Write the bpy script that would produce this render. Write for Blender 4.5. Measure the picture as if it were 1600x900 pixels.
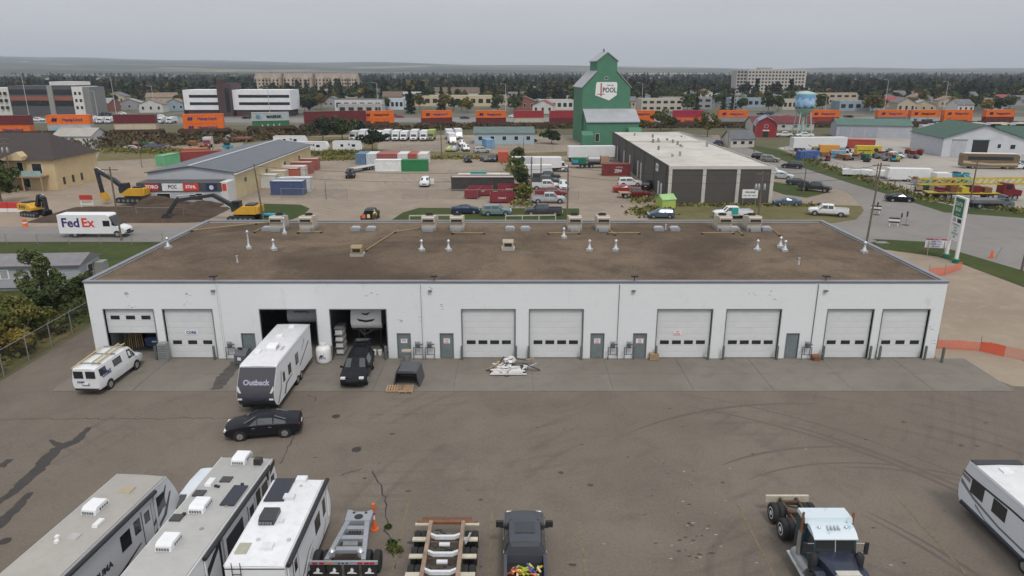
import bpy, math, random
import numpy as np
from mathutils import Vector, Matrix, Euler
for o in list(bpy.data.objects): bpy.data.objects.remove(o)
S = bpy.context.scene; COL = S.collection
R = random.Random(7)
rad = math.radians
# ------------------------------------------------------------------ camera
F = 1109.0; PITCH = rad(17.04); H = 22.4
cp, sp = math.cos(PITCH), math.sin(PITCH)
cam = bpy.data.cameras.new('camera'); camo = bpy.data.objects.new('camera', cam); COL.objects.link(camo)
cam.sensor_width = 36; cam.lens = 36 * F / 1600; cam.clip_start = 0.5; cam.clip_end = 30000
camo.location = (0, 0, H); camo.rotation_euler = (rad(90) - PITCH, 0, 0)
S.camera = camo
S.render.resolution_x = 1024; S.render.resolution_y = 576
# ------------------------------------------------------------------ sky, sun, exposure
SUN_EL, SUN_AZ = 56, 160      # soft light from above and behind the camera
w = bpy.data.worlds.new('World'); S.world = w; w.use_nodes = True
nt = w.node_tree; nt.nodes.clear(); N = nt.nodes; L = nt.links
out = N.new('ShaderNodeOutputWorld'); bg = N.new('ShaderNodeBackground')
sky = N.new('ShaderNodeTexSky'); sky.sky_type = 'NISHITA'; sky.sun_disc = False
sky.sun_elevation = rad(SUN_EL); sky.sun_rotation = rad(SUN_AZ); sky.dust_density = 4
hs = N.new('ShaderNodeHueSaturation'); hs.inputs['Saturation'].default_value = .35
tc = N.new('ShaderNodeTexCoord'); sx = N.new('ShaderNodeSeparateXYZ')
L.new(tc.outputs['Generated'], sx.inputs[0])
# even overcast vault: brightness rises smoothly from horizon to zenith, faint cloud mottling
mx = N.new('ShaderNodeMath'); mx.operation = 'MAXIMUM'; mx.inputs[1].default_value = 0; L.new(sx.outputs[2], mx.inputs[0])
ma = N.new('ShaderNodeMath'); ma.operation = 'MULTIPLY_ADD'; ma.inputs[1].default_value = 4.8; ma.inputs[2].default_value = 5.9
L.new(mx.outputs[0], ma.inputs[0])
mp = N.new('ShaderNodeMapping'); mp.inputs['Scale'].default_value = (2, 2, 9); L.new(tc.outputs['Generated'], mp.inputs[0])
nz = N.new('ShaderNodeTexNoise'); nz.inputs['Scale'].default_value = 1.6; nz.inputs['Detail'].default_value = 5
L.new(mp.outputs[0], nz.inputs['Vector'])
mr = N.new('ShaderNodeMapRange'); mr.inputs[1].default_value = .3; mr.inputs[2].default_value = .7
mr.inputs[3].default_value = .96; mr.inputs[4].default_value = 1.03; L.new(nz.outputs[0], mr.inputs[0])
mm = N.new('ShaderNodeMath'); mm.operation = 'MULTIPLY'; L.new(ma.outputs[0], mm.inputs[0]); L.new(mr.outputs[0], mm.inputs[1])
cc = N.new('ShaderNodeCombineColor')
for i, k in enumerate((.965, .99, 1.045)):
    q = N.new('ShaderNodeMath'); q.operation = 'MULTIPLY'; q.inputs[1].default_value = k
    L.new(mm.outputs[0], q.inputs[0]); L.new(q.outputs[0], cc.inputs[i])
mix = N.new('ShaderNodeMix'); mix.data_type = 'RGBA'; mix.inputs[0].default_value = .88
L.new(sky.outputs[0], hs.inputs['Color']); L.new(hs.outputs[0], mix.inputs[6]); L.new(cc.outputs[0], mix.inputs[7])
L.new(mix.outputs[2], bg.inputs[0]); bg.inputs[1].default_value = .1; L.new(bg.outputs[0], out.inputs[0])
sun = bpy.data.lights.new('sun', 'SUN'); sun.energy = 1.5; sun.angle = rad(14); sun.color = (1, .95, .89)
suno = bpy.data.objects.new('sun', sun); COL.objects.link(suno)
az = rad(SUN_AZ)
sd = Vector((math.sin(az) * math.cos(rad(SUN_EL)), math.cos(az) * math.cos(rad(SUN_EL)), math.sin(rad(SUN_EL))))
suno.rotation_euler = sd.to_track_quat('Z', 'Y').to_euler(); suno.location = (0, -40, 80)
S.view_settings.view_transform = 'Standard'; S.view_settings.look = 'None'
S.view_settings.exposure = 0.0; S.view_settings.gamma = 1; S.view_settings.use_curve_mapping = False
# ------------------------------------------------------------------ measuring helpers (survey of the place)
def G(px, py, z=0.):
    dx = (px - 800) / F; dy = (450 - py) / F
    t = (z - H) / (-sp + dy * cp)
    return (dx * t, (cp + dy * sp) * t)
def Zat(Y, py):
    dy = (450 - py) / F
    return H + Y * (-sp + dy * cp) / (cp + dy * sp)
def Xat(Y, z, px): return (px - 800) / F * (Y * cp + (H - z) * sp)
# ------------------------------------------------------------------ materials
MATS = {}
def nodes(name):
    m = bpy.data.materials.new(name); m.use_nodes = True
    return m, m.node_tree.nodes, m.node_tree.links, m.node_tree.nodes['Principled BSDF']
def M(name, col=None, rough=.6, metal=0, var=.12, scale=1.5, bump=0, bscale=30, dirt=0, spec=.4, coat=0, alpha=None):
    if name in MATS: return MATS[name]
    m, N, L, b = nodes(name); c = (*col, 1)
    tc = N.new('ShaderNodeTexCoord'); oi = N.new('ShaderNodeObjectInfo')
    ad = N.new('ShaderNodeVectorMath'); ad.operation = 'ADD'
    mu = N.new('ShaderNodeMath'); mu.operation = 'MULTIPLY'; mu.inputs[1].default_value = 37
    L.new(oi.outputs['Random'], mu.inputs[0]); L.new(tc.outputs['Object'], ad.inputs[0]); L.new(mu.outputs[0], ad.inputs[1])
    n = N.new('ShaderNodeTexNoise'); n.inputs['Scale'].default_value = scale; n.inputs['Detail'].default_value = 6
    n.inputs['Roughness'].default_value = .65; L.new(ad.outputs[0], n.inputs['Vector'])
    mr = N.new('ShaderNodeMapRange'); mr.inputs[1].default_value = .3; mr.inputs[2].default_value = .7
    mr.inputs[3].default_value = 1 - var; mr.inputs[4].default_value = 1 + var; L.new(n.outputs[0], mr.inputs[0])
    mi = N.new('ShaderNodeVectorMath'); mi.operation = 'MULTIPLY'; mi.inputs[0].default_value = col
    L.new(mr.outputs[0], mi.inputs[1]); src = mi.outputs[0]
    if dirt:
        n2 = N.new('ShaderNodeTexNoise'); n2.inputs['Scale'].default_value = scale * 3.1; n2.inputs['Detail'].default_value = 8
        n2.inputs['Roughness'].default_value = .75; L.new(ad.outputs[0], n2.inputs['Vector'])
        m2 = N.new('ShaderNodeMapRange'); m2.inputs[1].default_value = .5; m2.inputs[2].default_value = .75
        m2.inputs[3].default_value = 0; m2.inputs[4].default_value = dirt; L.new(n2.outputs[0], m2.inputs[0])
        mc = N.new('ShaderNodeMix'); mc.data_type = 'RGBA'; mc.inputs[7].default_value = (.16, .125, .09, 1)
        L.new(m2.outputs[0], mc.inputs[0]); L.new(src, mc.inputs[6]); src = mc.outputs[2]
    L.new(src, b.inputs['Base Color'])
    b.inputs['Roughness'].default_value = rough; b.inputs['Metallic'].default_value = metal
    b.inputs['Specular IOR Level'].default_value = spec; b.inputs['Coat Weight'].default_value = coat
    b.inputs['Coat Roughness'].default_value = .08
    if bump:
        n3 = N.new('ShaderNodeTexNoise'); n3.inputs['Scale'].default_value = bscale; n3.inputs['Detail'].default_value = 4
        L.new(tc.outputs['Object'], n3.inputs['Vector'])
        bp = N.new('ShaderNodeBump'); bp.inputs['Strength'].default_value = bump; bp.inputs['Distance'].default_value = .05
        L.new(n3.outputs[0], bp.inputs['Height']); L.new(bp.outputs[0], b.inputs['Normal'])
    if alpha is not None: b.inputs['Alpha'].default_value = alpha
    MATS[name] = m; return m
def paint(col, key=None):          # vehicle paint
    k = 'paint_%.2f_%.2f_%.2f' % col
    return M(k, col, .3, 0, .05, .8, dirt=.07 if col[0] < .1 else .12, coat=.0, spec=.12 if col[0] < .1 else .3)
def wallmat(col): return M('wall_%.2f_%.2f_%.2f' % col, col, .85, 0, .08, .5, dirt=.12)
def roofmat(col): return M('roof_%.2f_%.2f_%.2f' % col, col, .8, 0, .14, .6, dirt=.15)
def ground_mat(name, c1, c2, c3, s1=.06, s2=.6, s3=9, rough=.95, bump=.3, tracks=None, fine=.12):
    m, N, L, b = nodes(name); MATS[name] = m
    tc = N.new('ShaderNodeTexCoord')
    def noise(s, d=6, r=.6, dist=0):
        n = N.new('ShaderNodeTexNoise'); n.inputs['Scale'].default_value = s; n.inputs['Detail'].default_value = d
        n.inputs['Roughness'].default_value = r; n.inputs['Distortion'].default_value = dist
        L.new(tc.outputs['Object'], n.inputs['Vector']); return n
    def ramp(n, a, z, lo=0., hi=1.):
        q = N.new('ShaderNodeMapRange'); q.inputs[1].default_value = a; q.inputs[2].default_value = z
        q.inputs[3].default_value = lo; q.inputs[4].default_value = hi; L.new(n.outputs[0], q.inputs[0]); return q
    def mixc(fac, A, B):
        q = N.new('ShaderNodeMix'); q.data_type = 'RGBA'; L.new(fac.outputs[0], q.inputs[0])
        for i, v in ((6, A), (7, B)):
            if isinstance(v, tuple): q.inputs[i].default_value = (*v, 1)
            else: L.new(v.outputs[2], q.inputs[i])
        return q
    a = mixc(ramp(noise(s1, 5, .6, .6), .38, .62), c1, c2)
    a = mixc(ramp(noise(s2, 7, .7, .4), .48, .72, 0, .6), a, c3)
    g = ramp(noise(s3, 8, .75), .3, .7, 1 - fine, 1 + fine)
    v = N.new('ShaderNodeVectorMath'); v.operation = 'MULTIPLY'; L.new(a.outputs[2], v.inputs[0]); L.new(g.outputs[0], v.inputs[1])
    src = v
    for (cx, cy, sc, dark) in (tracks or ()):      # tyre marks: worn arcs swept by turning trucks
        mp = N.new('ShaderNodeMapping'); mp.inputs['Location'].default_value = (-cx, -cy, 0); L.new(tc.outputs['Object'], mp.inputs[0])
        wv = N.new('ShaderNodeTexWave'); wv.wave_type = 'RINGS'; wv.rings_direction = 'Z'; wv.inputs['Scale'].default_value = sc
        wv.inputs['Distortion'].default_value = .7; wv.inputs['Detail'].default_value = 4; wv.inputs['Detail Scale'].default_value = .35
        L.new(mp.outputs[0], wv.inputs['Vector'])
        r1 = ramp(wv, .72, 1., 0, 1); r2 = ramp(noise(.11 + .02 * sc, 4, .6, 1), .5, .66)
        mul = N.new('ShaderNodeMath'); mul.operation = 'MULTIPLY'; L.new(r1.outputs[0], mul.inputs[0]); L.new(r2.outputs[0], mul.inputs[1])
        r3 = ramp(mul, 0, 1, 1, dark)
        v2 = N.new('ShaderNodeVectorMath'); v2.operation = 'MULTIPLY'; L.new(src.outputs[0], v2.inputs[0]); L.new(r3.outputs[0], v2.inputs[1]); src = v2
    L.new(src.outputs[0], b.inputs['Base Color']); b.inputs['Roughness'].default_value = rough
    b.inputs['Specular IOR Level'].default_value = .25
    bp = N.new('ShaderNodeBump'); bp.inputs['Strength'].default_value = bump; bp.inputs['Distance'].default_value = .04
    n3 = noise(s3 * 2.5, 5, .7); L.new(n3.outputs[0], bp.inputs['Height']); L.new(bp.outputs[0], b.inputs['Normal'])
    return m
def leaf_mat(name, c1, c2, sc=.5):
    m, N, L, b = nodes(name); MATS[name] = m
    g = N.new('ShaderNodeNewGeometry'); oi = N.new('ShaderNodeObjectInfo'); tc = N.new('ShaderNodeTexCoord')
    n = N.new('ShaderNodeTexNoise'); n.inputs['Scale'].default_value = sc; n.inputs['Detail'].default_value = 3; L.new(tc.outputs['Object'], n.inputs['Vector'])
    ad = N.new('ShaderNodeMath'); ad.operation = 'ADD'; L.new(n.outputs[0], ad.inputs[0])
    m1 = N.new('ShaderNodeMath'); m1.operation = 'MULTIPLY_ADD'; m1.inputs[1].default_value = .55; m1.inputs[2].default_value = -.28
    L.new(g.outputs['Random Per Island'], m1.inputs[0]); L.new(m1.outputs[0], ad.inputs[1])
    a2 = N.new('ShaderNodeMath'); a2.operation = 'MULTIPLY_ADD'; a2.inputs[1].default_value = .5; L.new(oi.outputs['Random'], a2.inputs[0])
    a2.inputs[2].default_value = -.25
    a3 = N.new('ShaderNodeMath'); a3.operation = 'ADD'; L.new(ad.outputs[0], a3.inputs[0]); L.new(a2.outputs[0], a3.inputs[1])
    mr = N.new('ShaderNodeMapRange'); mr.inputs[1].default_value = .2; mr.inputs[2].default_value = .85; L.new(a3.outputs[0], mr.inputs[0])
    mi = N.new('ShaderNodeMix'); mi.data_type = 'RGBA'; mi.inputs[6].default_value = (*c1, 1); mi.inputs[7].default_value = (*c2, 1)
    L.new(mr.outputs[0], mi.inputs[0]); L.new(mi.outputs[2], b.inputs['Base Color']); b.inputs['Roughness'].default_value = .7
    b.inputs['Specular IOR Level'].default_value = .2
    return m
GLASS = M('window_glass', (.018, .022, .026), .08, 0, .1, .4, spec=.7)
CGLASS = M('car_glass', (.035, .043, .045), .06, 0, .1, .4, spec=1.)
RUBBER = M('tyre_rubber', (.022, .022, .023), .85, 0, .15, 6)
STEEL = M('galvanised_steel', (.33, .34, .35), .5, .5, .12, 3)
CHROME = M('bright_metal', (.6, .6, .6), .25, .9, .05, 3)
BLACK = M('black_plastic', (.025, .025, .027), .6, 0, .1, 4)
WHITE = M('white_gelcoat', (.78, .78, .77), .4, 0, .04, .7, dirt=.1)
WOOD = M('weathered_wood', (.36, .25, .15), .85, 0, .25, 5)
POLE = M('pole_wood', (.16, .125, .095), .9, 0, .25, 3)
TAIL = M('tail_lamp', (.42, .02, .02), .25, 0, .05, 3)
LAMP = M('head_lamp', (.75, .75, .74), .15, 0, .05, 3)
GREY = M('grey_steel', (.2, .21, .21), .6, .2, .15, 2, dirt=.2)
RUST = M('rusty_steel', (.2, .085, .045), .9, 0, .35, 2.5)
# ------------------------------------------------------------------ mesh helpers
class MB:
    def __init__(s): s.v = []; s.f = []
    def add(s, vs, fs):
        k = len(s.v); s.v += [tuple(p) for p in vs]; s.f += [tuple(i + k for i in f) for f in fs]; return s
    def bx(s, x0, x1, y0, y1, z0, z1):
        return s.add([(x0, y0, z0), (x1, y0, z0), (x1, y1, z0), (x0, y1, z0), (x0, y0, z1), (x1, y0, z1), (x1, y1, z1), (x0, y1, z1)],
                     [(3, 2, 1, 0), (4, 5, 6, 7), (0, 1, 5, 4), (1, 2, 6, 5), (2, 3, 7, 6), (3, 0, 4, 7)])
    def cb(s, cx, cy, cz, dx, dy, dz): return s.bx(cx - dx / 2, cx + dx / 2, cy - dy / 2, cy + dy / 2, cz - dz / 2, cz + dz / 2)
    def bar(s, p, q, wd, ht=None, up=(0, 0, 1)):
        p = Vector(p); q = Vector(q); ht = ht or wd; d = (q - p).normalized(); u = Vector(up)
        if abs(d.dot(u)) > .98: u = Vector((1, 0, 0))
        a = d.cross(u).normalized() * wd / 2; c = a.cross(d).normalized() * ht / 2
        return s.add([p - a - c, p + a - c, p + a + c, p - a + c, q - a - c, q + a - c, q + a + c, q - a + c],
                     [(0, 1, 2, 3), (7, 6, 5, 4), (4, 5, 1, 0), (5, 6, 2, 1), (6, 7, 3, 2), (7, 4, 0, 3)])
    def cyl(s, p, q, r0, r1=None, n=10):
        p = Vector(p); q = Vector(q); r1 = r0 if r1 is None else r1; d = (q - p).normalized()
        u = Vector((0, 0, 1)) if abs(d.z) < .95 else Vector((1, 0, 0)); a = d.cross(u).normalized(); c = d.cross(a)
        vs = []
        for r, o in ((r0, p), (r1, q)):
            for i in range(n):
                t = 2 * math.pi * i / n; vs.append(o + (a * math.cos(t) + c * math.sin(t)) * r)
        fs = [(i, (i + 1) % n, n + (i + 1) % n, n + i) for i in range(n)] + [tuple(range(n - 1, -1, -1)), tuple(range(n, 2 * n))]
        return s.add(vs, fs)
    def lathe(s, prof, n=16, c=(0, 0, 0)):
        vs = []
        for r, z in prof:
            for i in range(n):
                t = 2 * math.pi * i / n; vs.append((c[0] + r * math.cos(t), c[1] + r * math.sin(t), c[2] + z))
        fs = [(j * n + i, j * n + (i + 1) % n, (j + 1) * n + (i + 1) % n, (j + 1) * n + i) for j in range(len(prof) - 1) for i in range(n)]
        fs += [tuple(range(n - 1, -1, -1)), tuple((len(prof) - 1) * n + i for i in range(n))]
        return s.add(vs, fs)
    def prism(s, poly, a, b, axis='y'):
        """poly of 2D points extruded from a to b along axis: y -> (x,z), x -> (y,z), z -> (x,y)"""
        def P(u, v, t): return (u, t, v) if axis == 'y' else ((t, u, v) if axis == 'x' else (u, v, t))
        n = len(poly)
        return s.add([P(u, v, a) for u, v in poly] + [P(u, v, b) for u, v in poly],
                     [tuple(range(n)), tuple(range(2 * n - 1, n - 1, -1))] + [(i, n + i, n + (i + 1) % n, (i + 1) % n) for i in range(n)])
    def quad(s, *p): return s.add(p, [tuple(range(len(p)))])
    def mesh(s, name, mat, smooth=None):
        me = bpy.data.meshes.new(name); me.from_pydata(s.v, [], s.f)
        import bmesh
        b = bmesh.new(); b.from_mesh(me); bmesh.ops.recalc_face_normals(b, faces=b.faces); b.to_mesh(me); b.free()
        if smooth:
            me.polygons.foreach_set('use_smooth', [True] * len(me.polygons)); me.set_sharp_from_angle(angle=rad(smooth))
        me.materials.append(mat); me.update(); return me
    def build(s, name, mat, parent=None, smooth=None, loc=None, rz=0):
        return obj(name, s.mesh(name, mat, smooth), parent, loc, rz)
def obj(name, me, parent=None, loc=None, rz=0):
    o = bpy.data.objects.new(name, me); COL.objects.link(o)
    if parent is not None: o.parent = parent
    if loc is not None: o.location = loc
    if rz: o.rotation_euler = (0, 0, rz)
    return o
def tag(o, label, cat, group=None):
    o['label'] = label; o['category'] = cat
    if group: o['group'] = group
    return o
def thing(name, label, cat, loc=(0, 0, 0), rz=0, group=None):
    o = bpy.data.objects.new(name, None); COL.objects.link(o); o.empty_display_size = .3
    o.location = (loc[0], loc[1], loc[2] if len(loc) > 2 else 0); o.rotation_euler = (0, 0, rz)
    return tag(o, label, cat, group)
def copy_tree(o, parent=None):
    c = o.copy(); COL.objects.link(c)
    if parent is not None: c.parent = parent
    for ch in o.children: copy_tree(ch, c)
    return c
def struct(name, mb, mat, parent=None):
    o = mb.build(name, mat, parent)
    if parent is None: o['kind'] = 'structure'
    return o
def sheet(name, pts, z, mat, parent=None):
    m = MB(); m.add([(x, y, z) for x, y in pts], [tuple(range(len(pts)))]); return struct(name, m, mat, parent)
TXT = {}
def text(s, size, mat, parent, loc, rot=(rad(90), 0, 0), bold=.0, name='lettering', sx=1.):
    k = (s, size, mat.name, bold)
    if k not in TXT:
        cu = bpy.data.curves.new('t', 'FONT'); cu.body = s; cu.size = size; cu.align_x = 'CENTER'; cu.align_y = 'CENTER'
        cu.extrude = .004; cu.offset = bold; cu.resolution_u = 2
        to = bpy.data.objects.new('t', cu); COL.objects.link(to)
        me = bpy.data.meshes.new_from_object(to.evaluated_get(bpy.context.evaluated_depsgraph_get()))
        bpy.data.objects.remove(to); bpy.data.curves.remove(cu); me.materials.clear(); me.materials.append(mat); me.name = 'lettering'; TXT[k] = me
    o = obj(name, TXT[k], parent, loc); o.rotation_euler = rot; o.scale = (sx, 1, 1); return o

def scrawl(s, size, mat, parent, loc, rot=(rad(90), 0, 0), bold=0., sx=1.):
    """lettering too small to read in the photo: worn strokes of the same size and length, no readable words"""
    r = random.Random(len(s) * 31 + int(size * 100)); m = MB(); w = size * .62; x = -w * len(s) / 2
    for ch in s:
        if ch != ' ':
            k = r.randrange(4); t = size * .16; a, b = x + w * .12, x + w * .82
            m.bx(a, a + t, -size * .34, size * .34, 0, .004)
            if k in (0, 2): m.bx(a + t, b, size * .34 - t, size * .34, 0, .004)
            if k in (0, 1, 3): m.bx(a + t, b, -size * .34, -size * .34 + t, 0, .004)
            if k in (1, 2): m.bx(a + t, b - t * .3, -t / 2, t / 2, 0, .004)
            if k == 3: m.bx(b - t, b, -size * .34 + t, size * .3, 0, .004)
        x += w
    o = m.build('lettering', mat, parent, None, loc); o.rotation_euler = rot; return o
# ================================================================== GROUND
mg = ground_mat('meadow', (.085, .085, .04), (.11, .10, .055), (.15, .125, .08), .02, .25, 4)
m = MB(); m.quad((-14000, -150, 0), (14000, -150, 0), (14000, 9000, 0), (-14000, 9000, 0)); struct('ground', m, mg)
m_lot = ground_mat('worn_asphalt', (.144, .121, .097), (.170, .144, .117), (.116, .097, .079), .09, .35, 7, .9, .35,
                   tracks=((16, 26, .2, .84), (-8, 66, .26, .88)), fine=.17)
lot = sheet('asphalt_lot', [(-38.6, 2), (90, 2), (90, 45.5), (37.2, 48.2), (34.6, 53.6), (34.2, 77), (-33.6, 77), (-33.6, 92), (-38.4, 92)], .02, m_lot)
m_dirt = ground_mat('bare_dirt', (.30, .245, .185), (.25, .20, .15), (.36, .30, .235), .07, .5, 10)
m_gravel = ground_mat('yard_gravel', (.29, .24, .185), (.235, .19, .145), (.34, .295, .24), .045, .3, 6, tracks=((-10, 150, .18, .84), (30, 170, .2, .84)))
m_pale = ground_mat('pale_gravel', (.36, .33, .29), (.30, .27, .235), (.40, .37, .33), .04, .3, 6)
m_grass = ground_mat('mown_grass', (.03, .054, .01), (.052, .068, .014), (.095, .082, .028), .12, .8, 12, bump=.8)
m_dry = ground_mat('dry_grass', (.17, .13, .06), (.10, .10, .035), (.24, .18, .10), .15, .9, 10, bump=.8)
m_road = ground_mat('road_asphalt', (.20, .185, .17), (.23, .215, .20), (.17, .155, .145), .06, .4, 12, .9, .15, fine=.06)
m_conc = ground_mat('concrete', (.176, .157, .134), (.205, .185, .160), (.134, .118, .10), .15, .7, 14, .9, .15, fine=.07)
def gp(*pts): return [G(x, y) for x, y in pts]
# left yard, right lot, gravel yard behind
sheet('dirt_lot', [(34.3, 48.4), (95, 44), (95, 60), (62, 60), *gp((1600, 447), (1504, 412), (1464, 400), (1373, 388)), (40, 94), (34.3, 94)], .012, m_dirt)
sheet('gravel_yard', [(-62, 103.5), (46, 103.5), (62, 112), *gp((1325, 300), (1245, 274), (1200, 257), (1130, 228)), (75, 262), (-160, 262), (-160, 190), (-62, 170)], .012, m_gravel)
sheet('construction_ground', [(-170, 104.5), (-62, 104.5), (-62, 175), (-170, 190)], .01, m_dirt)
sheet('machinery_yard', gp((1215, 231), (1330, 214), (1600, 209), (2000, 209), (2000, 341), (1600, 333), (1500, 325), (1440, 311), (1330, 276), (1260, 250)), .014, m_pale)
road = sheet('frontage_road', [(-220, 94.5), (-30, 94.5), (50, 94.2), (50, 105.5), (46, 104.5), (-220, 104.5)], .03, m_road)
sheet('side_road', gp((1060, 205), (1140, 221), (1200, 242), (1250, 261), (1330, 287), (1400, 308), (1475, 332), (1600, 341), (1900, 350),
                     (1900, 520), (1600, 424), (1495, 393), (1444, 378), (1369, 374), (1300, 373), (1290, 352), (1342, 344), (1352, 327), (1325, 301), (1245, 275), (1200, 258), (1130, 229), (1040, 206)), .034, m_road)
sheet('verge_grass', gp((1369, 374), (1444, 378), (1495, 393), (1600, 424), (1800, 478), (1800, 502), (1600, 449), (1504, 413), (1464, 401), (1373, 389)), .05, m_grass)
sheet('roadside_grass', gp((1140, 221), (1200, 242), (1250, 261), (1330, 287), (1400, 308), (1475, 332), (1600, 341), (1900, 350), (1900, 338), (1600, 332.5), (1500, 324.5), (1440, 310.5), (1330, 275.5), (1260, 249), (1210, 233)), .05, m_grass)
sheet('grass_strip', [(-130, 62), (-39.2, 62), (-39.2, 94.3), (-130, 94.3)], .016, m_grass)
sheet('weedy_bank', [(-130, 30), (-39.2, 30), (-39.2, 61.8), (-130, 61.8)], .018, m_dry)
for pts in (((398, 318), (470, 320), (484, 326), (474, 336), (440, 350), (380, 352), (380, 325)), ((655, 325), (905, 326), (905, 352), (600, 352), (630, 332)),
            ((1003, 322), (1045, 316), (1240, 318), (1345, 322), (1350, 329), (1338, 343), (1288, 351), (1015, 352), (1012, 338)),
            ((1200, 283), (1255, 292), (1290, 302), (1260, 309), (1225, 304), (1200, 296))):
    sheet('grass_patch', gp(*pts), .04, m_grass if pts[0][0] != 1003 else ground_mat('patchy_grass', (.11, .105, .04), (.16, .13, .06), (.08, .1, .03), .15, .9, 10, bump=.8))
sheet('weed_strip', gp((500, 238), (640, 236), (800, 240), (905, 236), (905, 243), (800, 249), (640, 246), (500, 252)), .04, m_dry)
sheet('weed_strip', gp((160, 228), (330, 232), (310, 245), (150, 252)), .04, m_dry)
sheet('weed_strip', gp((380, 214), (590, 214), (590, 236), (480, 244), (380, 232)), .03, m_dry)
sheet('town_ground', [(-520, 312), (520, 312), (620, 560), (-620, 560)], .03, ground_mat('town_paving', (.15, .14, .125), (.075, .08, .04), (.19, .175, .155), .03, .12, 3))
sheet('town_street', [(-420, 318), (420, 340), (420, 372), (-420, 352)], .05, m_road)
# apron of cast slabs with open joints
apron = thing('concrete_apron', 'pale concrete apron', 'apron', (0, 0, 0)); del apron['label'], apron['category']; apron['kind'] = 'structure'
xs = [-33.6 + i * 5.86 for i in range(13)]
for i in range(12):
    for (ya, yb) in ((47.3, 50.4), (50.42, 53.42)):
        x0, x1 = xs[i] + .012, xs[i + 1] - .012
        m = MB(); m.bx(x0, x1, ya, yb, .0, .045 + .004 * ((i * 7 + int(ya)) % 3)); m.build('concrete_slab', m_conc, apron)
# wet streaks, cracks, faded stall lines, drain covers on the lot
def blob(path, wd, z, mat, name, seed):
    r = random.Random(seed); Lp = []; Rp = []
    for i in range(len(path) - 1):
        a = Vector(path[i]); b = Vector(path[i + 1]); n = max(2, int((b - a).length / .25))
        for k in range(n):
            t = k / n; p = a.lerp(b, t); d = (b - a).normalized(); nn = Vector((-d.y, d.x)); ww = wd[i] + (wd[i + 1] - wd[i]) * t
            Lp.append(p + nn * ww * (.7 + .5 * r.random())); Rp.append(p - nn * ww * (.7 + .5 * r.random()))
    m = MB(); n = len(Lp)
    m.add([(p.x, p.y, z) for p in Lp] + [(p.x, p.y, z) for p in Rp], [(i, i + 1, n + i + 1, n + i) for i in range(n - 1)])
    return m.build(name, mat, lot)
WET = M('wet_asphalt', (.036, .030, .025), .5, 0, .2, 1.2, spec=.35)
blob([G(140, 668), G(118, 690), G(88, 702), G(58, 735), G(20, 770), G(-40, 810)], [.18, .34, .38, .42, .26, .22], .026, WET, 'wet_streak', 3)
blob([G(78, 688), G(92, 696), G(100, 702)], [.12, .22, .2], .029, WET, 'wet_streak', 4)
blob([G(48, 770), G(20, 800), G(-30, 845)], [.16, .34, .42], .026, WET, 'wet_streak', 5)
blob([G(16, 718), G(-5, 735)], [.2, .4], .026, WET, 'wet_streak', 6)
blob([G(372, 566), G(352, 590), G(335, 612)], [.5, .6, .35], .062, M('oil_stain', (.075, .067, .06), .7, 0, .2, 2), 'oil_stain', 8)
CRK = M('crack_filler', (.045, .04, .036), .9, 0, .2, 3)
def crack(pts, seed, w0=.03):
    r = random.Random(seed); P = []
    for i in range(len(pts) - 1):
        a = Vector(pts[i]); b = Vector(pts[i + 1]); n = max(2, int((b - a).length / .35))
        for k in range(n): p = a.lerp(b, k / n); P.append((p.x + r.gauss(0, .07), p.y + r.gauss(0, .07)))
    m = MB()
    for i in range(len(P) - 1):
        a = Vector(P[i]); b = Vector(P[i + 1]); d = (b - a).normalized(); nn = Vector((-d.y, d.x)) * w0 * (.5 + r.random())
        m.add([(*(a + nn), .027), (*(a - nn), .027), (*(b - nn), .027), (*(b + nn), .027)], [(0, 1, 2, 3)])
    m.build('crack', CRK, lot)
crack([G(470, 640), G(455, 690), G(436, 730)], 1, .025)
crack([G(578, 735), G(597, 758), G(604, 790), G(606, 815), G(610, 850), G(622, 898)], 2, .032)
crack([G(532, 745), G(548, 738), G(575, 730)], 3, .02)
crack([G(480, 618), G(492, 622), G(488, 632)], 4, .03)
crack([G(0, 655), G(200, 655), G(500, 652)], 5, .02)
m_yel = M('faded_yellow_paint', (.17, .132, .08), .9, 0, .35, 5, dirt=.5)
for X, ya, yb in ((-5.6, 27, 33.6), (-1.05, 27, 32.4), (3.45, 27, 31.6), (12.15, 26.5, 33.2), (21.1, 27, 33.4), (-9.0, 26, 30)):
    sheet('stall_line', [(X - .06, ya), (X + .06, ya), (X + .06, yb), (X - .06, yb)], .031, m_yel, lot)
for (px, py, r) in ((525, 651, .28), (557, 703, .3), (8, 846, .28)):
    x, y = G(px, py); m = MB(); m.cyl((x, y, .021), (x, y, .034), r, n=14); m.build('drain_cover', M('cast_iron', (.05, .045, .04), .8, .3, .2, 6), lot)
m_spot = M('dark_spot', (.06, .05, .043), .85, 0, .3, 4)
for k in range(46):
    px, py = R.uniform(480, 1590), R.uniform(628, 895); x, y = G(px, py); a = R.uniform(.06, .22); b = a * R.uniform(.3, .8); n = 9
    sheet('spot', [(x + a * math.cos(6.283 * i / n) * R.uniform(.6, 1.2), y + b * math.sin(6.283 * i / n) * R.uniform(.6, 1.2)) for i in range(n)], .026, m_spot, lot)
TYRE = M('tyre_mark', (.112, .094, .077), .9, 0, .12, .5)
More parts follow.
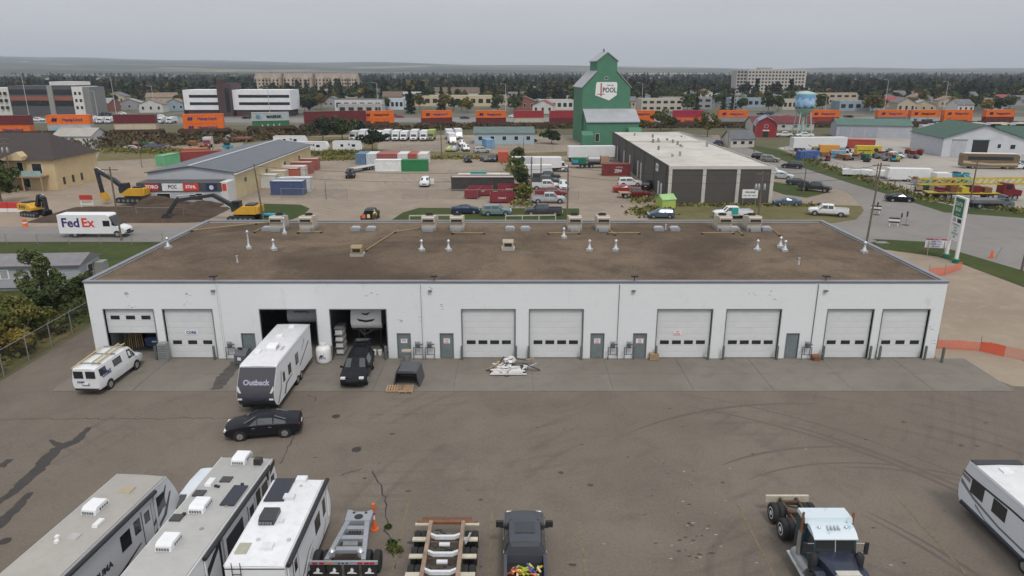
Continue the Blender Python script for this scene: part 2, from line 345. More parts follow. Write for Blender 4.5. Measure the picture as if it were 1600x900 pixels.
for k in range(30):          # rubber arcs left by turning trucks
    cx, cy, r0 = R.choice(((20, 25, 15), (20, 25, 22), (-10, 62, 20), (4, 60, 18), (30, 62, 21), (2, 20, 24))); r0 += R.uniform(-3.5, 3.5); a0 = R.uniform(0, 6.28); da = R.uniform(.35, .9)
    for off in (0, R.choice((1.9, .5))):
        P = [(cx + (r0 + off) * math.cos(a0 + da * i / 24), cy + (r0 + off) * math.sin(a0 + da * i / 24)) for i in range(25)]
        if any(y > 47.0 or y < 24 or abs(x) > 33 for x, y in P): continue
        m = MB(); w_ = R.uniform(.07, .16); vs = []
        for i, (x, y) in enumerate(P): t_ = w_ * (math.sin(math.pi * i / 24) ** .5 + .02); ux, uy = (x - cx) / (r0 + off), (y - cy) / (r0 + off); vs += [(x - ux * t_, y - uy * t_, .0225 + .00004 * k), (x + ux * t_, y + uy * t_, .0225 + .00004 * k)]
        m.add(vs, [(2 * i, 2 * i + 1, 2 * i + 3, 2 * i + 2) for i in range(24)]); m.build('tyre_mark', TYRE, lot)
LITE = M('pale_scuff', (.27, .25, .225), .9, 0, .2, 3)
for k in range(90):
    x, y = G(R.gauss(1085, 28), R.uniform(715, 890)) if k < 60 else G(R.uniform(700, 1500), R.uniform(640, 890)); a = R.uniform(.02, .09); n = 7
    sheet('spot', [(x + a * R.uniform(.6, 1.9) * math.cos(6.283 * i / n), y + a * math.sin(6.283 * i / n) * R.uniform(.5, 1)) for i in range(n)], .028, LITE if k % 3 == 0 else m_spot, lot)
# ================================================================== FAR TERRAIN
def hills():
    nx, ny = 150, 46; vs = []; r = random.Random(5)
    ph = [(r.uniform(.5, 9), r.uniform(0, 6.28), r.uniform(.3, 1)) for _ in range(14)]
    for j in range(ny):
        t = j / (ny - 1); Y = 1500 + t ** 1.4 * 5500
        for i in range(nx):
            u = -1.1 + 2.2 * i / (nx - 1); X = u * Y
            prof = np.interp(u, [-1.1, -.72, -.4, -.1, .2, .5, .8, 1.1], [150, 142, 112, 78, 52, 42, 40, 44])
            nzv = sum(a * math.sin(f * 3 * u * (1 + .2 * t) + p + t * f) for f, p, a in ph) / 14
            h = prof * (t ** 1.6) * (1 + .18 * nzv) + 26 * nzv * t - 2.5 * (1 - t) ** 4 + (6 * math.sin(Y * .006 + u * 4) * t)
            vs.append((X, Y, max(h, -2) if j else -3))
    fs = [(j * nx + i, j * nx + i + 1, (j + 1) * nx + i + 1, (j + 1) * nx + i) for j in range(ny - 1) for i in range(nx - 1)]
    m = MB(); m.add(vs, fs)
    mt, N, L, b = nodes('hill_cover')
    tc = N.new('ShaderNodeTexCoord'); mp = N.new('ShaderNodeMapping'); mp.inputs['Scale'].default_value = (.0011, .0035, 0); L.new(tc.outputs['Object'], mp.inputs[0])
    v = N.new('ShaderNodeTexVoronoi'); v.inputs['Scale'].default_value = 1.6; L.new(mp.outputs[0], v.inputs['Vector'])
    n = N.new('ShaderNodeTexNoise'); n.inputs['Scale'].default_value = 1.3; n.inputs['Detail'].default_value = 8; n.inputs['Roughness'].default_value = .65; L.new(mp.outputs[0], n.inputs['Vector'])
    sep = N.new('ShaderNodeSeparateColor'); L.new(v.outputs['Color'], sep.inputs[0])
    a = N.new('ShaderNodeMath'); a.operation = 'MULTIPLY_ADD'; a.inputs[1].default_value = .45; L.new(sep.outputs[0], a.inputs[0]); L.new(n.outputs[0], a.inputs[2])
    cr = N.new('ShaderNodeValToRGB'); e = cr.color_ramp.elements
    e[0].position = .45; e[0].color = (.022, .034, .022, 1); e[1].position = 1.0; e[1].color = (.34, .29, .2, 1)
    q = e.new(.8); q.color = (.035, .048, .028, 1); q = e.new(.9); q.color = (.14, .13, .08, 1)
    L.new(a.outputs[0], cr.inputs[0]); L.new(cr.outputs[0], b.inputs['Base Color']); b.inputs['Roughness'].default_value = 1
    struct('hills', m, mt)
hills()
# ================================================================== MAIN WORKSHOP
BX0, BX1, BY0, BY1, BH = -33.7, 34.3, 53.5, 77.3, 6.48
shop = thing('workshop_building', 'long white block workshop with brown gravel roof and a row of overhead doors', 'building', (0, 0, 0))
def blockwall():
    m, N, L, b = nodes('painted_block')
    tc = N.new('ShaderNodeTexCoord'); mp = N.new('ShaderNodeMapping'); mp.inputs['Rotation'].default_value = (rad(90), 0, 0); L.new(tc.outputs['Object'], mp.inputs[0])
    br = N.new('ShaderNodeTexBrick'); br.inputs['Scale'].default_value = 1; br.inputs['Brick Width'].default_value = .6; br.inputs['Row Height'].default_value = .3
    br.inputs['Mortar Size'].default_value = .012; br.inputs['Color1'].default_value = (.735, .755, .765, 1); br.inputs['Color2'].default_value = (.72, .742, .754, 1)
    br.inputs['Mortar'].default_value = (.695, .715, .73, 1); L.new(mp.outputs[0], br.inputs['Vector'])
    n = N.new('ShaderNodeTexNoise'); n.inputs['Scale'].default_value = .8; n.inputs['Detail'].default_value = 9; n.inputs['Roughness'].default_value = .75
    mp2 = N.new('ShaderNodeMapping'); mp2.inputs['Scale'].default_value = (1, 1, .35); L.new(tc.outputs['Object'], mp2.inputs[0]); L.new(mp2.outputs[0], n.inputs['Vector'])
    mr = N.new('ShaderNodeMapRange'); mr.inputs[1].default_value = .58; mr.inputs[2].default_value = .8; mr.inputs[3].default_value = 0; mr.inputs[4].default_value = .55; L.new(n.outputs[0], mr.inputs[0])
    mi = N.new('ShaderNodeMix'); mi.data_type = 'RGBA'; mi.inputs[7].default_value = (.42, .41, .36, 1); L.new(mr.outputs[0], mi.inputs[0]); L.new(br.outputs['Color'], mi.inputs[6])
    # mud splash along the footing
    sx = N.new('ShaderNodeSeparateXYZ'); L.new(tc.outputs['Object'], sx.inputs[0])
    g = N.new('ShaderNodeMapRange'); g.inputs[1].default_value = 1.1; g.inputs[2].default_value = 0; g.inputs[3].default_value = 0; g.inputs[4].default_value = 1; L.new(sx.outputs[2], g.inputs[0])
    n2 = N.new('ShaderNodeTexNoise'); n2.inputs['Scale'].default_value = .45; n2.inputs['Detail'].default_value = 6; L.new(tc.outputs['Object'], n2.inputs['Vector'])
    g2 = N.new('ShaderNodeMapRange'); g2.inputs[1].default_value = .5; g2.inputs[2].default_value = .7; g2.inputs[4].default_value = .5; L.new(n2.outputs[0], g2.inputs[0])
    gm = N.new('ShaderNodeMath'); gm.operation = 'MULTIPLY'; L.new(g.outputs[0], gm.inputs[0]); L.new(g2.outputs[0], gm.inputs[1])
    mi2 = N.new('ShaderNodeMix'); mi2.data_type = 'RGBA'; mi2.inputs[7].default_value = (.36, .33, .24, 1); L.new(gm.outputs[0], mi2.inputs[0]); L.new(mi.outputs[2], mi2.inputs[6])
    L.new(mi2.outputs[2], b.inputs['Base Color']); b.inputs['Roughness'].default_value = .75
    bp = N.new('ShaderNodeBump'); bp.inputs['Strength'].default_value = .25; bp.inputs['Distance'].default_value = .02; bp.invert = True
    L.new(br.outputs['Fac'], bp.inputs['Height']); L.new(bp.outputs[0], b.inputs['Normal']); return m
m_block = blockwall()
FY = BY0
def dx(px): return Xat(FY, 2.1, px)
# (left px, right px, kind)  overhead doors then man doors
OH = [(168.5, 244.5, 'half'), (260, 335.5, 'c3'), (410, 496, 'open'), (518.5, 604.5, 'open'), (722.5, 804.5, 'c4'), (827.5, 910, 'c4'),
      (1026, 1110, 'c4'), (1133, 1216.5, 'c4'), (1289, 1359.5, 'c3'), (1374.5, 1446, 'c3')]
MD = [(377.5, 397), (621, 640.5), (688, 707.5), (924, 943.5), (990.5, 1010), (1230, 1248.5)]
DH, MH = 4.2, 2.15
ops = sorted([(dx(a), dx(b), DH) for a, b, k in OH] + [(dx(a), dx(b), MH) for a, b in MD])
m = MB(); x = BX0
for a, b, h in ops:
    m.bx(x, a, FY, FY + .28, 0, BH); m.bx(a, b, FY, FY + .28, h, BH); x = b
m.bx(x, BX1, FY, FY + .28, 0, BH)
m.bx(BX0, BX0 + .28, FY + .28, BY1, 0, BH); m.bx(BX1 - .28, BX1, FY + .28, BY1, 0, BH); m.bx(BX0 + .28, BX1 - .28, BY1 - .28, BY1, 0, BH)
wall = m.build('wall', m_block, shop)
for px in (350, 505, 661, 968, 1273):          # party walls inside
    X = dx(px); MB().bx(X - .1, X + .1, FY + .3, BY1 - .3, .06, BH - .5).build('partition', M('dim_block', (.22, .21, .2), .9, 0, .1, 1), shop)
m = MB(); m.bx(BX0 + .28, BX1 - .28, FY + .01, BY1 - .28, .0, .05); m.build('floor_slab', M('shop_floor', (.17, .155, .14), .7, 0, .2, .8), shop)
m_roof = ground_mat('roof_gravel', (.085, .060, .040), (.165, .121, .083), (.045, .033, .024), .085, .3, 5, .95, .5, fine=.34)
m = MB(); m.bx(BX0 + .2, BX1 - .2, FY + .2, BY1 - .2, BH - .45, BH - .12); roof = m.build('roof', m_roof, shop)
CAP = M('cap_flashing', (.25, .26, .29), .45, .35, .1, .8)
m = MB(); e = .08; z0, z1 = BH - .02, BH + .1
def capseg(x0, x1, y0, y1):
    MB().bx(x0, x1, y0, y1, z0, z1).build('cap_flashing', CAP, roof)
n = 11
for i in range(n):
    a = BX0 - e + (BX1 - BX0 + 2 * e) * i / n; b = BX0 - e + (BX1 - BX0 + 2 * e) * (i + 1) / n
    capseg(a, b - .01, FY - e, FY + .32); capseg(a, b - .01, BY1 - .32, BY1 + e)
for i in range(5):
    a = FY + .33 + (BY1 - FY - .66) * i / 5; b = FY + .33 + (BY1 - FY - .66) * (i + 1) / 5
    capseg(BX0 - e, BX0 + .32, a, b - .01); capseg(BX1 - .32, BX1 + e, a, b - .01)
MB().bx(BX0 - .03, BX1 + .03, FY - .035, FY - .003, BH - .09, BH - .025).build('fascia', CAP, roof)
# door leaves
DOORM = M('door_enamel', (.66, .675, .68), .45, 0, .04, .5, dirt=.1)
FRM = M('door_frame_grey', (.17, .19, .19), .6, .1, .12, 2)
MDM = M('man_door_grey', (.165, .2, .205), .5, 0, .12, 1, dirt=.25)
def panel_mesh(wd, h):
    m = MB(); m.bx(-wd / 2, wd / 2, -.025, .025, 0, h)
    for k in (.33, .66): m.bx(-wd / 2, wd / 2, -.032, -.025, h * k - .01, h * k + .01)
    return m
for (a, b, kind) in OH:
    xa, xb = dx(a), dx(b); wd = xb - xa; xc = (xa + xb) / 2
    fr = MB(); fr.bx(xa - .07, xa, FY - .03, FY + .3, 0.05, DH + .07); fr.bx(xb, xb + .07, FY - .03, FY + .3, .05, DH + .07); fr.bx(xa, xb, FY - .03, FY + .3, DH, DH + .07)
    fr.build('door_frame', FRM, shop)
    if kind == 'open': continue
    d = bpy.data.objects.new('overhead_door', None); COL.objects.link(d); d.parent = shop; d.location = (xc, FY + .2, 2.18 if kind == 'half' else .06)
    nsec = 4 if kind == 'half' else 8; hs_ = (DH - .06) / 8; me = panel_mesh(wd - .02, hs_ - .012).mesh('door_panel', DOORM)
    for i in range(nsec): obj('door_panel', me, d, (0, 0, i * hs_))
    nw = 4 if kind == 'c4' else 3; wm = MB(); wm.bx(-.36, .36, -.045, -.026, -.16, .16); wme = wm.mesh('door_window', BLACK)
    gm_ = MB().bx(-.31, .31, -.052, -.046, -.115, .115).mesh('pane', GLASS)
    zi = 2.5 if kind == 'half' else 2.5
    for i in range(nw):
        xo = (i - (nw - 1) / 2) * (wd * (.225 if nw == 4 else .315)); q = obj('door_window', wme, d, (xo, 0, (zi + .02) * hs_))
        obj('pane', gm_, d, (xo, 0, (zi + .02) * hs_))
    MB().bx(-wd / 2 + .02, wd / 2 - .02, -.03, .03, -.05, 0).build('bottom_seal', BLACK, d)
def sign(parent, x, y, z, wd, h, lines, size, colr, bgcol=(.8, .8, .8), name='notice'):
    o = MB().bx(x - wd / 2, x + wd / 2, y - .012, y, z - h / 2, z + h / 2).build(name, M('signboard_%.2f_%.2f_%.2f' % bgcol, bgcol, .5, 0, .03, 2), parent)
    n = len(lines)
    for i, s in enumerate(lines):
        text(s, size, M('ink_%.2f_%.2f_%.2f' % colr, colr, .6, 0, .03, 2), parent, (x, y - .017, z + h * (.5 - (i + .5) / n)), bold=size * .02)
    return o
RED = (.55, .02, .03); NAVY = (.03, .04, .2); DK = (.04, .04, .05)
for i, (a, b) in enumerate(MD):
    xa, xb = dx(a), dx(b); xc = (xa + xb) / 2
    f = MB(); f.bx(xa - .06, xa, FY - .025, FY + .2, .05, MH + .06); f.bx(xb, xb + .06, FY - .025, FY + .2, .05, MH + .06); f.bx(xa, xb, FY - .025, FY + .2, MH, MH + .06); f.build('door_frame', FRM, shop)
    d = MB().bx(xa + .01, xb - .01, FY + .05, FY + .1, .06, MH - .01).build('man_door', MDM, shop)
    MB().cyl((xa + .1, FY + .0, 1.05), (xa + .1, FY + .06, 1.05), .04, n=8).build('door_knob', CHROME, d)
    if i in (1, 2, 3, 4):
        w_, h_ = ((.52, .36), (.5, .42), (.5, .42), (.6, .4))[i - 1]
        MB().bx(xc - w_ / 2, xc + w_ / 2, FY + .035, FY + .047, 1.52 - h_ / 2, 1.52 + h_ / 2).build('notice', M('notice_white', (.78, .76, .76), .6, 0, .03, 3), d)
        ink = M('ink_red' if i > 1 else 'ink_dark', RED if i > 1 else DK, .6, 0, .05, 3)
        for k, s in enumerate(('ooooo', 'oooo', 'ooooo') if i > 1 else ('oooo', 'o o')):
            scrawl(s, .11 if i > 1 else .14, ink, d, (xc, FY + .03, 1.63 - k * .12 - (.02 if i == 1 else 0)), bold=.006)
# notices on overhead doors
x = dx(298); MB().bx(x - .52, x + .52, FY + .14, FY + .155, 2.03, 2.36).build('notice', M('notice_white'), shop); text('CORE', .3, M('ink_navy', NAVY, .5, 0, .05, 3), shop, (x, FY + .135, 2.2), bold=.012)
x = dx(1059); MB().bx(x - .3, x + .3, FY + .14, FY + .155, 1.98, 2.38).build('notice', M('notice_white'), shop)
for k, s in enumerate(('ooo', 'ooooo')): scrawl(s, .16, M('ink_red'), shop, (x, FY + .135, 2.28 - .19 * k), bold=.012)
# downspouts, scars left by old signs, wall lamps, roof-edge floodlights
WP = M('white_pipe', (.70, .72, .73), .5, 0, .05, 2)
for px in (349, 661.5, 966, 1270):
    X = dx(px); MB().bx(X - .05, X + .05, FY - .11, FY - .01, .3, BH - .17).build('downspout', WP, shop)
    MB().bx(X - .09, X - .055, FY - .05, FY - .003, .3, BH - .17).build('downspout_shadow', GREY, shop)  # thin grey strip standing in for the shadow beside the downspout
SC = M('scar_grey', (.33, .34, .34), .8, 0, .3, 9)
for (px, z, n, wdt) in ((196, 5.45, 6, .12), (200, 4.45, 5, .5), (292, 5.4, 5, .25), (292, 4.7, 4, .3), (578, 5.4, 6, .7), (690, 4.4, 4, .1), (672, 5.9, 3, .1), (1172, 5.4, 4, .4), (1203, 5.6, 3, .1), (1212, 4.9, 3, .2), (1452, 2.7, 5, .3), (1456, 1.4, 5, .2), (622, 3.3, 3, .2), (655, 3.4, 2, .1)):
    X = Xat(FY, z, px); m = MB()
    for k in range(n):
        a = X + R.uniform(-wdt, wdt); c = z + R.uniform(-.22, .22); l = R.uniform(.04, .28); m.bx(a, a + l, FY - .004, FY - .001, c, c + R.uniform(.015, .07))
    m.build('paint_scar', SC, shop)
for px in (672, 990, 1290, 333):
    X = Xat(FY, 5.9, px); m = MB(); m.bx(X - .14, X + .14, FY - .2, FY - .002, 5.72, 5.86); m.build('wall_lamp', GREY, shop)
for px in (333, 678, 992, 1292):
    X = Xat(FY, BH + .3, px); f = MB(); f.cyl((X, FY + .16, BH + .1), (X, FY + .16, BH + .42), .03, n=6); f.bx(X - .28, X + .26, FY - .1, FY + .24, BH + .42, BH + .52); f.build('floodlight', BLACK, shop)
# ================================================================== ROOF EQUIPMENT (things standing on the roof)
RZ = BH - .12
def RP(px, py, z=RZ): return G(px, py, z)
UNIT = M('beige_enamel', (.50, .45, .37), .5, 0, .06, 1, dirt=.15); UNITD = M('duct_grey', (.36, .38, .40), .45, .4, .1, 2)
def hvac():
    t = thing('rooftop_unit', '', 'air handler')
    MB().bx(-.75, .75, -.9, .9, 0, .35).build('curb', UNITD, t)
    m = MB(); m.prism([(-.9, .35), (.9, .35), (.9, 1.32), (-.9, 1.55)], -.72, .72, 'x'); b = m.build('cabinet', UNIT, t)
    m = MB(); m.prism([(-1.15, .95), (-.9, .78), (-.9, 1.5), (-1.15, 1.42)], -.66, .66, 'x'); m.build('intake_hood', UNIT, t)
    MB().bx(-.56, .56, -1.165, -1.153, 1.0, 1.25).build('hood_grille', BLACK, t)
    m = MB(); m.lathe([(.42, 1.44), (.42, 1.6), (.36, 1.6), (.36, 1.5)], 14, (0, .3, 0)); m.build('fan_shroud', BLACK, t)
    for sx_ in (-1, 1): MB().bx(sx_ * .725 - .008, sx_ * .725 + .008, -.5, .6, .5, 1.2).build('side_panel', UNIT, t)
    MB().bx(-.5, .5, -1.5, -.95, .02, .3).build('duct_elbow', UNITD, t)
    return t
h0 = hvac()
for i, (px, lab) in enumerate(((434, 'beside the blue pipe'), (480, 'second along the rear roof edge'), (670, 'with the long yellow pipe'), (714, 'behind the two white vents'), (898, 'beside the green post'), (942, 'in front of the gravel driveway'), (1131, 'in front of the white pickup'), (1177, 'on a pale pad by the utility pole'))):
    o = h0 if i == 0 else copy_tree(h0); x, y = RP(px, 360); o.location = (x, y + .7, RZ); o['label'] = 'beige rooftop air unit ' + lab; o['group'] = 'air units along the rear roof edge'
ALU = M('aluminium_vent', (.62, .64, .66), .35, .6, .1, 4)
def vent(h=1.25, s=1.):
    t = thing('roof_vent', '', 'vent')
    MB().bx(-.3 * s, .3 * s, -.3 * s, .3 * s, 0, .22).build('base', ALU, t)
    m = MB(); m.lathe([(.24 * s, .22), (.13 * s, .5), (.1 * s, .55), (.1 * s, h - .25)], 12); m.build('stack', ALU, t, 40)
    m = MB(); m.lathe([(.1 * s, h - .3), (.18 * s, h - .22), (.18 * s, h - .14), (.06, h - .02)], 12); m.build('cap', ALU, t, 40)
    return t
v0 = vent(1.1, .85); v1 = vent(1.8, .75)
for i, (px, py, k, lab) in enumerate(((263, 388, 0, 'near the left roof edge'), (389, 389, 1, 'tall, alone'), (428, 391, 0, 'below the paired air units'), (445, 366, 1, 'slim, beside the beige unit'), (659, 392, 0, 'of a close pair, unlidded side'), (701, 392, 0, 'of a close pair, banded'),
        (881, 372, 0, 'pointed, by the yellow pipe end'), (921, 392, 0, 'dark-banded, below the units'), (962, 392, 0, 'slim white, below the units'), (1183, 392, 0, 'alone below the rear units'), (1219, 387, 0, 'of a touching pair, farther from the wall'), (1226, 393, 0, 'of a touching pair, nearer the wall'), (1350, 395, 0, 'at the right roof edge'))):
    src = (v0, v1)[k]; used = src.get('used')
    o = src if not used else copy_tree(src); src['used'] = 1
    if 'used' in o: del o['used']
    src['used'] = 1
    x, y = RP(px, py); o.location = (x, y, RZ); o.rotation_euler.z = R.uniform(0, 3); o['label'] = 'white metal roof vent ' + lab; o['group'] = 'metal vents on the brown roof'
for s_ in (v0, v1): del s_['used']
for o in list(bpy.data.objects):
    if o.name.startswith('roof_vent') and 'used' in o: del o['used']
def skybox():
    t = thing('roof_hatch', '', 'roof hatch')
    MB().bx(-.5, .5, -.4, .4, 0, .3).build('curb', UNITD, t); m = MB(); m.prism([(-.46, .3), (.46, .3), (.36, .42), (-.36, .42)], -.36, .36, 'y'); m.build('lid', M('lid_grey', (.40, .43, .46), .4, .2, .1, 2), t); return t
s0 = skybox()
HL = ('beside the first beige unit', 'left of a pair between the second and third units', 'right of a pair between the second and third units', 'left of the pair behind the pale fan', 'right of the pair behind the pale fan', 'left of the pair before the slate hatchback', 'right of the pair before the slate hatchback', 'right of the last beige unit', 'between the last two beige units')
for i, px in enumerate((418, 556, 580, 797, 821, 1029, 1054, 1197, 1147)):
    o = s0 if i == 0 else copy_tree(s0); x, y = RP(px, 360); o.location = (x, y, RZ); o['label'] = 'low grey roof hatch ' + HL[i]; o['group'] = 'low grey roof hatches'
def exhauster(px, py, col, lab):
    x, y = RP(px, py); t = thing('exhaust_fan', lab, 'roof fan', (x, y, RZ))
    MB().bx(-.6, .6, -.5, .5, 0, .22).build('curb', ALU, t)
    c = M('fan_' + lab[:6], col, .6, 0, .15, 2, dirt=.3); m = MB(); m.prism([(-.5, .22), (.4, .22), (.4, .8), (.1, .98), (-.35, .98), (-.5, .8)], -.5, .5, 'x'); m.build('housing', c, t)
    MB().bx(-.34, .34, -.515, -.495, .42, .72).build('opening', BLACK, t)
exhauster(559, 399, (.32, .24, .13), 'tan boxy exhaust fan with a dark mouth amid the roof'); exhauster(794, 390, (.42, .36, .27), 'pale exhaust fan on a white curb at mid roof')
for px, py, lab in ((371, 410, 'short'), (1248, 413, 'white'), (668, 358, 'tiny'), (40, 0, ''), (1040, 359, 'small')):
    if not py: continue
    x, y = RP(px, py); t = MB().lathe([(.09, 0), (.07, .05), (.07, .5), (.1, .52), (.1, .6)], 10).build('vent_pipe', ALU, None, 40, (x, y, RZ)); tag(t, lab + ' white plumbing pipe standing on the brown roof', 'pipe')
YEL = M('yellow_gas_pipe', (.34, .25, .10), .6, 0, .15, 3)
def gas(pts, lab):
    m = MB(); P = [(*RP(a, b), RZ + .16) for a, b in pts]
    for a, b in zip(P, P[1:]): m.cyl(a, b, .045, n=6)
    t = thing('gas_pipe', lab, 'pipe'); m.build('pipe', YEL, t)
    for p in P: MB().bx(p[0] - .12, p[0] + .12, p[1] - .1, p[1] + .1, RZ + .002, RZ + .12).build('block', BLACK, t)
gas([(572, 393), (617, 364), (665, 357)], 'long bent yellow gas pipe leading to the tan exhaust fan')
gas([(466, 365), (473, 358), (486, 357)], 'yellow gas pipe loop at the second air unit'); gas([(466, 365), (502, 364)], 'short straight yellow gas pipe by the second air unit')
gas([(707, 366), (712, 358)], 'yellow gas pipe stub at the fourth air unit'); gas([(708, 366), (756, 366)], 'straight yellow gas pipe right of the fourth unit')
gas([(857, 366), (905, 366), (900, 358)], 'yellow gas pipe left of the tall pointed vent'); gas([(946, 357), (961, 368)], 'slanted yellow gas pipe under the sixth unit'); gas([(950, 366), (999, 366)], 'straight yellow gas pipe ending in a dark block')
gas([(1097, 366), (1146, 366), (1135, 358)], 'yellow gas pipe under the seventh unit'); gas([(1148, 358), (1160, 368)], 'slanted yellow gas pipe beside the white pad')
gas([(300, 362), (400, 351), (430, 349)], 'yellow gas pipe along the left rear of the roof'); gas([(398, 364), (412, 357)], 'little yellow gas pipe by the first hatch'); gas([(1218, 369), (1203, 357)], 'slanted yellow gas pipe at the right end of the roof')
# ================================================================== AT THE FOOT OF THE WALL
BOL = M('bollard_green_grey', (.12, .135, .125), .7, .1, .2, 3, dirt=.3)
def bollard(px, lab, py=563):
    x, y = G(px, py); m = MB(); m.lathe([(.1, 0), (.1, 1.12), (.07, 1.2), (.02, 1.22)], 12)
    o = m.build('bollard', BOL, None, 40, (x, min(y, FY - .3), .05)); tag(o, 'dark steel bollard ' + lab, 'bollard', 'bollards in front of the workshop doors')
for px, l_ in zip((172, 245, 336, 497, 520, 603, 722, 806, 826, 908, 1024, 1106, 1129, 1213, 1285, 1358, 1373, 1444), ('behind the white work van', 'beside the louvred cabinet', 'right of the door marked CORE', 'left of the propane cylinder', 'right of the propane cylinder', 'between the open bay and a man door', 'left of the door behind the scrap heap', 'behind the scrap heap', 'just right of the scrap heap', 'left of the weedy gas meters', 'left of the door with the red notice', 'right of the door with the red notice', 'left of the last four-window door', 'right of the last four-window door', 'beside the red machine parts', 'right of the first end door', 'left of the end door', 'at the graffiti by the end corner')): bollard(px, l_)
bx_, by_ = G(1471, 567); o = MB().lathe([(.11, 0), (.11, 1.3), (.05, 1.36)], 12).build('bollard', BOL, None, 40, (bx_, by_, .02)); tag(o, 'lone dark bollard past the right corner of the workshop', 'bollard')
METM = M('meter_grey', (.13, .14, .145), .5, .2, .1, 3)
def meters(px, n, lab, weeds=0):
    x, y = G(px, 560); y = FY - .35; t = thing('gas_meter_rack', lab, 'meter rack', (x, y, .05)); wd = .75 * n
    for sx_ in (-1, 1):
        MB().cyl((sx_ * wd / 2, 0, 0), (sx_ * wd / 2, 0, 1.05), .035, n=6).build('post', METM, t)
    MB().cyl((-wd / 2, 0, 1.05), (wd / 2, 0, 1.05), .035, n=6).build('rail', METM, t); MB().cyl((-wd / 2, 0, .45), (wd / 2, 0, .45), .03, n=6).build('rail', METM, t)
    for k in range(n):
        xo = (k - (n - 1) / 2) * .75
        mm_ = MB(); mm_.lathe([(.03, 1.05), (.15, 1.12), (.17, 1.25), (.15, 1.4), (.05, 1.45)], 10, (xo, 0, 0)); q = mm_.build('meter', METM, t, 40)
        MB().lathe([(.04, 0), (.16, .01), (.16, .06), (.05, .08)], 10, (xo + .22, -.05, 1.3)).build('regulator', METM, t)
        MB().cyl((xo - .2, 0, .45), (xo - .2, 0, 1.55), .03, n=6).build('riser', METM, t)
        MB().cyl((xo - .2, 0, 1.52), (xo + .2, 0, 1.52), .03, n=6).build('elbow_pipe', METM, t)
    return t
meters(365, 1, 'single gas meter on a pipe frame beside the leftmost grey man door')
meters(655, 1, 'gas meter on a pipe frame right of the man door with a white notice'); meters(673, 1, 'gas meter on a pipe frame left of the second noticed man door')
meters(956, 1, 'gas meter on a pipe frame with a green weed under it'); meters(981, 1, 'gas meter on a pipe frame left of the red-noticed man door'); meters(1256, 1, 'gas meter on a pipe frame beside the rightmost man door')
def leafclump(n, rx, ry, rz, size, seed, clumps=12, drop=0.):
    r = np.random.RandomState(seed); c = r.normal(size=(clumps, 3)); c /= np.linalg.norm(c, axis=1)[:, None]; c *= r.uniform(.35, .85, (clumps, 1)); c[:, 2] = np.abs(c[:, 2]) if drop == 0 else c[:, 2]
    k = r.randint(0, clumps, n); p = c[k] + r.normal(size=(n, 3)) * r.uniform(.14, .3, (clumps, 1))[k]; p *= (rx, ry, rz)
    return quads(p, size * r.uniform(.6, 1.3, n), r)
def quads(p, size, r, flat=0.):
    n = len(p); a = r.normal(size=(n, 3)); a /= np.linalg.norm(a, axis=1)[:, None]; b = r.normal(size=(n, 3)); b[:, 2] *= 1 - flat
    b -= a * np.sum(a * b, axis=1)[:, None]; b /= np.linalg.norm(b, axis=1)[:, None]; s = np.asarray(size)[:, None] * .5
    v = np.stack([p - a * s - b * s * .6, p + a * s - b * s * .6, p + a * s + b * s * .6, p - a * s + b * s * .6], 1).reshape(-1, 3)
    return v
def qmesh(name, v, mat):
    n = len(v) // 4; me = bpy.data.meshes.new(name); me.vertices.add(len(v)); me.vertices.foreach_set('co', v.astype(np.float32).ravel())
    me.loops.add(n * 4); me.loops.foreach_set('vertex_index', np.arange(n * 4, dtype=np.int32)); me.polygons.add(n)
    me.polygons.foreach_set('loop_start', np.arange(0, n * 4, 4, dtype=np.int32)); me.materials.append(mat); me.update(); me.validate(); return me
LF_G = leaf_mat('leaf_green', (.035, .055, .018), (.10, .125, .035)); LF_Y = leaf_mat('leaf_autumn', (.06, .07, .02), (.24, .18, .04)); LF_D = leaf_mat('leaf_conifer', (.014, .026, .014), (.042, .062, .028)); LF_B = leaf_mat('leaf_bush', (.055, .08, .02), (.22, .19, .05), .35)
LF_YY = leaf_mat('leaf_yellow', (.14, .11, .02), (.34, .24, .03))
def weed(px, py, rr, hh, seed, lab):
    x, y = G(px, py); o = obj('weed_clump', qmesh('weed_clump', leafclump(420, rr, rr * .7, hh, .12, seed), LF_B if seed % 2 else LF_G), None, (x, y, .03)); tag(o, lab, 'weeds'); return o
weed(955, 557, .75, .5, 12, 'green weed sprouting beneath the gas meters'); weed(617, 862, .5, .18, 13, 'flat weed patch growing in the lot by the bare trailer frame'); weed(613, 850, .3, .2, 16, 'small green weed tuft along the asphalt crack'); weed(607, 825, .16, .14, 14, 'thin weed sprig in the asphalt crack')
# propane cylinder, grey cabinet, tool cart, crate
x, y = G(507, 566); t = thing('propane_tank', 'fat white propane cylinder with blue emblem beside the open bay', 'gas cylinder', (x, y, .05))
MB().lathe([(.5, 0), (.58, .06), (.6, .2), (.6, 1.1), (.52, 1.28), (.3, 1.38), (.1, 1.4)], 20).build('shell', WHITE, t, 50); MB().lathe([(.26, 1.36), (.26, 1.6), (.22, 1.6), (.22, 1.4)], 14).build('collar', WHITE, t, 40)
scrawl('oooo', .22, M('ink_navy'), t, (.05, -.612, .55), bold=.01)
m = MB(); m.prism([(-.22, .62), (-.05, .86), (.05, .74), (.2, .95), (.1, .68), (-.05, .6)], -.612, -.606, 'y'); m.build('emblem', M('ink_navy'), t)
x, y = G(256, 566); t = thing('louvred_cabinet', 'grey louvred metal cabinet between the two leftmost doors', 'cabinet', (x, FY - .5, .05)); MB().bx(-.35, .35, -.3, .3, 0, 1.5).build('case', STEEL, t)
for k in range(6): MB().bx(-.3, .3, -.325, -.302, .25 + k * .2, .36 + k * .2).build('louvre', GREY, t)
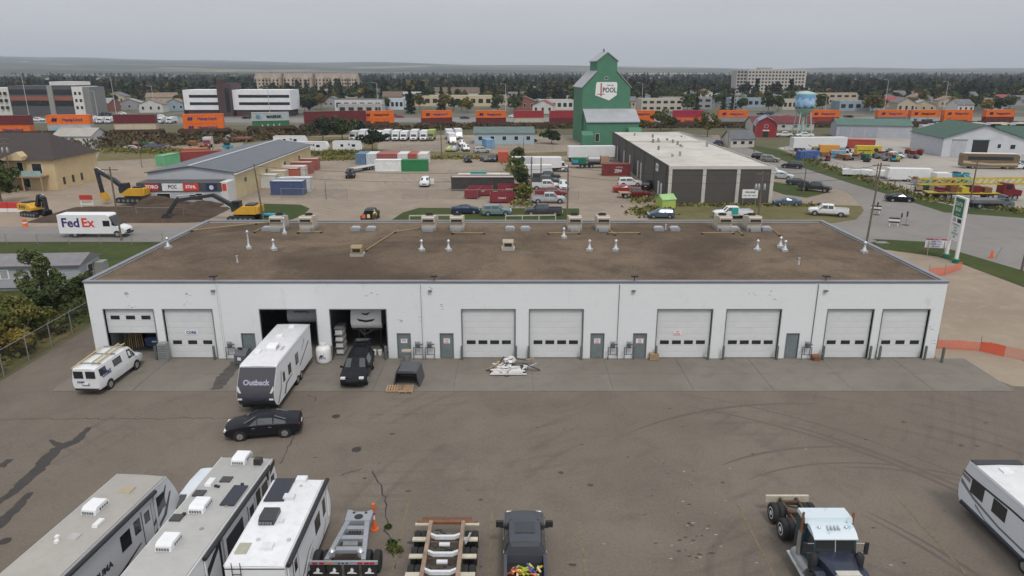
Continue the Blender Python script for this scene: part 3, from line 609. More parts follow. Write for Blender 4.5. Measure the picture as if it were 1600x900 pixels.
x, y = G(381, 569); t = thing('machine_cabinet', 'dark grey wheeled machine with white labels by the man door', 'machine', (x, y, .05), rad(-12)); m = MB(); m.prism([(-.45, .08), (.45, .08), (.45, 1.2), (.1, 1.3), (-.45, .85)], -.5, .5, 'x'); m.build('body', M('machine_grey', (.1, .105, .115), .5, 0, .1, 2), t)
MB().bx(-.2, .1, -.47, -.452, .45, .7).build('label', WHITE, t); MB().bx(-.3, .0, -.1, .05, 1.25, 1.36).build('handle', BLACK, t)
x, y = G(1019, 558); t = thing('wooden_crate', 'small brown crate against the wall left of the door with the red notice', 'crate', (x, FY - .3, .05)); MB().bx(-.35, .35, -.22, .22, 0, .55).build('box', WOOD, t)
for k in range(3): MB().bx(-.37, .37, -.245, -.222, .05 + k * .18, .17 + k * .18).build('slat', WOOD, t)
x, y = G(1270, 561); t = thing('red_machinery', 'small heap of rusty red machine parts beside the rightmost meter', 'scrap', (x, FY - .45, .05)); MB().cyl((-.3, 0, .3), (.25, 0, .35), .2, n=10).build('drum', RUST, t); MB().bx(-.1, .35, -.2, .15, 0, .3).build('block', RUST, t); MB().cyl((.3, -.1, .25), (.5, -.1, .6), .06, n=6).build('pipe', GREY, t)
# truck-bed topper, stand, pallets, scrap heap
x, y = G(640, 595); t = thing('truck_topper', 'dark grey truck bed cover standing on the apron', 'truck topper', (x, y - .2, .05), rad(-4)); CAPM = M('topper_grey', (.05, .055, .065), .35, 0, .1, 2, coat=.3)
m = MB(); pr = [(-1.0, 0), (-.78, 1.1), (-.6, 1.2), (.6, 1.2), (.78, 1.1), (1.0, 0)]; ins = [(-.92, 0), (-.72, 1.05), (-.56, 1.13), (.56, 1.13), (.72, 1.05), (.92, 0)]
for a, b, c, d in zip(pr, pr[1:], ins, ins[1:]): m.prism([a, b, d, c], -.9, 1.0, 'y')
m.build('shell', CAPM, t); m = MB(); m.prism([(-.93, .02), (-.73, 1.08), (.73, 1.08), (.93, .02)], .98, 1.0, 'y'); m.build('end_panel', CAPM, t); MB().bx(-.7, .7, -1.0, -.9, 1.05, 1.16).build('rear_lip', CAPM, t)
x, y = G(636, 570); t = thing('wash_stand', 'small grey sink stand with a tan top behind the truck topper', 'stand', (x, y, .05)); MB().lathe([(.2, 0), (.26, .3), (.26, .75)], 12).build('drum', STEEL, t, 40); MB().bx(-.36, .36, -.26, .26, 1.12, 1.2).build('top', M('tan_board', (.4, .35, .27), .8), t)
for sx_ in (-.3, .3): MB().bx(sx_ - .03, sx_ + .03, -.2, -.14, 0, 1.12).build('leg', GREY, t)
def pallet(px, py, rz, lab):
    x, y = G(px, py); t = thing('wooden_pallet', lab, 'pallet', (x, y, .03), rz)
    for k in range(7): MB().bx(-.6 + k * .183, -.6 + k * .183 + .1, -.5, .5, .12, .145).build('board', WOOD, t)
    for k in (-.46, 0, .46): MB().bx(-.6, .6, k - .045, k + .045, .02, .118).build('runner', WOOD, t)
pallet(617, 609, .05, 'wooden pallet lying flush beside another, nearer the black vehicle'); pallet(635, 610, 1.6, 'wooden pallet with open slats in front of the truck topper')
x, y = G(798, 580); heap = thing('scrap_heap', 'heap of white metal trim and broken panels before the closed door', 'scrap heap', (x, y, .05)); rr = random.Random(21)
BROKEN = [M('scrap_white', (.74, .74, .73), .5, 0, .06, 2, dirt=.2), M('scrap_dark', (.05, .05, .05), .7), WOOD, STEEL, M('scrap_red', (.3, .05, .04), .7)]
for k in range(9):
    yy = -.95 + k * .13; MB().bar((-1.5 + rr.uniform(-.15, .2), yy, .12 + .07 * (k % 4)), (1.1 + rr.uniform(-.3, .3), yy + rr.uniform(-.1, .1), .12 + .08 * (k % 4)), .11, .06).build('trim_strip', BROKEN[0], heap)
for k in range(34):
    p = (rr.uniform(-1.5, 1.7), rr.uniform(-.7, 1.2), rr.uniform(.05, .55)); d = Vector((rr.gauss(0, 1), rr.gauss(0, .6), rr.gauss(0, .35))).normalized() * rr.uniform(.25, .75)
    MB().bar(Vector(p) - d, Vector(p) + d, rr.uniform(.05, .4), rr.uniform(.02, .1)).build('broken_piece', BROKEN[rr.choice((0, 0, 0, 0, 0, 1, 1, 2, 3))], heap)
m = MB()
for k in range(14):
    a, b = 2 * math.pi * k / 14, 2 * math.pi * (k + 1) / 14; m.cyl((.05 + .26 * math.cos(a), .75, .62 + .26 * math.sin(a)), (.05 + .26 * math.cos(b), .75, .62 + .26 * math.sin(b)), .06, n=6)
m.build('hose_ring', BROKEN[0], heap)
# ================================================================== VEHICLES
# station: x, z low, z belt, z top, half width low, belt, top   (forward is +x)
STY = {
 'sedan': dict(st=[(-2.33, .42, .78, .95, .70, .78, .62), (-2.25, .28, .90, 1.07, .80, .87, .72), (-1.85, .2, .95, 1.13, .86, .91, .75), (-1.5, .2, .96, 1.15, .87, .92, .72), (-.7, .2, .97, 1.42, .87, .92, .58), (.3, .2, .97, 1.45, .87, .92, .60), (1.12, .2, .95, 1.05, .87, .91, .77), (1.85, .2, .86, .95, .85, .89, .74), (2.2, .24, .72, .83, .79, .83, .66), (2.34, .36, .6, .7, .66, .70, .55)],
               rear=(3, 4), front=(5, 6), sides=[(3, 4), (4, 5), (5, 6)], wheels=(-1.36, 1.36), r=.33, hw=.9),
 'hatch': dict(st=[(-2.12, .48, .75, .85, .65, .74, .6), (-2.05, .28, .92, 1.05, .8, .87, .72), (-1.75, .22, .95, 1.42, .85, .89, .58), (-.6, .2, .96, 1.5, .86, .9, .6), (.25, .2, .96, 1.47, .86, .9, .6), (1.0, .2, .94, 1.04, .86, .89, .75), (1.7, .22, .78, .86, .84, .87, .7), (2.02, .28, .62, .72, .75, .79, .56), (2.14, .4, .54, .6, .55, .6, .45)],
               rear=(1, 2), front=(4, 5), sides=[(2, 3), (3, 4), (4, 5)], wheels=(-1.28, 1.28), r=.32, hw=.89),
 'suv': dict(st=[(-2.42, .5, .85, .95, .75, .85, .7), (-2.36, .32, 1.05, 1.15, .88, .95, .8), (-2.1, .28, 1.08, 1.66, .9, .95, .66), (-.9, .26, 1.08, 1.74, .91, .96, .70), (.35, .26, 1.08, 1.72, .91, .96, .70), (1.05, .26, 1.06, 1.16, .91, .95, .82), (1.95, .28, .96, 1.04, .9, .94, .78), (2.3, .34, .8, .9, .84, .88, .66), (2.42, .48, .66, .72, .65, .7, .55)],
             rear=(1, 2), front=(4, 5), sides=[(2, 3), (3, 4), (4, 5)], wheels=(-1.42, 1.42), r=.38, hw=.95),
 'van': dict(st=[(-2.95, .55, 1.1, 2.05, .9, .96, .80), (-2.85, .4, 1.15, 2.12, .96, 1.0, .83), (-1.2, .36, 1.15, 2.14, .97, 1.01, .83), (.9, .36, 1.15, 2.12, .97, 1.01, .83), (1.5, .36, 1.15, 2.04, .97, 1.0, .78), (2.1, .38, 1.12, 1.24, .96, .99, .86), (2.75, .42, .98, 1.08, .93, .97, .82), (2.92, .5, .85, .95, .85, .9, .72)],
             rear=None, front=(4, 5), sides=[(1, 2), (2, 3), (3, 4), (4, 5)], wheels=(-1.75, 1.8), r=.38, hw=1.0),
 'cab': dict(st=[(-.95, .5, 1.12, 1.62, .9, .96, .68), (-.85, .45, 1.14, 1.84, .93, .97, .70), (.0, .45, 1.14, 1.88, .94, .98, .73), (.8, .45, 1.14, 1.85, .94, .98, .72), (1.45, .45, 1.12, 1.24, .94, .98, .84), (2.5, .48, 1.04, 1.14, .93, .97, .80), (2.75, .55, .9, 1.0, .86, .92, .72), (2.85, .6, .8, .86, .75, .8, .6)],
             rear=(0, 1), front=(3, 4), sides=[(1, 2), (2, 3), (3, 4)], wheels=(-2.0, 1.85), r=.41, hw=.97),
}
def ring(s):
    x, zl, zb, zt, wl, wb, wt = s
    h = [(0, zl), (wl * .85, zl), (wl, zl + .07), ((wl + wb) / 2 + .02, (zl + zb) / 2), (wb, zb), (wt, zt - .05), (wt * .72, zt), (0, zt + .025)]
    return [(x, y, z) for y, z in h] + [(x, -y, z) for y, z in h[-2:0:-1]]
def lerp3(a, b, t): return tuple(a[i] + (b[i] - a[i]) * t for i in range(3))
def patch(m, A, B, C, D, i0=.08, i1=.92, j0=.12, j1=.88, off=.012):
    """inset quad on the patch A-B (bottom) D-C (top), pushed outward"""
    def P(u, v): return Vector(lerp3(lerp3(A, B, u), lerp3(D, C, u), v))
    q = [P(i0, j0), P(i1, j0), P(i1, j1), P(i0, j1)]; n = (q[1] - q[0]).cross(q[3] - q[0]).normalized()
    c = sum(q, Vector()) / 4
    if n.dot(Vector((c.x * .3, c.y, c.z - .9))) < 0: n = -n
    m.add([p + n * off for p in q], [(0, 1, 2, 3)])
PROTO = {}
def wheels_for(t, xs, hw, r, wd=.24, near=False, rimmat=None, dual=()):
    for i, x in enumerate(xs):
        for s in (-1, 1):
            w2 = wd * (2.2 if i in dual else 1); y0 = s * (hw - w2 + .03); y1 = s * (hw + .03)
            m = MB(); m.cyl((x, s * (hw + .006), r * 1.0), (x, s * (hw + .012), r * 1.0), r * 1.16, n=18); m.build('wheel_arch', BLACK, t)
            m = MB(); m.cyl((x, y0, r), (x, y1, r), r, n=18); wo = m.build('wheel', RUBBER, t, 40)
            m = MB(); m.cyl((x, y1 - s * .01, r), (x, y1 + s * .012, r), r * .6, n=14); m.build('rim', rimmat or STEEL, wo)
            if near:
                for k in range(5):
                    a = 2 * math.pi * k / 5; m = MB(); m.bar((x, y1 + s * .014, r), (x + r * .55 * math.cos(a), y1 + s * .014, r + r * .55 * math.sin(a)), .05, .02, (0, 1, 0)); m.build('spoke', CHROME, wo)
def car(style, col, near=False, hatch_open=False, glassmat=None):
    k = (style, col, near, hatch_open)
    if k in PROTO: return copy_tree(PROTO[k])
    c = STY[style]; P = paint(col); t = thing('car', '', 'car'); st = c['st']
    m = MB(); rs = [ring(s) for s in st]; n = len(rs[0])
    vs = [p for r_ in rs for p in r_]; fs = [(j * n + i, j * n + (i + 1) % n, (j + 1) * n + (i + 1) % n, (j + 1) * n + i) for j in range(len(rs) - 1) for i in range(n)]
    fs += [tuple(range(n)), tuple((len(rs) - 1) * n + i for i in range(n))]; m.add(vs, fs); m.build('body', P, t, 32)
    g = glassmat or CGLASS
    for (a, b) in c['sides']:
        for s in (0, 1):
            i4, i5 = (4, 5) if s == 0 else (n - 4, n - 5)
            mm_ = MB(); A, B, C, D = rs[a][i4], rs[b][i4], rs[b][i5], rs[a][i5]
            if style == 'van' and (a, b) in ((1, 2), (2, 3)):
                patch(mm_, A, B, C, D, .12, .62, .25, .8)
            elif st[b][3] < 1.3: mm_.add([Vector(lerp3(A, D, .12)) + Vector((0, (1 - 2 * s) * .02, 0)), Vector(lerp3(lerp3(A, B, .62), lerp3(D, C, .62), .12)) + Vector((0, (1 - 2 * s) * .02, 0)), Vector(lerp3(A, D, .85)) + Vector((0, (1 - 2 * s) * .02, 0))], [(0, 1, 2)])
            else: patch(mm_, A, B, C, D, .05, .95)
            mm_.build('side_window', g, t)
    for nm, pr in (('rear_window', c['rear']), ('windscreen', c['front'])):
        if not pr: continue
        a, b = pr; mm_ = MB(); A, B, C, D = rs[a][5], rs[a][n - 5], rs[b][n - 5], rs[b][5]
        q = [Vector(lerp3(A, D, .08)), Vector(lerp3(B, C, .08)), Vector(lerp3(B, C, .93)), Vector(lerp3(A, D, .93))]
        up = Vector(((-1 if nm == 'rear_window' else 1) * .02, 0, .045)); q = [p + up for p in q]; q = [Vector((p.x, p.y * .94, p.z)) for p in q]
        mm_.add(q, [(0, 1, 2, 3)]); mm_.build(nm, g, t)
    L0, L1 = st[0][0], st[-1][0]; wz = .72 if style in ('sedan', 'hatch') else .9
    for s in (-1, 1):
        m = MB(); m.cb(L1 - .14, s * st[-2][5] * .76, wz - .02, .2, .34, .13); m.build('headlight', LAMP, t)
        m = MB(); m.cb(L0 + .1, s * st[1][5] * .82, wz + .12, .14, .26, .16 if style != 'van' else .34); m.build('tail_light', TAIL, t)
        m = MB(); m.cb(c['sides'][-1] and st[c['front'][1]][0] - .28, s * (c['hw'] + .1), st[2][2] + .06, .12, .2, .13); m.build('mirror', P if near else BLACK, t)
    MB().cb(L1 - .03, 0, wz - .2, .14, .9, .17).build('grille', BLACK, t); MB().cb(L0 + .0, 0, .5, .1, st[0][5] * 1.7, .14).build('bumper', BLACK if style in ('van', 'suv') else P, t)
    MB().cb(L0 - .03, 0, wz + .02, .03, .42, .14).build('number_plate', WHITE, t)
    if hatch_open:
        m = MB(); m.prism([(-2.1, 1.7), (-3.0, 1.92), (-2.98, 1.98), (-2.05, 1.76)], -.66, .66, 'y'); ho = m.build('tailgate', P, t); MB().bx(-2.9, -2.3, -.5, .5, 1.955, 1.968).build('tailgate_glass', g, ho)
        MB().bx(-2.44, -2.37, -.62, .62, .75, 1.5).build('boot_opening', BLACK, t)
    if near:
        for s in (-1, 1):
            for xs_ in ((-.72, .28, 1.1) if style != 'van' else (.55, 1.55, -.4)):
                wb_ = float(np.interp(xs_, [q[0] for q in st], [q[5] for q in st])); zb_ = float(np.interp(xs_, [q[0] for q in st], [q[2] for q in st])); zl_ = st[3][1] + .1
                MB().bar((xs_, s * (wb_ - .02), zb_ - .03), (xs_, s * (wb_ - .035), zl_ + .05), .012, .1, (1, 0, 0)).build('door_seam', BLACK, t)
            for xs_ in (-.5, .5): MB().cb(xs_, s * (float(np.interp(xs_, [q[0] for q in st], [q[5] for q in st])) + .012), st[3][2] - .13, .2, .03, .035).build('door_handle', P if col[0] > .3 else CHROME, t)
    wheels_for(t, c['wheels'], c['hw'], c['r'], near=near); PROTO[k] = t; t['proto'] = 1
    return t
def pickup(col, near=False, bedload=None, flat=False):
    k = ('pickup', col, near, bedload, flat)
    if k in PROTO: return copy_tree(PROTO[k])
    t = car('cab', col, near) if ('cab', col, near, False) not in PROTO else copy_tree(PROTO[('cab', col, near, False)])
    PROTO.pop(('cab', col, near, False), None); P = paint(col)
    if flat: MB().bx(-3.1, -1.0, -1.05, 1.05, .92, 1.02).build('flat_deck', WOOD, t); MB().bx(-1.06, -1.0, -1.0, 1.0, 1.02, 1.75).build('headboard', GREY, t)
    else:
        for s in (-1, 1):
            m = MB(); m.prism([(s * .97, .55), (s * .99, .9), (s * .96, 1.26), (s * .82, 1.26), (s * .82, .8), (s * .9, .55)], -3.1, -.97, 'x'); m.build('bed_side', P, t)
        MB().bx(-3.08, -.98, -.82, .82, .74, .8).build('bed_floor', BLACK, t); MB().bx(-3.14, -3.06, -.86, .86, .6, 1.25).build('tailgate', P, t); MB().bx(-1.02, -.97, -.84, .84, .8, 1.25).build('bed_front', P, t)
    MB().bx(-3.28, -3.14, -.85, .85, .5, .66).build('rear_bumper', CHROME, t)
    for s in (-1, 1): MB().cb(-3.13, s * .9, .98, .07, .14, .32).build('tail_light', TAIL, t)
    PROTO[k] = t; return t
def boxtruck(col, boxcol, L=6.5, hgt=3.3, near=False):
    k = ('boxtruck', col, boxcol, L, hgt)
    if k in PROTO: return copy_tree(PROTO[k])
    t = thing('box_truck', '', 'truck'); P = paint(col)
    m = MB(); m.prism([(1.3, .55), (3.1, .55), (3.15, 1.0), (3.0, 1.25), (2.35, 1.4), (1.9, 2.25), (1.3, 2.3)], -1.02, 1.02, 'y'); m.build('cab', P, t)
    m = MB(); m.quad((2.37, -.88, 1.43), (2.37, .88, 1.43), (1.945, .82, 2.2), (1.945, -.82, 2.2)); m.build('windscreen', GLASS, t)
    for s in (-1, 1): m = MB(); m.quad((1.4, s * 1.03, 1.4), (2.15, s * 1.03, 1.4), (1.86, s * 1.03, 2.1), (1.4, s * 1.03, 2.1)); m.build('side_window', GLASS, t); MB().cb(3.1, s * .75, .98, .14, .3, .2).build('headlight', LAMP, t)
    MB().cb(3.14, 0, .95, .08, .9, .3).build('grille', BLACK, t); MB().cb(3.18, 0, .6, .12, 2.0, .22).build('bumper', CHROME, t)
    MB().bx(1.25 - L, 1.25, -1.2, 1.2, .95, hgt).build('cargo_box', M('box_%.2f_%.2f_%.2f' % boxcol, boxcol, .5, 0, .05, .6, dirt=.15), t); MB().bx(1.2 - L, 1.3, -.5, .5, .6, .94).build('chassis', BLACK, t)
    wheels_for(t, (-L + 2.6, 2.35), 1.0, .46, .25, dual=(0,)); PROTO[k] = t; return t
def put(t, label, cat, x, y, head, group=None, z=.03, name=None):
    """head: degrees, direction the front points, 0 = +X, 90 = away from the photographer"""
    if 'proto' in t: del t['proto']
    t.location = (x, y, z); t.rotation_euler = (0, 0, rad(head)); tag(t, label, cat, group)
    if name: t.name = name
    return t
BLK = (.015, .016, .02); WHT = (.72, .73, .74); SIL = (.42, .44, .46); GRY = (.07, .075, .09); MAR = (.16, .015, .02); RDD = (.35, .03, .03); BLU = (.05, .09, .2); TEAL = (.16, .24, .26); NAVYC = (.03, .045, .09)
# --- near vehicles
a = Vector(G(372, 690)); b = Vector(G(442, 684)); c = (a + b) / 2; c.y += .85
put(car('sedan', BLK, True), 'black sedan crossing the lot below the trailer nose', 'car', c.x, c.y, math.degrees(math.atan2(a.y - b.y, a.x - b.x)), name='parked_car')
put(car('suv', BLK, True, True), 'black sport utility vehicle with its tailgate raised at the open bay', 'car', -11.75, 49.9, -88, z=.05, name='parked_car')
vn = put(car('van', WHT, True), 'white work van with ladders on its roof before the half-open door', 'van', -30.35, 49.45, 88, z=.05, name='work_van')
text('CORE', .42, M('ink_navy'), vn, (-2.0, -1.03, 1.38), (rad(90), 0, 0), .015); text('CORE', .2, M('ink_navy'), vn, (-2.975, .35, 1.05), (rad(90), 0, rad(-90)), .008)
for s in (-1, 1):
    MB().bx(-2.985, -2.955, s * .44 - .34, s * .44 + .34, 1.35, 1.88).build('rear_window', GLASS, vn)
MB().bx(-2.99, -2.96, -.25, .25, .8, .97).build('plate_recess', BLACK, vn)
for x in (-2.2, -.4, 1.0): MB().bx(x - .03, x + .03, -.85, .85, 2.17, 2.25).build('rack_bar', STEEL, vn)
LADM = M('ladder_fibreglass', (.50, .40, .18), .6, 0, .12, 3)
def ladder(x, y, z, rz, lab, L=3.9, roll=0):
    t = thing('ladder', lab, 'ladder', (x, y, z), rz); t.rotation_euler = (0, roll, rz)
    for s in (-.21, .21): MB().bx(s - .03, s + .03, -L / 2, L / 2, 0, .09).build('rail', LADM, t)
    for k in range(11): MB().cyl((-.21, -L / 2 + .2 + k * .35, .045), (.21, -L / 2 + .2 + k * .35, .045), .022, n=6).build('rung', ALU, t)
ladder(-29.95, 48.9, 2.32, rad(1), 'long yellow ladder lying flat on the white van roof'); ladder(-31.15, 48.2, 2.25, rad(2), 'yellow ladder hung off the left roof edge of the white van', 3.4, rad(-35))
pk = put(pickup(GRY, True, 'load'), 'dark grey pickup with bright straps in its open bed', 'pickup', .6, 28.4, 90, name='pickup_truck')
MB().bx(-.3, .55, -.45, .45, 1.905, 1.915).build('sunroof', GLASS, pk)
for s in (-1, 1): MB().cb(1.15, s * 1.2, 1.36, .16, .36, .3).build('tow_mirror', BLACK, pk)
rr = random.Random(3); CL = [(.6, .12, .05), (.65, .5, .05), (.35, .4, .05), (.06, .1, .3), (.65, .55, .3)]
for k in range(34):
    c_ = CL[min(4, int(k / 7))] if rr.random() < .7 else rr.choice(CL); p = Vector((-1.75 + rr.uniform(-.25, .3), .62 - k * .037 + rr.uniform(-.1, .1), .86 + rr.uniform(0, .22))); d = Vector((rr.gauss(0, 1), rr.gauss(0, 1), rr.gauss(0, .4))).normalized() * .16
    MB().bar(p - d, p + d, .09, .05).build('strap_coil', M('strap_%.2f%.2f' % c_[:2], c_, .7), pk)
for k in range(9): MB().bx(-2.9, -2.0, -.6 + k * .15, -.53 + k * .15, .802, .83).build('bed_rib', GREY, pk)
put(car('suv', (.62, .66, .70), True), 'white vehicle mostly hidden between two parked travel trailers', 'car', -16.3, 32.0, -90, name='parked_car')
bc = put(car('sedan', BLU), 'blue car parked inside the half-open workshop bay', 'car', -29.8, 57.6, 90, z=.06, name='parked_car')
# --- travel trailers  (local: forward +x, body x from -L/2..L/2)
def trailer(lab, x, y, head, L, Wd, Ht, roofcol, front='slope', frontcol=None, sidecol=(.74, .75, .76), awning=None, cat='trailer', z=.03, floor=.55, graphics=(), windows=(), acs=(), vents=(), panels=(), doors=(), nose=1.0, rearw=False, backcol=None, wheels=(-.9, .0)):
    t = thing('travel_trailer', lab, cat, (x, y, z), rad(head), None); SD = M('side_%.2f' % sidecol[0], sidecol, .35, 0, .03, .5, dirt=.08); h = L / 2
    zz = lambda k: floor + k * (Ht - floor)
    nz = [(h - nose * .55, floor), (h - nose * .2, zz(.1)), (h - .02, zz(.24)), (h, zz(.36)), (h - nose * .1, zz(.5)), (h - nose * .3, zz(.66)), (h - nose * .55, zz(.81)), (h - nose * .8, Ht - .12)]
    prof = [(-h, floor), *nz, (h - nose * 1.1, Ht - .02), (-h + .12, Ht - .02), (-h, Ht - .12)]
    m = MB(); m.prism(prof, -Wd / 2, Wd / 2, 'y'); m.build('body', SD, t)
    rp = [(h - nose * .8 + .0, Ht - .1), (h - nose * 1.1, Ht + .0), (-h + .1, Ht + .0), (-h - .0, Ht - .1)]
    m = MB(); m.add([(px, s * (Wd / 2 + (.0 if i in (0, 3) else -.03)), pz + .03) for s in (-1, 1) for i, (px, pz) in enumerate(rp)] + [(px, 0, pz + .06) for px, pz in rp], [(0, 1, 9, 8), (1, 2, 10, 9), (2, 3, 11, 10), (8, 9, 5, 4), (9, 10, 6, 5), (10, 11, 7, 6)])
    m.build('roof', M('rv_roof_%.2f_%.2f' % roofcol[:2], roofcol, .65, 0, .06, .9, dirt=.22), t, 60)
    if frontcol:
        FM = M('rv_front_%.2f' % frontcol[0], frontcol, .4, 0, .05, 1, spec=.15); m = MB(); fp = [(a + .014, b + .006) for a, b in nz]
        m.add([(px, s * (Wd / 2 - .02), pz) for s in (-1, 1) for px, pz in fp], [(i, i + 1, len(fp) + i + 1, len(fp) + i) for i in range(len(fp) - 1)]); m.build('front_cap', FM, t, 60)
    for s in (-1, 1): MB().bx(-h, h - nose * .9, s * (Wd / 2 + .012) - .012, s * (Wd / 2 + .012) + .012, Ht - .09, Ht + .0).build('roof_trim', SD, t)
    if awning:
        s, x0, x1 = awning; MB().cyl((x0, s * (Wd / 2 + .11), Ht - .14), (x1, s * (Wd / 2 + .11), Ht - .14), .1, n=10).build('awning', BLACK, t)
        for xx in (x0 + .1, x1 - .1): MB().bx(xx - .04, xx + .04, s * (Wd / 2 + .06) - .03, s * (Wd / 2 + .06) + .03, floor + .5, Ht - .2).build('awning_arm', SD, t)
    for (s, x0, x1, z0, z1) in windows: MB().bx(x0, x1, s * (Wd / 2 + .008) - .008, s * (Wd / 2 + .008) + .008, z0, z1).build('window', GLASS, t)
    for (s, x0, x1, z0, z1) in doors:
        d = MB().bx(x0, x1, s * (Wd / 2 + .01) - .01, s * (Wd / 2 + .01) + .01, z0, z1).build('door', SD, t)
        for e_ in ((x0 - .025, x0), (x1, x1 + .025)): MB().bx(*e_, s * (Wd / 2 + .012) - .012, s * (Wd / 2 + .012) + .012, z0, z1).build('door_edge', BLACK, d)
        MB().bx(x0 + .15, x1 - .15, s * (Wd / 2 + .015) - .016, s * (Wd / 2 + .015) + .016, z1 - .75, z1 - .2).build('door_window', GLASS, d)
    for i, (s, pts, gc) in enumerate(graphics):
        m = MB(); yy = s * (Wd / 2 + .005 + .0015 * i); m.add([(u, yy, v) for u, v in pts], [tuple(range(len(pts)))]); m.build('side_stripe', M('stripe_%.2f_%.2f_%.2f' % gc, gc, .35, 0, .05, 1), t)
    for (xx, yy, c_) in acs:
        AM = M('ac_%.2f' % c_[0], c_, .5, 0, .05, 2); m = MB(); m.prism([(-.5, 0), (.5, 0), (.44, .22), (.3, .32), (-.38, .32), (-.5, .2)], -.34, .34, 'y'); ao = m.build('air_conditioner', AM, t, 30, (xx, yy, Ht + .07)); ao.rotation_euler = (0, 0, math.pi)
        for s in (-1, 1):
            for k in range(4): MB().bx(-.4 + k * .16, -.29 + k * .16, s * .345 - .006, s * .345 + .006, .06, .18).build('grille_slot', GREY, ao)
        for k in range(5): MB().bx(.5 - .002, .512, -.28 + k * .115, -.2 + k * .115, .04, .17).build('grille_slot', GREY, ao)
    for (xx, yy, dx_, dy_, hz, c_) in vents:
        m = MB(); m.prism([(-dx_ / 2, 0), (dx_ / 2, 0), (dx_ / 2 * .85, hz), (-dx_ / 2 * .85, hz)], -dy_ / 2, dy_ / 2, 'y'); m.build('roof_vent_lid', M('lid_%.2f_%.2f_%.2f' % c_, c_, .45, 0, .08, 3), t, None, (xx, yy, Ht + .05))
    for (xx, yy, dx_, dy_) in panels: 
        po = MB().bx(-dx_ / 2, dx_ / 2, -dy_ / 2, dy_ / 2, 0, .04).build('solar_panel', M('solar_black', (.02, .022, .035), .2, 0, .05, 2), t, None, (xx, yy, Ht + .075))
    if rearw: MB().bx(-h - .016, -h, -.45, .45, floor + 1.25, floor + 1.9).build('rear_window', GLASS, t)
    if backcol:
        MB().bx(-h - .012, -h, -Wd / 2, Wd / 2, Ht - .2, Ht - .16).build('rear_trim', BLACK, t)
        for yy in (.55, .9): MB().cyl((-h - .06, yy, floor + .3), (-h - .06, yy, Ht + .15), .018, n=6).build('ladder_rail', BLACK, t)
        for k in range(6): MB().cyl((-h - .06, .55, floor + .5 + k * .35), (-h - .06, .9, floor + .5 + k * .35), .015, n=6).build('ladder_rung', BLACK, t)
        for yy in (-.95, .98): MB().bx(-h - .03, -h, yy - .06, yy + .06, floor + .3, floor + .55).build('tail_light', TAIL, t)
    MB().bx(-h + .05, h - nose * .5, -Wd / 2 + .04, Wd / 2 - .04, floor - .14, floor - .002).build('underbelly', BLACK, t)
    m = MB()
    for s in (-1, 1): m.bar((h - nose * .7, s * .7, floor - .1), (h + .95, 0, floor - .12), .1, .12)
    m.build('hitch_frame', BLACK, t); MB().cyl((h + .75, 0, .02), (h + .75, 0, floor + .25), .05, n=8).build('tongue_jack', BLACK, t)
    for xx in wheels:
        for s in (-1, 1):
            MB().cyl((xx, s * (Wd / 2 - .22), .36), (xx, s * (Wd / 2 + .012), .36), .36, n=16).build('wheel', RUBBER, t, 40); MB().cyl((xx, s * (Wd / 2 + .012), .36), (xx, s * (Wd / 2 + .025), .36), .2, n=12).build('rim', STEEL, t)
    return t
BK = (.03, .03, .035); DG = (.1, .1, .11); LGR = (.32, .32, .33)
tan_ = (.355, .335, .305)
t1 = trailer('long tan-roofed travel trailer with a white air conditioner and swooping black side stripes', -18.75, 26.1, 84, 11.0, 2.5, 3.3, tan_, sidecol=(.52, .53, .545), awning=(-1, -4.6, 3.6), nose=.9,
    graphics=[(-1, [(-1.2, .75), (.6, .95), (2.2, 1.35), (2.2, 1.27), (.6, .78), (-1.2, .6)], BK), (-1, [(3.2, .9), (4.3, 1.4), (4.9, 2.4), (4.75, 2.4), (4.1, 1.55), (3.2, 1.05)], BK), (-1, [(3.0, 1.3), (4.1, 1.9), (4.6, 2.9), (4.5, 2.9), (3.9, 2.1), (3.0, 1.42)], BK)],
    windows=[(-1, 3.7, 4.35, 1.9, 2.7), (-1, .9, 1.6, 1.75, 2.55), (-1, 1.9, 2.35, 1.9, 2.6)], doors=[(-1, 2.5, 3.2, .8, 2.75), (-1, -3.2, -2.5, .8, 2.75)], acs=[(1.7, .3, (.74, .75, .76))],
    vents=[(3.3, -.15, .55, .6, .05, (.36, .31, .2)), (.7, -.55, .6, .25, .12, (.72, .72, .72)), (-.25, -.1, .45, .45, .05, (.4, .39, .38)), (-.4, .55, .16, .16, .12, (.75, .75, .75)), (-.7, .35, .16, .16, .12, (.75, .75, .75))])
text('PUMA', .42, M('ink_dark'), t1, (-.35, -1.262, 1.75), bold=.015)
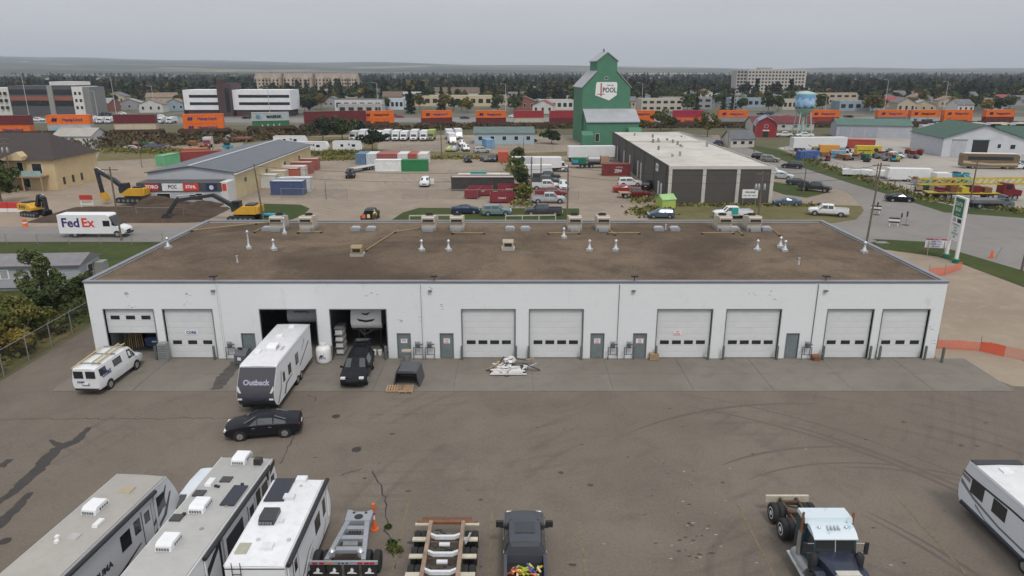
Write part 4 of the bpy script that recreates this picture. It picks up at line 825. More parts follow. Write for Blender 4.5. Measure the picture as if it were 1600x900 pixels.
t2 = trailer('grey-roofed travel trailer with solar panel and tall black side windows between two others', -13.85, 26.4, 87, 12.4, 2.6, 3.45, (.40, .395, .38), sidecol=(.72, .73, .74), nose=.5, awning=(-1, -1.9, 5.2),
    windows=[(-1, .2, 1.9, 1.15, 2.7), (-1, 4.2, 4.9, 1.5, 2.8), (-1, 5.2, 5.75, 1.6, 2.6)], doors=[(-1, 2.5, 3.25, .8, 2.8)],
    graphics=[(-1, [(-4.5, 1.2), (-1.5, 2.2), (.05, 3.1), (-.25, 3.2), (-2, 2.4), (-4.5, 1.4)], BK), (-1, [(-.5, .7), (-.3, .7), (-.3, 3.1), (-.5, 3.1)], BK), (-1, [(-.2, .7), (-.05, .7), (-.05, 3.0), (-.2, 3.0)], LGR), (-1, [(3.5, .7), (4.0, .7), (4.0, 2.9), (3.5, 2.9)], BK), (-1, [(5.0, 2.6), (6.0, 3.0), (6.0, 3.3), (4.8, 3.1)], BK)],
    acs=[(5.4, .1, (.75, .76, .77)), (1.3, .25, (.75, .76, .77)), (-1.3, .35, (.75, .76, .77))], panels=[(2.3, -.85, 1.6, .68)],
    vents=[(3.6, .1, .5, .5, .07, (.05, .05, .05)), (2.4, .85, .5, .5, .07, (.05, .05, .05)), (.5, .95, .5, .5, .07, (.05, .05, .05)), (3.3, .75, .65, .3, .12, (.7, .71, .72)), (5.15, -.85, .36, .36, .3, (.03, .03, .03)), (3.0, .35, .12, .12, .1, BK), (2.95, .2, .12, .12, .1, BK), (3.2, -.85, .12, .12, .1, BK), (.75, .75, .14, .14, .1, BK), (-.2, -.5, .15, .15, .04, (.3, .25, .2)), (1.5, -.85, .15, .15, .04, (.3, .25, .2))])
t3 = trailer('white-roofed travel trailer with two dark roof panels and a rear ladder', -10.45, 27.75, 90, 7.1, 2.44, 3.2, (.70, .71, .72), nose=.9, awning=(-1, -3.4, 3.0), rearw=True, backcol=BK, frontcol=(.07, .07, .08),
    windows=[(-1, 2.15, 2.6, 1.5, 2.35), (-1, .75, 1.6, 1.45, 2.25)], doors=[(-1, -2.6, -1.95, .75, 2.7)], graphics=[(-1, [(-1.6, 1.0), (-.4, 1.6), (.5, 1.5), (-.4, 1.5), (-1.2, .95)], (.16, .16, .17)), (-1, [(-1.1, .8), (.2, 1.3), (.2, 1.2), (-.8, .75)], (.3, .3, .31)), (-1, [(1.8, .6), (2.6, 1.2), (2.6, 1.1), (2.0, .6)], (.3, .3, .3))],
    acs=[(-.5, .35, (.04, .042, .045))], panels=[(1.75, .6, 1.9, .95)], vents=[(2.6, -.2, .45, .5, .16, (.68, .7, .72)), (1.1, -.05, .42, .5, .16, (.6, .62, .64)), (-2.5, -.2, .45, .5, .14, (.66, .68, .7)), (-2.55, .8, .75, .5, .04, (.36, .35, .27)), (-.75, -.25, .22, .2, .14, (.6, .6, .58)), (2.1, -.3, .12, .12, .05, STEEL and (.4, .4, .4)), (-2.0, -.95, .14, .14, .08, (.5, .5, .5)), (-2.0, .35, .14, .14, .08, (.5, .5, .5))], wheels=(-.9, -.1))
t4 = trailer('white travel trailer with dark grey nose lettered Outback backing out of a bay', -17.15, 47.85, -90, 9.2, 2.5, 3.3, (.66, .66, .67), nose=1.25, frontcol=(.075, .078, .082), z=.05,
    windows=[(1, 2.15, 2.55, 1.6, 2.3), (1, .7, 1.35, 1.6, 2.35), (1, -1.1, -.4, 1.6, 2.45)], graphics=[(1, [(4.05, .7), (3.2, 1.5), (2.9, 2.6), (2.75, 2.6), (2.95, 1.4), (3.7, .65)], LGR), (1, [(2.6, .7), (2.0, 1.35), (.6, 1.45), (.6, 1.38), (1.8, 1.2), (2.3, .65)], DG), (1, [(-1.3, 1.3), (-3.9, 2.3), (-3.9, 2.1), (-1.3, 1.15)], DG), (1, [(-2.0, 2.2), (-2.9, 2.9), (-2.9, 2.7), (-2.0, 2.05)], LGR)],
    acs=[(.6, .1, (.78, .78, .78))], vents=[(1.3, -.75, .7, .35, .12, (.74, .74, .74)), (-1.8, -.2, .45, .45, .12, (.75, .75, .75)), (-3.8, .1, .4, .4, .12, (.76, .76, .76)), (.6, .75, .7, .1, .07, (.4, .4, .4))], wheels=(-.6, -1.5))
nrm = math.atan2(.57, 1.5)
text('Outback', .5, M('sign_silver', (.34, .34, .42), .5), t4, (4.26, 0, 2.34), (rad(62), 0, rad(90)), .02)
m = MB(); m.prism([(-.75, 1.42), (0, 1.28), (.75, 1.42), (.6, 1.3), (0, 1.18), (-.6, 1.3)], 4.62, 4.65, 'x'); m.build('emblem', M('emblem_navy', (.03, .04, .08), .4), t4)
for s in (-1, 1): m = MB(); m.prism([(s * 1.2, 2.2), (s * .92, 1.65), (s * 1.02, 1.62), (s * 1.22, 1.9)], 4.44, 4.56, 'x'); m.build('cap_flash', WHITE, t4); MB().bx(4.62, 4.66, s * 1.05 - .14, s * 1.05 + .14, 1.25, 1.36).build('marker_lamp', LAMP, t4)
t5 = trailer('white travel trailer with grey and black stripes parked at the right of the lot', 25.0, 28.2, 90, 9.6, 2.5, 3.0, (.70, .70, .70), nose=.5, sidecol=(.66, .69, .73), wheels=(-1.4, -.5), frontcol=(.6, .63, .67),
    windows=[(1, 2.9, 3.9, 1.5, 2.25), (1, 1.2, 2.2, 1.5, 2.25)], graphics=[(1, [(4.65, 2.35), (3.9, 2.32), (1.0, 2.45), (-4.8, 2.4), (-4.8, 2.3), (1.0, 2.33), (3.9, 2.2), (4.65, 2.25)], BK), (1, [(4.7, 2.2), (4.0, 2.15), (4.0, 1.9), (4.7, 2.0)], (.22, .2, .2)), (1, [(4.7, 1.85), (3.6, 1.4), (1.5, 1.1), (-4.8, 1.0), (-4.8, .9), (1.5, .98), (3.6, 1.25), (4.7, 1.6)], (.16, .17, .19)), (1, [(3.4, 1.15), (2.4, .78), (-.5, .7), (-.5, .62), (2.2, .66), (3.3, 1.0)], (.16, .17, .19)), (1, [(4.5, .56), (-4.8, .56), (-4.8, .72), (4.4, .72)], (.05, .07, .1))],
    vents=[(3.3, .1, .5, .5, .1, (.75, .75, .75)), (-.5, -.6, .7, .6, .3, (.4, .4, .4))])
MB().bx(3.9, 4.35, -1.2, 1.2, 3.02, 3.09).build('dark_roof_band', M('band_dark', (.04, .04, .045), .6), t5)
# noses of trailers waiting inside the bays
t6 = trailer('silver-fronted trailer inside the bay behind the Outback', -17.3, 59.6, -90, 9, 2.4, 4.1, (.6, .6, .6), nose=.7, frontcol=(.42, .44, .47), floor=2.4, z=.06, wheels=())
scrawl('oooooooo', .24, M('ink_dark'), t6, (4.5, 0, 3.4), (rad(72), 0, rad(90)), .01)
for xx in (-3.5, 3.2):
    for s in (-1, 1): MB().bx(xx - .08, xx + .08, s * .9 - .08, s * .9 + .08, 0, 2.3).build('landing_leg', BLACK, t6)
t7 = trailer('white trailer nose with dark mouth-like graphic inside the open bay', -11.9, 59.0, -90, 9, 2.5, 4.15, (.6, .6, .6), nose=.6, frontcol=(.70, .70, .70), floor=2.1, z=.06, wheels=())
for xx in (-3.5, 3.2):
    for s in (-1, 1): MB().bx(xx - .08, xx + .08, s * .9 - .08, s * .9 + .08, 0, 2.0).build('landing_leg', BLACK, t7)
m = MB(); m.prism([(-.75, 3.02), (0, 2.9), (.75, 3.02), (.55, 2.82), (0, 2.72), (-.55, 2.82)], 4.515, 4.53, 'x'); m.build('nose_graphic', BLACK, t7)
m = MB(); m.prism([(-.4, 3.5), (0, 3.42), (.4, 3.6), (.1, 3.3), (-.2, 3.35)], 4.42, 4.46, 'x'); m.build('nose_graphic', BLACK, t7)
# things just inside the bays
rr = random.Random(9)
t = thing('storage_shelf', 'shelf of white boxes inside the open bay by the propane cylinder', 'shelf', (-14.1, 54.6, .06))
for k in range(5): MB().bx(-.35, .35, -.6, .9, .1 + k * .55, .14 + k * .55).build('shelf_board', GREY, t)
for k in range(16): zz = .15 + .55 * (k % 4); yy = -.5 + .34 * (k // 4); MB().bx(-.28, .28, yy, yy + .28, zz, zz + rr.uniform(.25, .42)).build('box', M('box_white', (.6, .6, .58), .7), t)
t = thing('tyre_wheel', 'spare wheel leaning in the open bay', 'wheel', (-10.35, 54.6, .06)); MB().cyl((0, 0, .38), (0, .22, .38), .38, n=16).build('tyre', RUBBER, t); MB().cyl((0, -.012, .38), (0, 0, .38), .24, n=14).build('rim', STEEL, t)
t = thing('plastic_pails', 'pair of pale pails on the bay floor', 'pails', (-11.3, 54.2, .06))
for s in (0, .45): MB().lathe([(.15, 0), (.18, .4)], 12, (s, 0, 0)).build('pail', WHITE, t)
for k in range(9):
    xx = -32.3 + k * .14; o = MB().bar((xx, 55.2 + .1 * k, .07), (xx - .5, 56.6, 2.6 + rr.uniform(-.5, .6)), .09, .05).build('timber_plank', M('plank_%d' % (k % 3), ((.45, .3, .12), (.3, .2, .1), (.5, .38, .18))[k % 3], .8), None); tag(o, 'timber plank leaning inside the half-open bay', 'plank', 'planks leaning inside the half-open bay')
# ================================================================== OLD SEMI TRACTOR
t = thing('semi_tractor', 'old bobtail semi truck with peeling white cab roof and long dark hood', 'semi truck', (14.45, 29.0, .03), rad(-90))
HOOD = M('hood_dark_blue', (.02, .028, .05), .35, 0, .2, 1.5, dirt=.25, coat=.15)
def peeling():
    m, N, L, b = nodes('peeling_roof_paint'); tc = N.new('ShaderNodeTexCoord'); n = N.new('ShaderNodeTexNoise'); n.inputs['Scale'].default_value = 1.7; n.inputs['Detail'].default_value = 8; n.inputs['Roughness'].default_value = .7
    L.new(tc.outputs['Object'], n.inputs['Vector']); r = N.new('ShaderNodeValToRGB'); e = r.color_ramp.elements; e[0].position = .26; e[0].color = (.04, .13, .17, 1); e[1].position = .40; e[1].color = (.58, .66, .70, 1); q = e.new(.34); q.color = (.3, .45, .5, 1)
    L.new(n.outputs[0], r.inputs[0]); L.new(r.outputs[0], b.inputs['Base Color']); b.inputs['Roughness'].default_value = .5; return m
PEEL = peeling(); CABM = M('cab_teal_black', (.02, .05, .065), .4, 0, .2, 1.5, dirt=.2)
DRUST = M('dark_rust', (.085, .05, .034), .9, 0, .4, 3)
for s in (-1, 1): MB().bx(-3.3, 3.3, s * .42 - .05, s * .42 + .05, .75, 1.02).build('frame_rail', DRUST, t)
for x in (-3.0, -2.0, -.7): MB().bx(x - .08, x + .08, -.38, .38, .8, .98).build('crossmember', DRUST, t)
MB().bx(-2.1, -1.85, -.5, .5, 1.03, 1.1).build('fifth_wheel_mount', DRUST, t)
for k in range(7): MB().bar((-3.1 + .45 * k, -.3, .95), (-2.9 + .45 * k, .3, .9), .05).build('brake_line', BLACK, t)
for x in (-2.65, -1.3):
    MB().cyl((x, -.9, .52), (x, .9, .52), .09, n=8).build('axle', RUST, t)
    for s in (-1, 1):
        for yy in (.62, .94): MB().lathe([(.3, -.14), (.48, -.15), (.53, -.1), (.53, .1), (.48, .15), (.3, .14)], 22).build('tyre', RUBBER, t, 40, (x, s * yy, .53)).rotation_euler = (rad(90), 0, 0)
        MB().lathe([(.31, 0), (.31, .05), (.27, .06), (.25, -.06), (.12, -.05), (.12, .06), (.02, .07)], 20).build('rim', WHITE, t, 40, (x, s * 1.03, .53)).rotation_euler = (rad(-90) * s, 0, 0)
MB().bx(-3.5, -3.36, -1.12, 1.12, .7, 1.05).build('rear_panel', M('cream_board', (.5, .46, .36), .7, 0, .15, 2, dirt=.3), t)
# sleeper and cab
m = MB(); m.prism([(.25, .75), (1.25, .75), (1.25, 2.62), (.25, 2.62)], -1.05, 1.05, 'y'); m.build('sleeper', CABM, t)
m = MB(); m.prism([(.2, 2.62), (1.2, 2.62), (1.12, 2.86), (.28, 2.82)], -1.08, 1.08, 'y'); m.build('sleeper_roof', PEEL, t)
m = MB(); m.prism([(1.26, .8), (2.1, .8), (2.1, 1.75), (1.92, 2.4), (1.26, 2.45)], -.95, .95, 'y'); m.build('cab', CABM, t)
m = MB(); m.prism([(1.15, 2.46), (1.92, 2.42), (2.06, 2.36), (2.06, 2.4), (1.85, 2.56), (1.5, 2.7), (1.15, 2.66)], -.98, .98, 'y'); m.build('cab_roof', PEEL, t)
for s in (-1, 1):
    m = MB(); m.quad((2.125, s * .04, 1.76), (2.125, s * .88, 1.76), (1.955, s * .84, 2.36), (1.955, s * .04, 2.36)); m.build('windscreen', GLASS, t)
    m = MB(); m.quad((1.4, s * .956, 1.72), (2.0, s * .956, 1.72), (1.88, s * .956, 2.3), (1.4, s * .956, 2.3)); m.build('side_window', GLASS, t)
    for k in range(3 if s == 1 else 0): pass
    MB().cyl((1.05, s * 1.14, .9), (1.05, s * 1.14, 2.1), .13, n=10).build('exhaust_muffler', CHROME if s < 0 else RUST, t, 40); MB().cyl((1.05, s * 1.14, 2.1), (1.05, s * 1.14, 3.1), .06, n=8).build('exhaust_stack', RUST, t, 40)
    m = MB(); m.cyl((.55, s * 1.0, .62), (2.1, s * 1.0, .62), .32, n=16); m.build('fuel_tank', STEEL, t, 40); MB().bx(.4, 2.3, s * 1.32 - .08, s * 1.32 + .08, .5, .58).build('running_board', ALU, t)
    MB().lathe([(.19, 0), (.21, .1), (.21, .6), (.12, .75)], 14, (2.3, s * 1.02, 1.1)).build('air_cleaner', BLACK, t, 40)
    MB().bx(2.05, 2.12, s * 1.38 - .09, s * 1.38 + .09, 1.65, 2.25).build('mirror', BLACK, t)
    for zz in (1.7, 2.2): MB().cyl((2.0, s * .95, zz - .05), (2.08, s * 1.38, zz), .02, n=6).build('mirror_arm', CHROME, t)
    m = MB(); m.lathe([(.3, -.16), (.5, -.15), (.53, -.08), (.53, .08), (.5, .15), (.3, .16)], 20); o = m.build('tyre', RUBBER, t, 40, (2.95, s * .98, .53)); o.rotation_euler = (rad(90), 0, 0)
    m = MB(); m.prism([(2.25, .95), (2.4, 1.25), (2.85, 1.35), (3.3, 1.2), (3.6, .9), (3.5, .9), (3.2, 1.12), (2.85, 1.25), (2.5, 1.15), (2.35, .92)], s * .72, s * 1.16, 'y'); m.build('front_fender', HOOD, t)
    MB().lathe([(.02, 0), (.14, .02), (.14, .2), (.05, .26)], 12).build('headlight', CHROME, t, 40, (3.5, s * .85, 1.1)).rotation_euler = (0, rad(90), 0)
m = MB(); rs = [(2.1, .90, 1.2, 1.80), (2.8, .68, 1.15, 1.78), (3.5, .54, 1.05, 1.68)]
vs = []
for x, w_, zl, zt in rs: vs += [(x, -w_, .8), (x, -w_, zt - .14), (x, -w_ * .7, zt), (x, w_ * .7, zt), (x, w_, zt - .14), (x, w_, .8)]
m.add(vs, [(j * 6 + i, j * 6 + (i + 1) % 6, j * 6 + 6 + (i + 1) % 6, j * 6 + 6 + i) for j in range(2) for i in range(6)] + [(0, 1, 2, 3, 4, 5), (12, 13, 14, 15, 16, 17)]); m.build('hood', HOOD, t)
MB().bx(3.5, 3.6, -.57, .57, .7, 1.7).build('grille', STEEL, t); MB().bx(3.3, 3.62, -.5, .5, 1.705, 1.74).build('grille_shell', M('cream_chrome', (.55, .53, .47), .4, .3, .1, 3), t); MB().bx(3.68, 3.85, -1.15, 1.15, .45, .75).build('bumper', CHROME, t)
MB().bar((2.13, 0, 1.74), (1.965, 0, 2.37), .04, .02).build('windscreen_bar', ALU, t)
for yy in (-.24, -.08, .08, .24, ): MB().cyl((1.5, yy, 2.72), (1.75, yy, 2.68), .035, .05, n=8).build('roof_horn', CHROME, t, 40)
for yy in (-.62, .6): MB().lathe([(.06, 0), (.07, .1), (.02, .14)], 10, (1.6, yy, 2.64)).build('roof_lamp', CHROME, t, 40)
# ================================================================== STEERABLE DOLLY WITH GREY GOOSENECK
DGREY = M('dolly_grey', (.30, .32, .35), .5, .1, .1, 1.5, dirt=.2)
t = thing('trailer_dolly', 'grey gooseneck trailer dolly with red lamps and emblem mudflaps', 'trailer dolly', (-7.65, 27.9, .03))
for s in (-1, 1):
    m = MB(); m.add([(s * .75, -.5, 1.0), (s * .95, -.5, 1.0), (s * .6, 2.3, 1.05), (s * .36, 2.3, 1.05)], [(0, 1, 2, 3)]); m.add([(s * .75, -.5, .72), (s * .95, -.5, .72), (s * .6, 2.3, .8), (s * .36, 2.3, .8)], [(3, 2, 1, 0)])
    m.f += [(0, 3, 7, 4), (1, 2, 6, 5), (2, 3, 7, 6), (0, 1, 5, 4)]; m.build('side_beam', DGREY, t)
m = MB(); m.prism([(-.62, 2.3), (.62, 2.3), (.66, 3.2), (.5, 3.2), (.3, 3.05), (-.3, 3.05), (-.5, 3.2), (-.66, 3.2)], .85, 1.08, 'z'); m.build('neck_plate', DGREY, t)
for yy, r_ in ((2.62, .22), ): MB().cyl((0, yy, 1.081), (0, yy, 1.09), r_, n=18).build('king_pin_hole', BLACK, t)
for xx in (-.3, .3): MB().cyl((xx, 2.95, 1.081), (xx, 2.95, 1.09), .08, n=10).build('plate_hole', BLACK, t)
for yy, c_ in ((.3, DGREY), (1.15, DGREY), (1.9, DGREY)): MB().bx(-.6, .6, yy - .14, yy + .14, .8, .98).build('cross_beam', c_, t)
for k in range(5): MB().cyl((-.3 + .15 * k, .5, .8), (-.25 + .12 * k, 1.9, .85), .05, n=6).build('air_line', BLACK, t)
MB().cyl((-.35, .75, .85), (.35, .75, .85), .16, n=12).build('air_tank', GREY, t)
for s in (-1, 1):
    for xx in (.95, 1.38):
        MB().lathe([(.25, -.14), (.46, -.15), (.5, -.1), (.5, .1), (.46, .15), (.25, .14)], 20).build('tyre', RUBBER, t, 40, (s * xx, .05, .5)).rotation_euler = (0, rad(90), 0)
    MB().lathe([(.13, 0), (.15, .1), (.15, .3), (.08, .38)], 12, (s * .66, -.15, .9)).build('air_bag', ALU, t, 40)
MB().bx(-1.55, 1.55, -.78, -.68, .92, 1.08).build('rear_bumper', DGREY, t)
for xx, c_ in ((-1.3, TAIL), (-.98, TAIL), (.75, TAIL), (1.05, TAIL), (1.3, TAIL)): MB().bx(xx - .11, xx + .11, -.795, -.781, .95, 1.05).build('lamp', c_, t)
MB().bx(-.72, -.55, -.795, -.781, .95, 1.05).build('amber_lamp', M('amber', (.7, .2, .02), .4), t)
for xx in (-.2, -.02, .16): MB().cyl((xx, -.795, 1.0), (xx, -.781, 1.0), .045, n=8).build('plug_hole', BLACK, t)
for k, xx in enumerate((-1.2, -.45, .35, 1.15)):
    fo = MB().bx(xx - .34, xx + .34, -.76, -.74, .28, .91).build('mudflap', BLACK, t)
    m = MB(); m.prism([(xx - .22, .42), (xx + .22, .42), (xx + .2, .47), (xx + .05, .5), (xx + .1, .62), (xx + .02, .75), (xx - .05, .68), (xx - .06, .55), (xx - .2, .48)], -.768, -.762, 'y'); m.build('mudflap_emblem', WHITE, fo)
MB().bar((-1.55, -.7, 1.0), (-1.95, -.45, 1.0), .3, .05).build('side_board', M('tan_board'), t)
# ================================================================== BARE LOWBOY CHASSIS
t = thing('lowboy_chassis', 'rusty bare trailer chassis with cream fender boards and rows of dual tyres', 'trailer chassis', (-3.2, 27.6, .03))
CRM = M('cream_board'); 
for s in (-1, 1): MB().bx(s * .8 - .09, s * .8 + .09, -2.6, 2.6, .82, 1.1).build('frame_rail', M('rusty_cream', (.28, .20, .145), .85, 0, .35, 2, dirt=.4), t)
for k, yy in enumerate((2.0, .75, -.5, -1.75)):
    for s in (-1, 1):
        for xx in (1.06, 1.4): MB().lathe([(.2, -.14), (.38, -.15), (.42, -.1), (.42, .1), (.38, .15), (.2, .14)], 18).build('tyre', RUBBER, t, 40, (s * xx, yy, .42)).rotation_euler = (0, rad(90), 0)
        MB().bx(s * 1.22 - .34, s * 1.22 + .34, yy - .75, yy - .48, .86, .93).build('fender_board', CRM, t)
    MB().cyl((-.8, yy, .45), (.8, yy, .45), .07, n=8).build('axle', RUST, t)
    m = MB(); m.prism([(-.7, yy - .55), (-.45, yy - .72), (.45, yy - .72), (.7, yy - .55), (.7, yy - .42), (.42, yy - .58), (-.42, yy - .58), (-.7, yy - .42)], .95, 1.13, 'z'); m.build('curved_crossmember', M('white_steel', (.62, .64, .66), .5, 0, .1, 2, dirt=.3), t)
    MB().cyl((-.25, yy - .95, .85), (.25, yy - .95, .85), .11, n=10).build('air_tank', M('white_steel'), t)
    for q in range(4): MB().bar((R.uniform(-.6, .6), yy + R.uniform(-.3, .3), .75), (R.uniform(-.6, .6), yy + R.uniform(-.3, .3), .8), .04).build('air_hose', BLACK, t)
for s in (-1, 1): MB().bx(s * 1.22 - .36, s * 1.22 + .36, 2.44, 2.62, .88, .95).build('fender_board', CRM, t)
MB().bx(-1.5, 1.5, 2.6, 2.72, .85, 1.0).build('front_beam', RUST, t)
for k in range(13): MB().bx(-1.25 + k * .2, -1.22 + k * .2, 2.72, 3.1, .9, .93).build('grate_bar', RUST, t)
for k in range(4): MB().bx(-1.27, 1.2, 2.74 + k * .11, 2.76 + k * .11, .93, .955).build('grate_bar', RUST, t)
MB().bar((1.0, .9, 1.0), (1.2, 1.7, 1.02), .1, .06).build('steel_bar', STEEL, t)
t = thing('delineator_cone', 'orange and white traffic post on a cone beside the grey dolly', 'traffic cone', (-7.0, 31.0, .03)); OR = M('safety_orange', (.72, .13, .03), .6)
MB().lathe([(.2, 0), (.2, .04), (.13, .05), (.06, .6)], 14).build('cone', OR, t, 40); MB().lathe([(.05, .6), (.05, .85)], 10).build('lower_band', WHITE, t); MB().lathe([(.05, .85), (.05, .98)], 10).build('dark_band', BLACK, t); MB().lathe([(.05, .98), (.05, 1.25), (.09, 1.26), (.09, 1.5), (.03, 1.52)], 10).build('upper_post', OR, t, 40)
# ================================================================== LEFT: FENCE, SHRUBS, MOBILE HOME
def linkmat():
    m, N, L, b = nodes('chain_link'); b.inputs['Base Color'].default_value = (.12, .125, .125, 1); b.inputs['Metallic'].default_value = .2; b.inputs['Roughness'].default_value = .5
    tc = N.new('ShaderNodeTexCoord'); sx = N.new('ShaderNodeSeparateXYZ'); L.new(tc.outputs['Object'], sx.inputs[0]); outs = []
    for sg in (1, -1):
        a = N.new('ShaderNodeMath'); a.operation = 'MULTIPLY_ADD'; a.inputs[1].default_value = sg; L.new(sx.outputs[2], a.inputs[0])
        h = N.new('ShaderNodeMath'); h.operation = 'ADD'; L.new(sx.outputs[0], h.inputs[0]); L.new(sx.outputs[1], h.inputs[1]); L.new(h.outputs[0], a.inputs[2])
        d = N.new('ShaderNodeMath'); d.operation = 'DIVIDE'; d.inputs[1].default_value = .085; L.new(a.outputs[0], d.inputs[0])
        f = N.new('ShaderNodeMath'); f.operation = 'FRACT'; L.new(d.outputs[0], f.inputs[0]); l = N.new('ShaderNodeMath'); l.operation = 'LESS_THAN'; l.inputs[1].default_value = .055; L.new(f.outputs[0], l.inputs[0]); outs.append(l)
    mx = N.new('ShaderNodeMath'); mx.operation = 'MAXIMUM'; L.new(outs[0].outputs[0], mx.inputs[0]); L.new(outs[1].outputs[0], mx.inputs[1]); L.new(mx.outputs[0], b.inputs['Alpha']); return m
LINK = linkmat()
def chainfence(P, h, lab, step=3.0, z=0):
    t = thing('chain_link_fence', lab, 'fence', (P[0][0], P[0][1], z)); o0 = Vector(P[0])
    for a, b in zip(P, P[1:]):
        a = Vector(a) - o0; b = Vector(b) - o0; n = max(1, int((b - a).length / step)); 
        for k in range(n + 1):
            p = a.lerp(b, k / n); MB().cyl((p.x, p.y, 0), (p.x, p.y, h + .05), .04, n=6).build('post', STEEL, t)
            if k < n:
                q = a.lerp(b, (k + 1) / n); m = MB(); m.quad((p.x, p.y, .05), (q.x, q.y, .05), (q.x, q.y, h), (p.x, p.y, h)); m.build('mesh_panel', LINK, t); MB().cyl((p.x, p.y, h), (q.x, q.y, h), .025, n=5).build('top_rail', STEEL, t)
    return t
cf = chainfence([(-38.8, 38), (-39.0, 62)], 2.1, 'galvanised chain link fence along the shrubs left of the workshop')
for k in range(9): y = 38 + 3 * k; MB().bar((-38.8 - (y - 38) * .0083 + 38.8, y - 38, 2.1), (-38.55 - (y - 38) * .0083 + 38.8, y - 38, 2.45), .04).build('barb_arm', STEEL, cf)
chainfence([(-110, 93), (-38.5, 93)], 1.5, 'low wire fence between the grass strip and the road', 4)
def tree_mesh(seed, hgt, rad_, n, leaf, kind):
    r = np.random.RandomState(seed)
    if kind == 'conifer':
        z = r.beta(1.1, 1.6, n) * .93 + .05; rr_ = (1 - z) ** .85 * rad_ * (.75 + .35 * np.sin(z * 40 + r.uniform(0, 6))) * np.sqrt(r.uniform(.15, 1, n)); a = r.uniform(0, 2 * np.pi, n)
        a = np.round(a * 7 / (2 * np.pi) + r.normal(0, .28, n)) * (2 * np.pi / 7) + z * 9 + r.normal(0, .12, n)
        p = np.stack([rr_ * np.cos(a), rr_ * np.sin(a), z * hgt - rr_ * .18], 1)
    else:
        k = 22; c = r.normal(size=(k, 3)); c /= np.linalg.norm(c, axis=1)[:, None]; c *= r.uniform(.3, .82, (k, 1)); c[:, 2] = c[:, 2] * .9
        idx = r.randint(0, k, n); d = r.normal(size=(n, 3)); d /= np.linalg.norm(d, axis=1)[:, None]; p = c[idx] + d * (r.uniform(.12, .36, (k, 1))[idx]) * np.cbrt(r.uniform(.2, 1, (n, 1)))
        p = p * (rad_, rad_, hgt * .4) + (0, 0, hgt * .58)
    p = p[p[:, 2] > .25]; return quads(p, leaf * r.uniform(.6, 1.4, len(p)), r)
TM = {}
def tree(kind, seed, hgt, rad_, x, y, lab, group, n=900, leaf=.55, mat=None, cat='tree', name=None, z=0, rz=0, sc=1.):
    k = (kind, seed, hgt, rad_, n, mat.name)
    if k not in TM:
        tr = MB(); tr.cyl((0, 0, 0), (R.uniform(-.1, .1), 0, hgt * .75), .035 * hgt * .5 + .05, .04, n=7)
        r = random.Random(seed)
        if kind != 'conifer':
            for q in range(5): a = r.uniform(0, 6.28); tr.cyl((0, 0, hgt * r.uniform(.25, .5)), (math.cos(a) * rad_ * .6, math.sin(a) * rad_ * .6, hgt * r.uniform(.55, .8)), .05, .02, n=5)
        TM[k] = (qmesh('crown', tree_mesh(seed, hgt, rad_, n, leaf, kind), mat), tr.mesh('trunk', POLE))
    t = thing(name or ('conifer_tree' if kind == 'conifer' else 'leafy_tree'), lab, cat, (x, y, z), rz, group); t.scale = (sc, sc, sc)
    obj('crown', TM[k][0], t); obj('trunk', TM[k][1], t); return t
bush = lambda seed, x, y, r_, h, lab, mat, n=4200: tree('leafy', seed, h, r_, x, y, lab, 'shrubs behind the chain link fence', n, .21, mat, 'shrub', 'shrub')
for i, (x, y, r_, h, mt) in enumerate(((-42.5, 47.5, 2.6, 4.0, LF_B), (-45.5, 50.5, 3.0, 4.0, LF_B), (-42.2, 52, 2.3, 4.3, LF_B), (-45.8, 55.5, 2.8, 3.6, LF_B), (-42.5, 57, 2.5, 4.6, LF_B), (-41.5, 61.5, 2.2, 5.2, LF_G), (-49.5, 53, 3.2, 3.2, LF_B), (-46.5, 60.5, 2.4, 3.4, LF_B), (-41.3, 65.5, 2.0, 4.6, LF_G), (-50, 58, 2.6, 2.6, LF_B), (-44.5, 44, 2.6, 3.4, LF_B), (-40.6, 45, 1.6, 2.3, LF_B), (-40.8, 49.5, 1.7, 2.6, LF_B), (-40.6, 54.2, 1.6, 2.5, LF_Y), (-40.7, 58.6, 1.7, 2.8, LF_B), (-43.6, 54.6, 1.9, 3.2, LF_Y), (-47.5, 47, 2.4, 3.0, LF_Y))):
    bush(40 + i, x, y, r_, h, 'dense %s shrub behind the chain link fence' % ('yellowing' if mt is LF_B else ('golden' if mt is LF_Y else 'dark green')), mt)
tree('leafy', 77, 7.2, 2.2, -44.6, 64.5, 'tall olive green tree in front of the grey mobile home', None, 5200, .2, leaf_mat('leaf_spruce', (.06, .08, .03), (.16, .18, .07)), rz=1)
v = quads(np.stack([np.random.RandomState(3).uniform(-80, -39.8, 9000), np.random.RandomState(4).uniform(42, 69, 9000), np.random.RandomState(5).uniform(.05, .5, 9000)], 1), np.full(9000, .3), np.random.RandomState(6)); o = obj('weeds', qmesh('weeds', v, LF_B)); o['kind'] = 'stuff'; tag(o, 'tall brown and green weeds covering the bank', 'weeds')
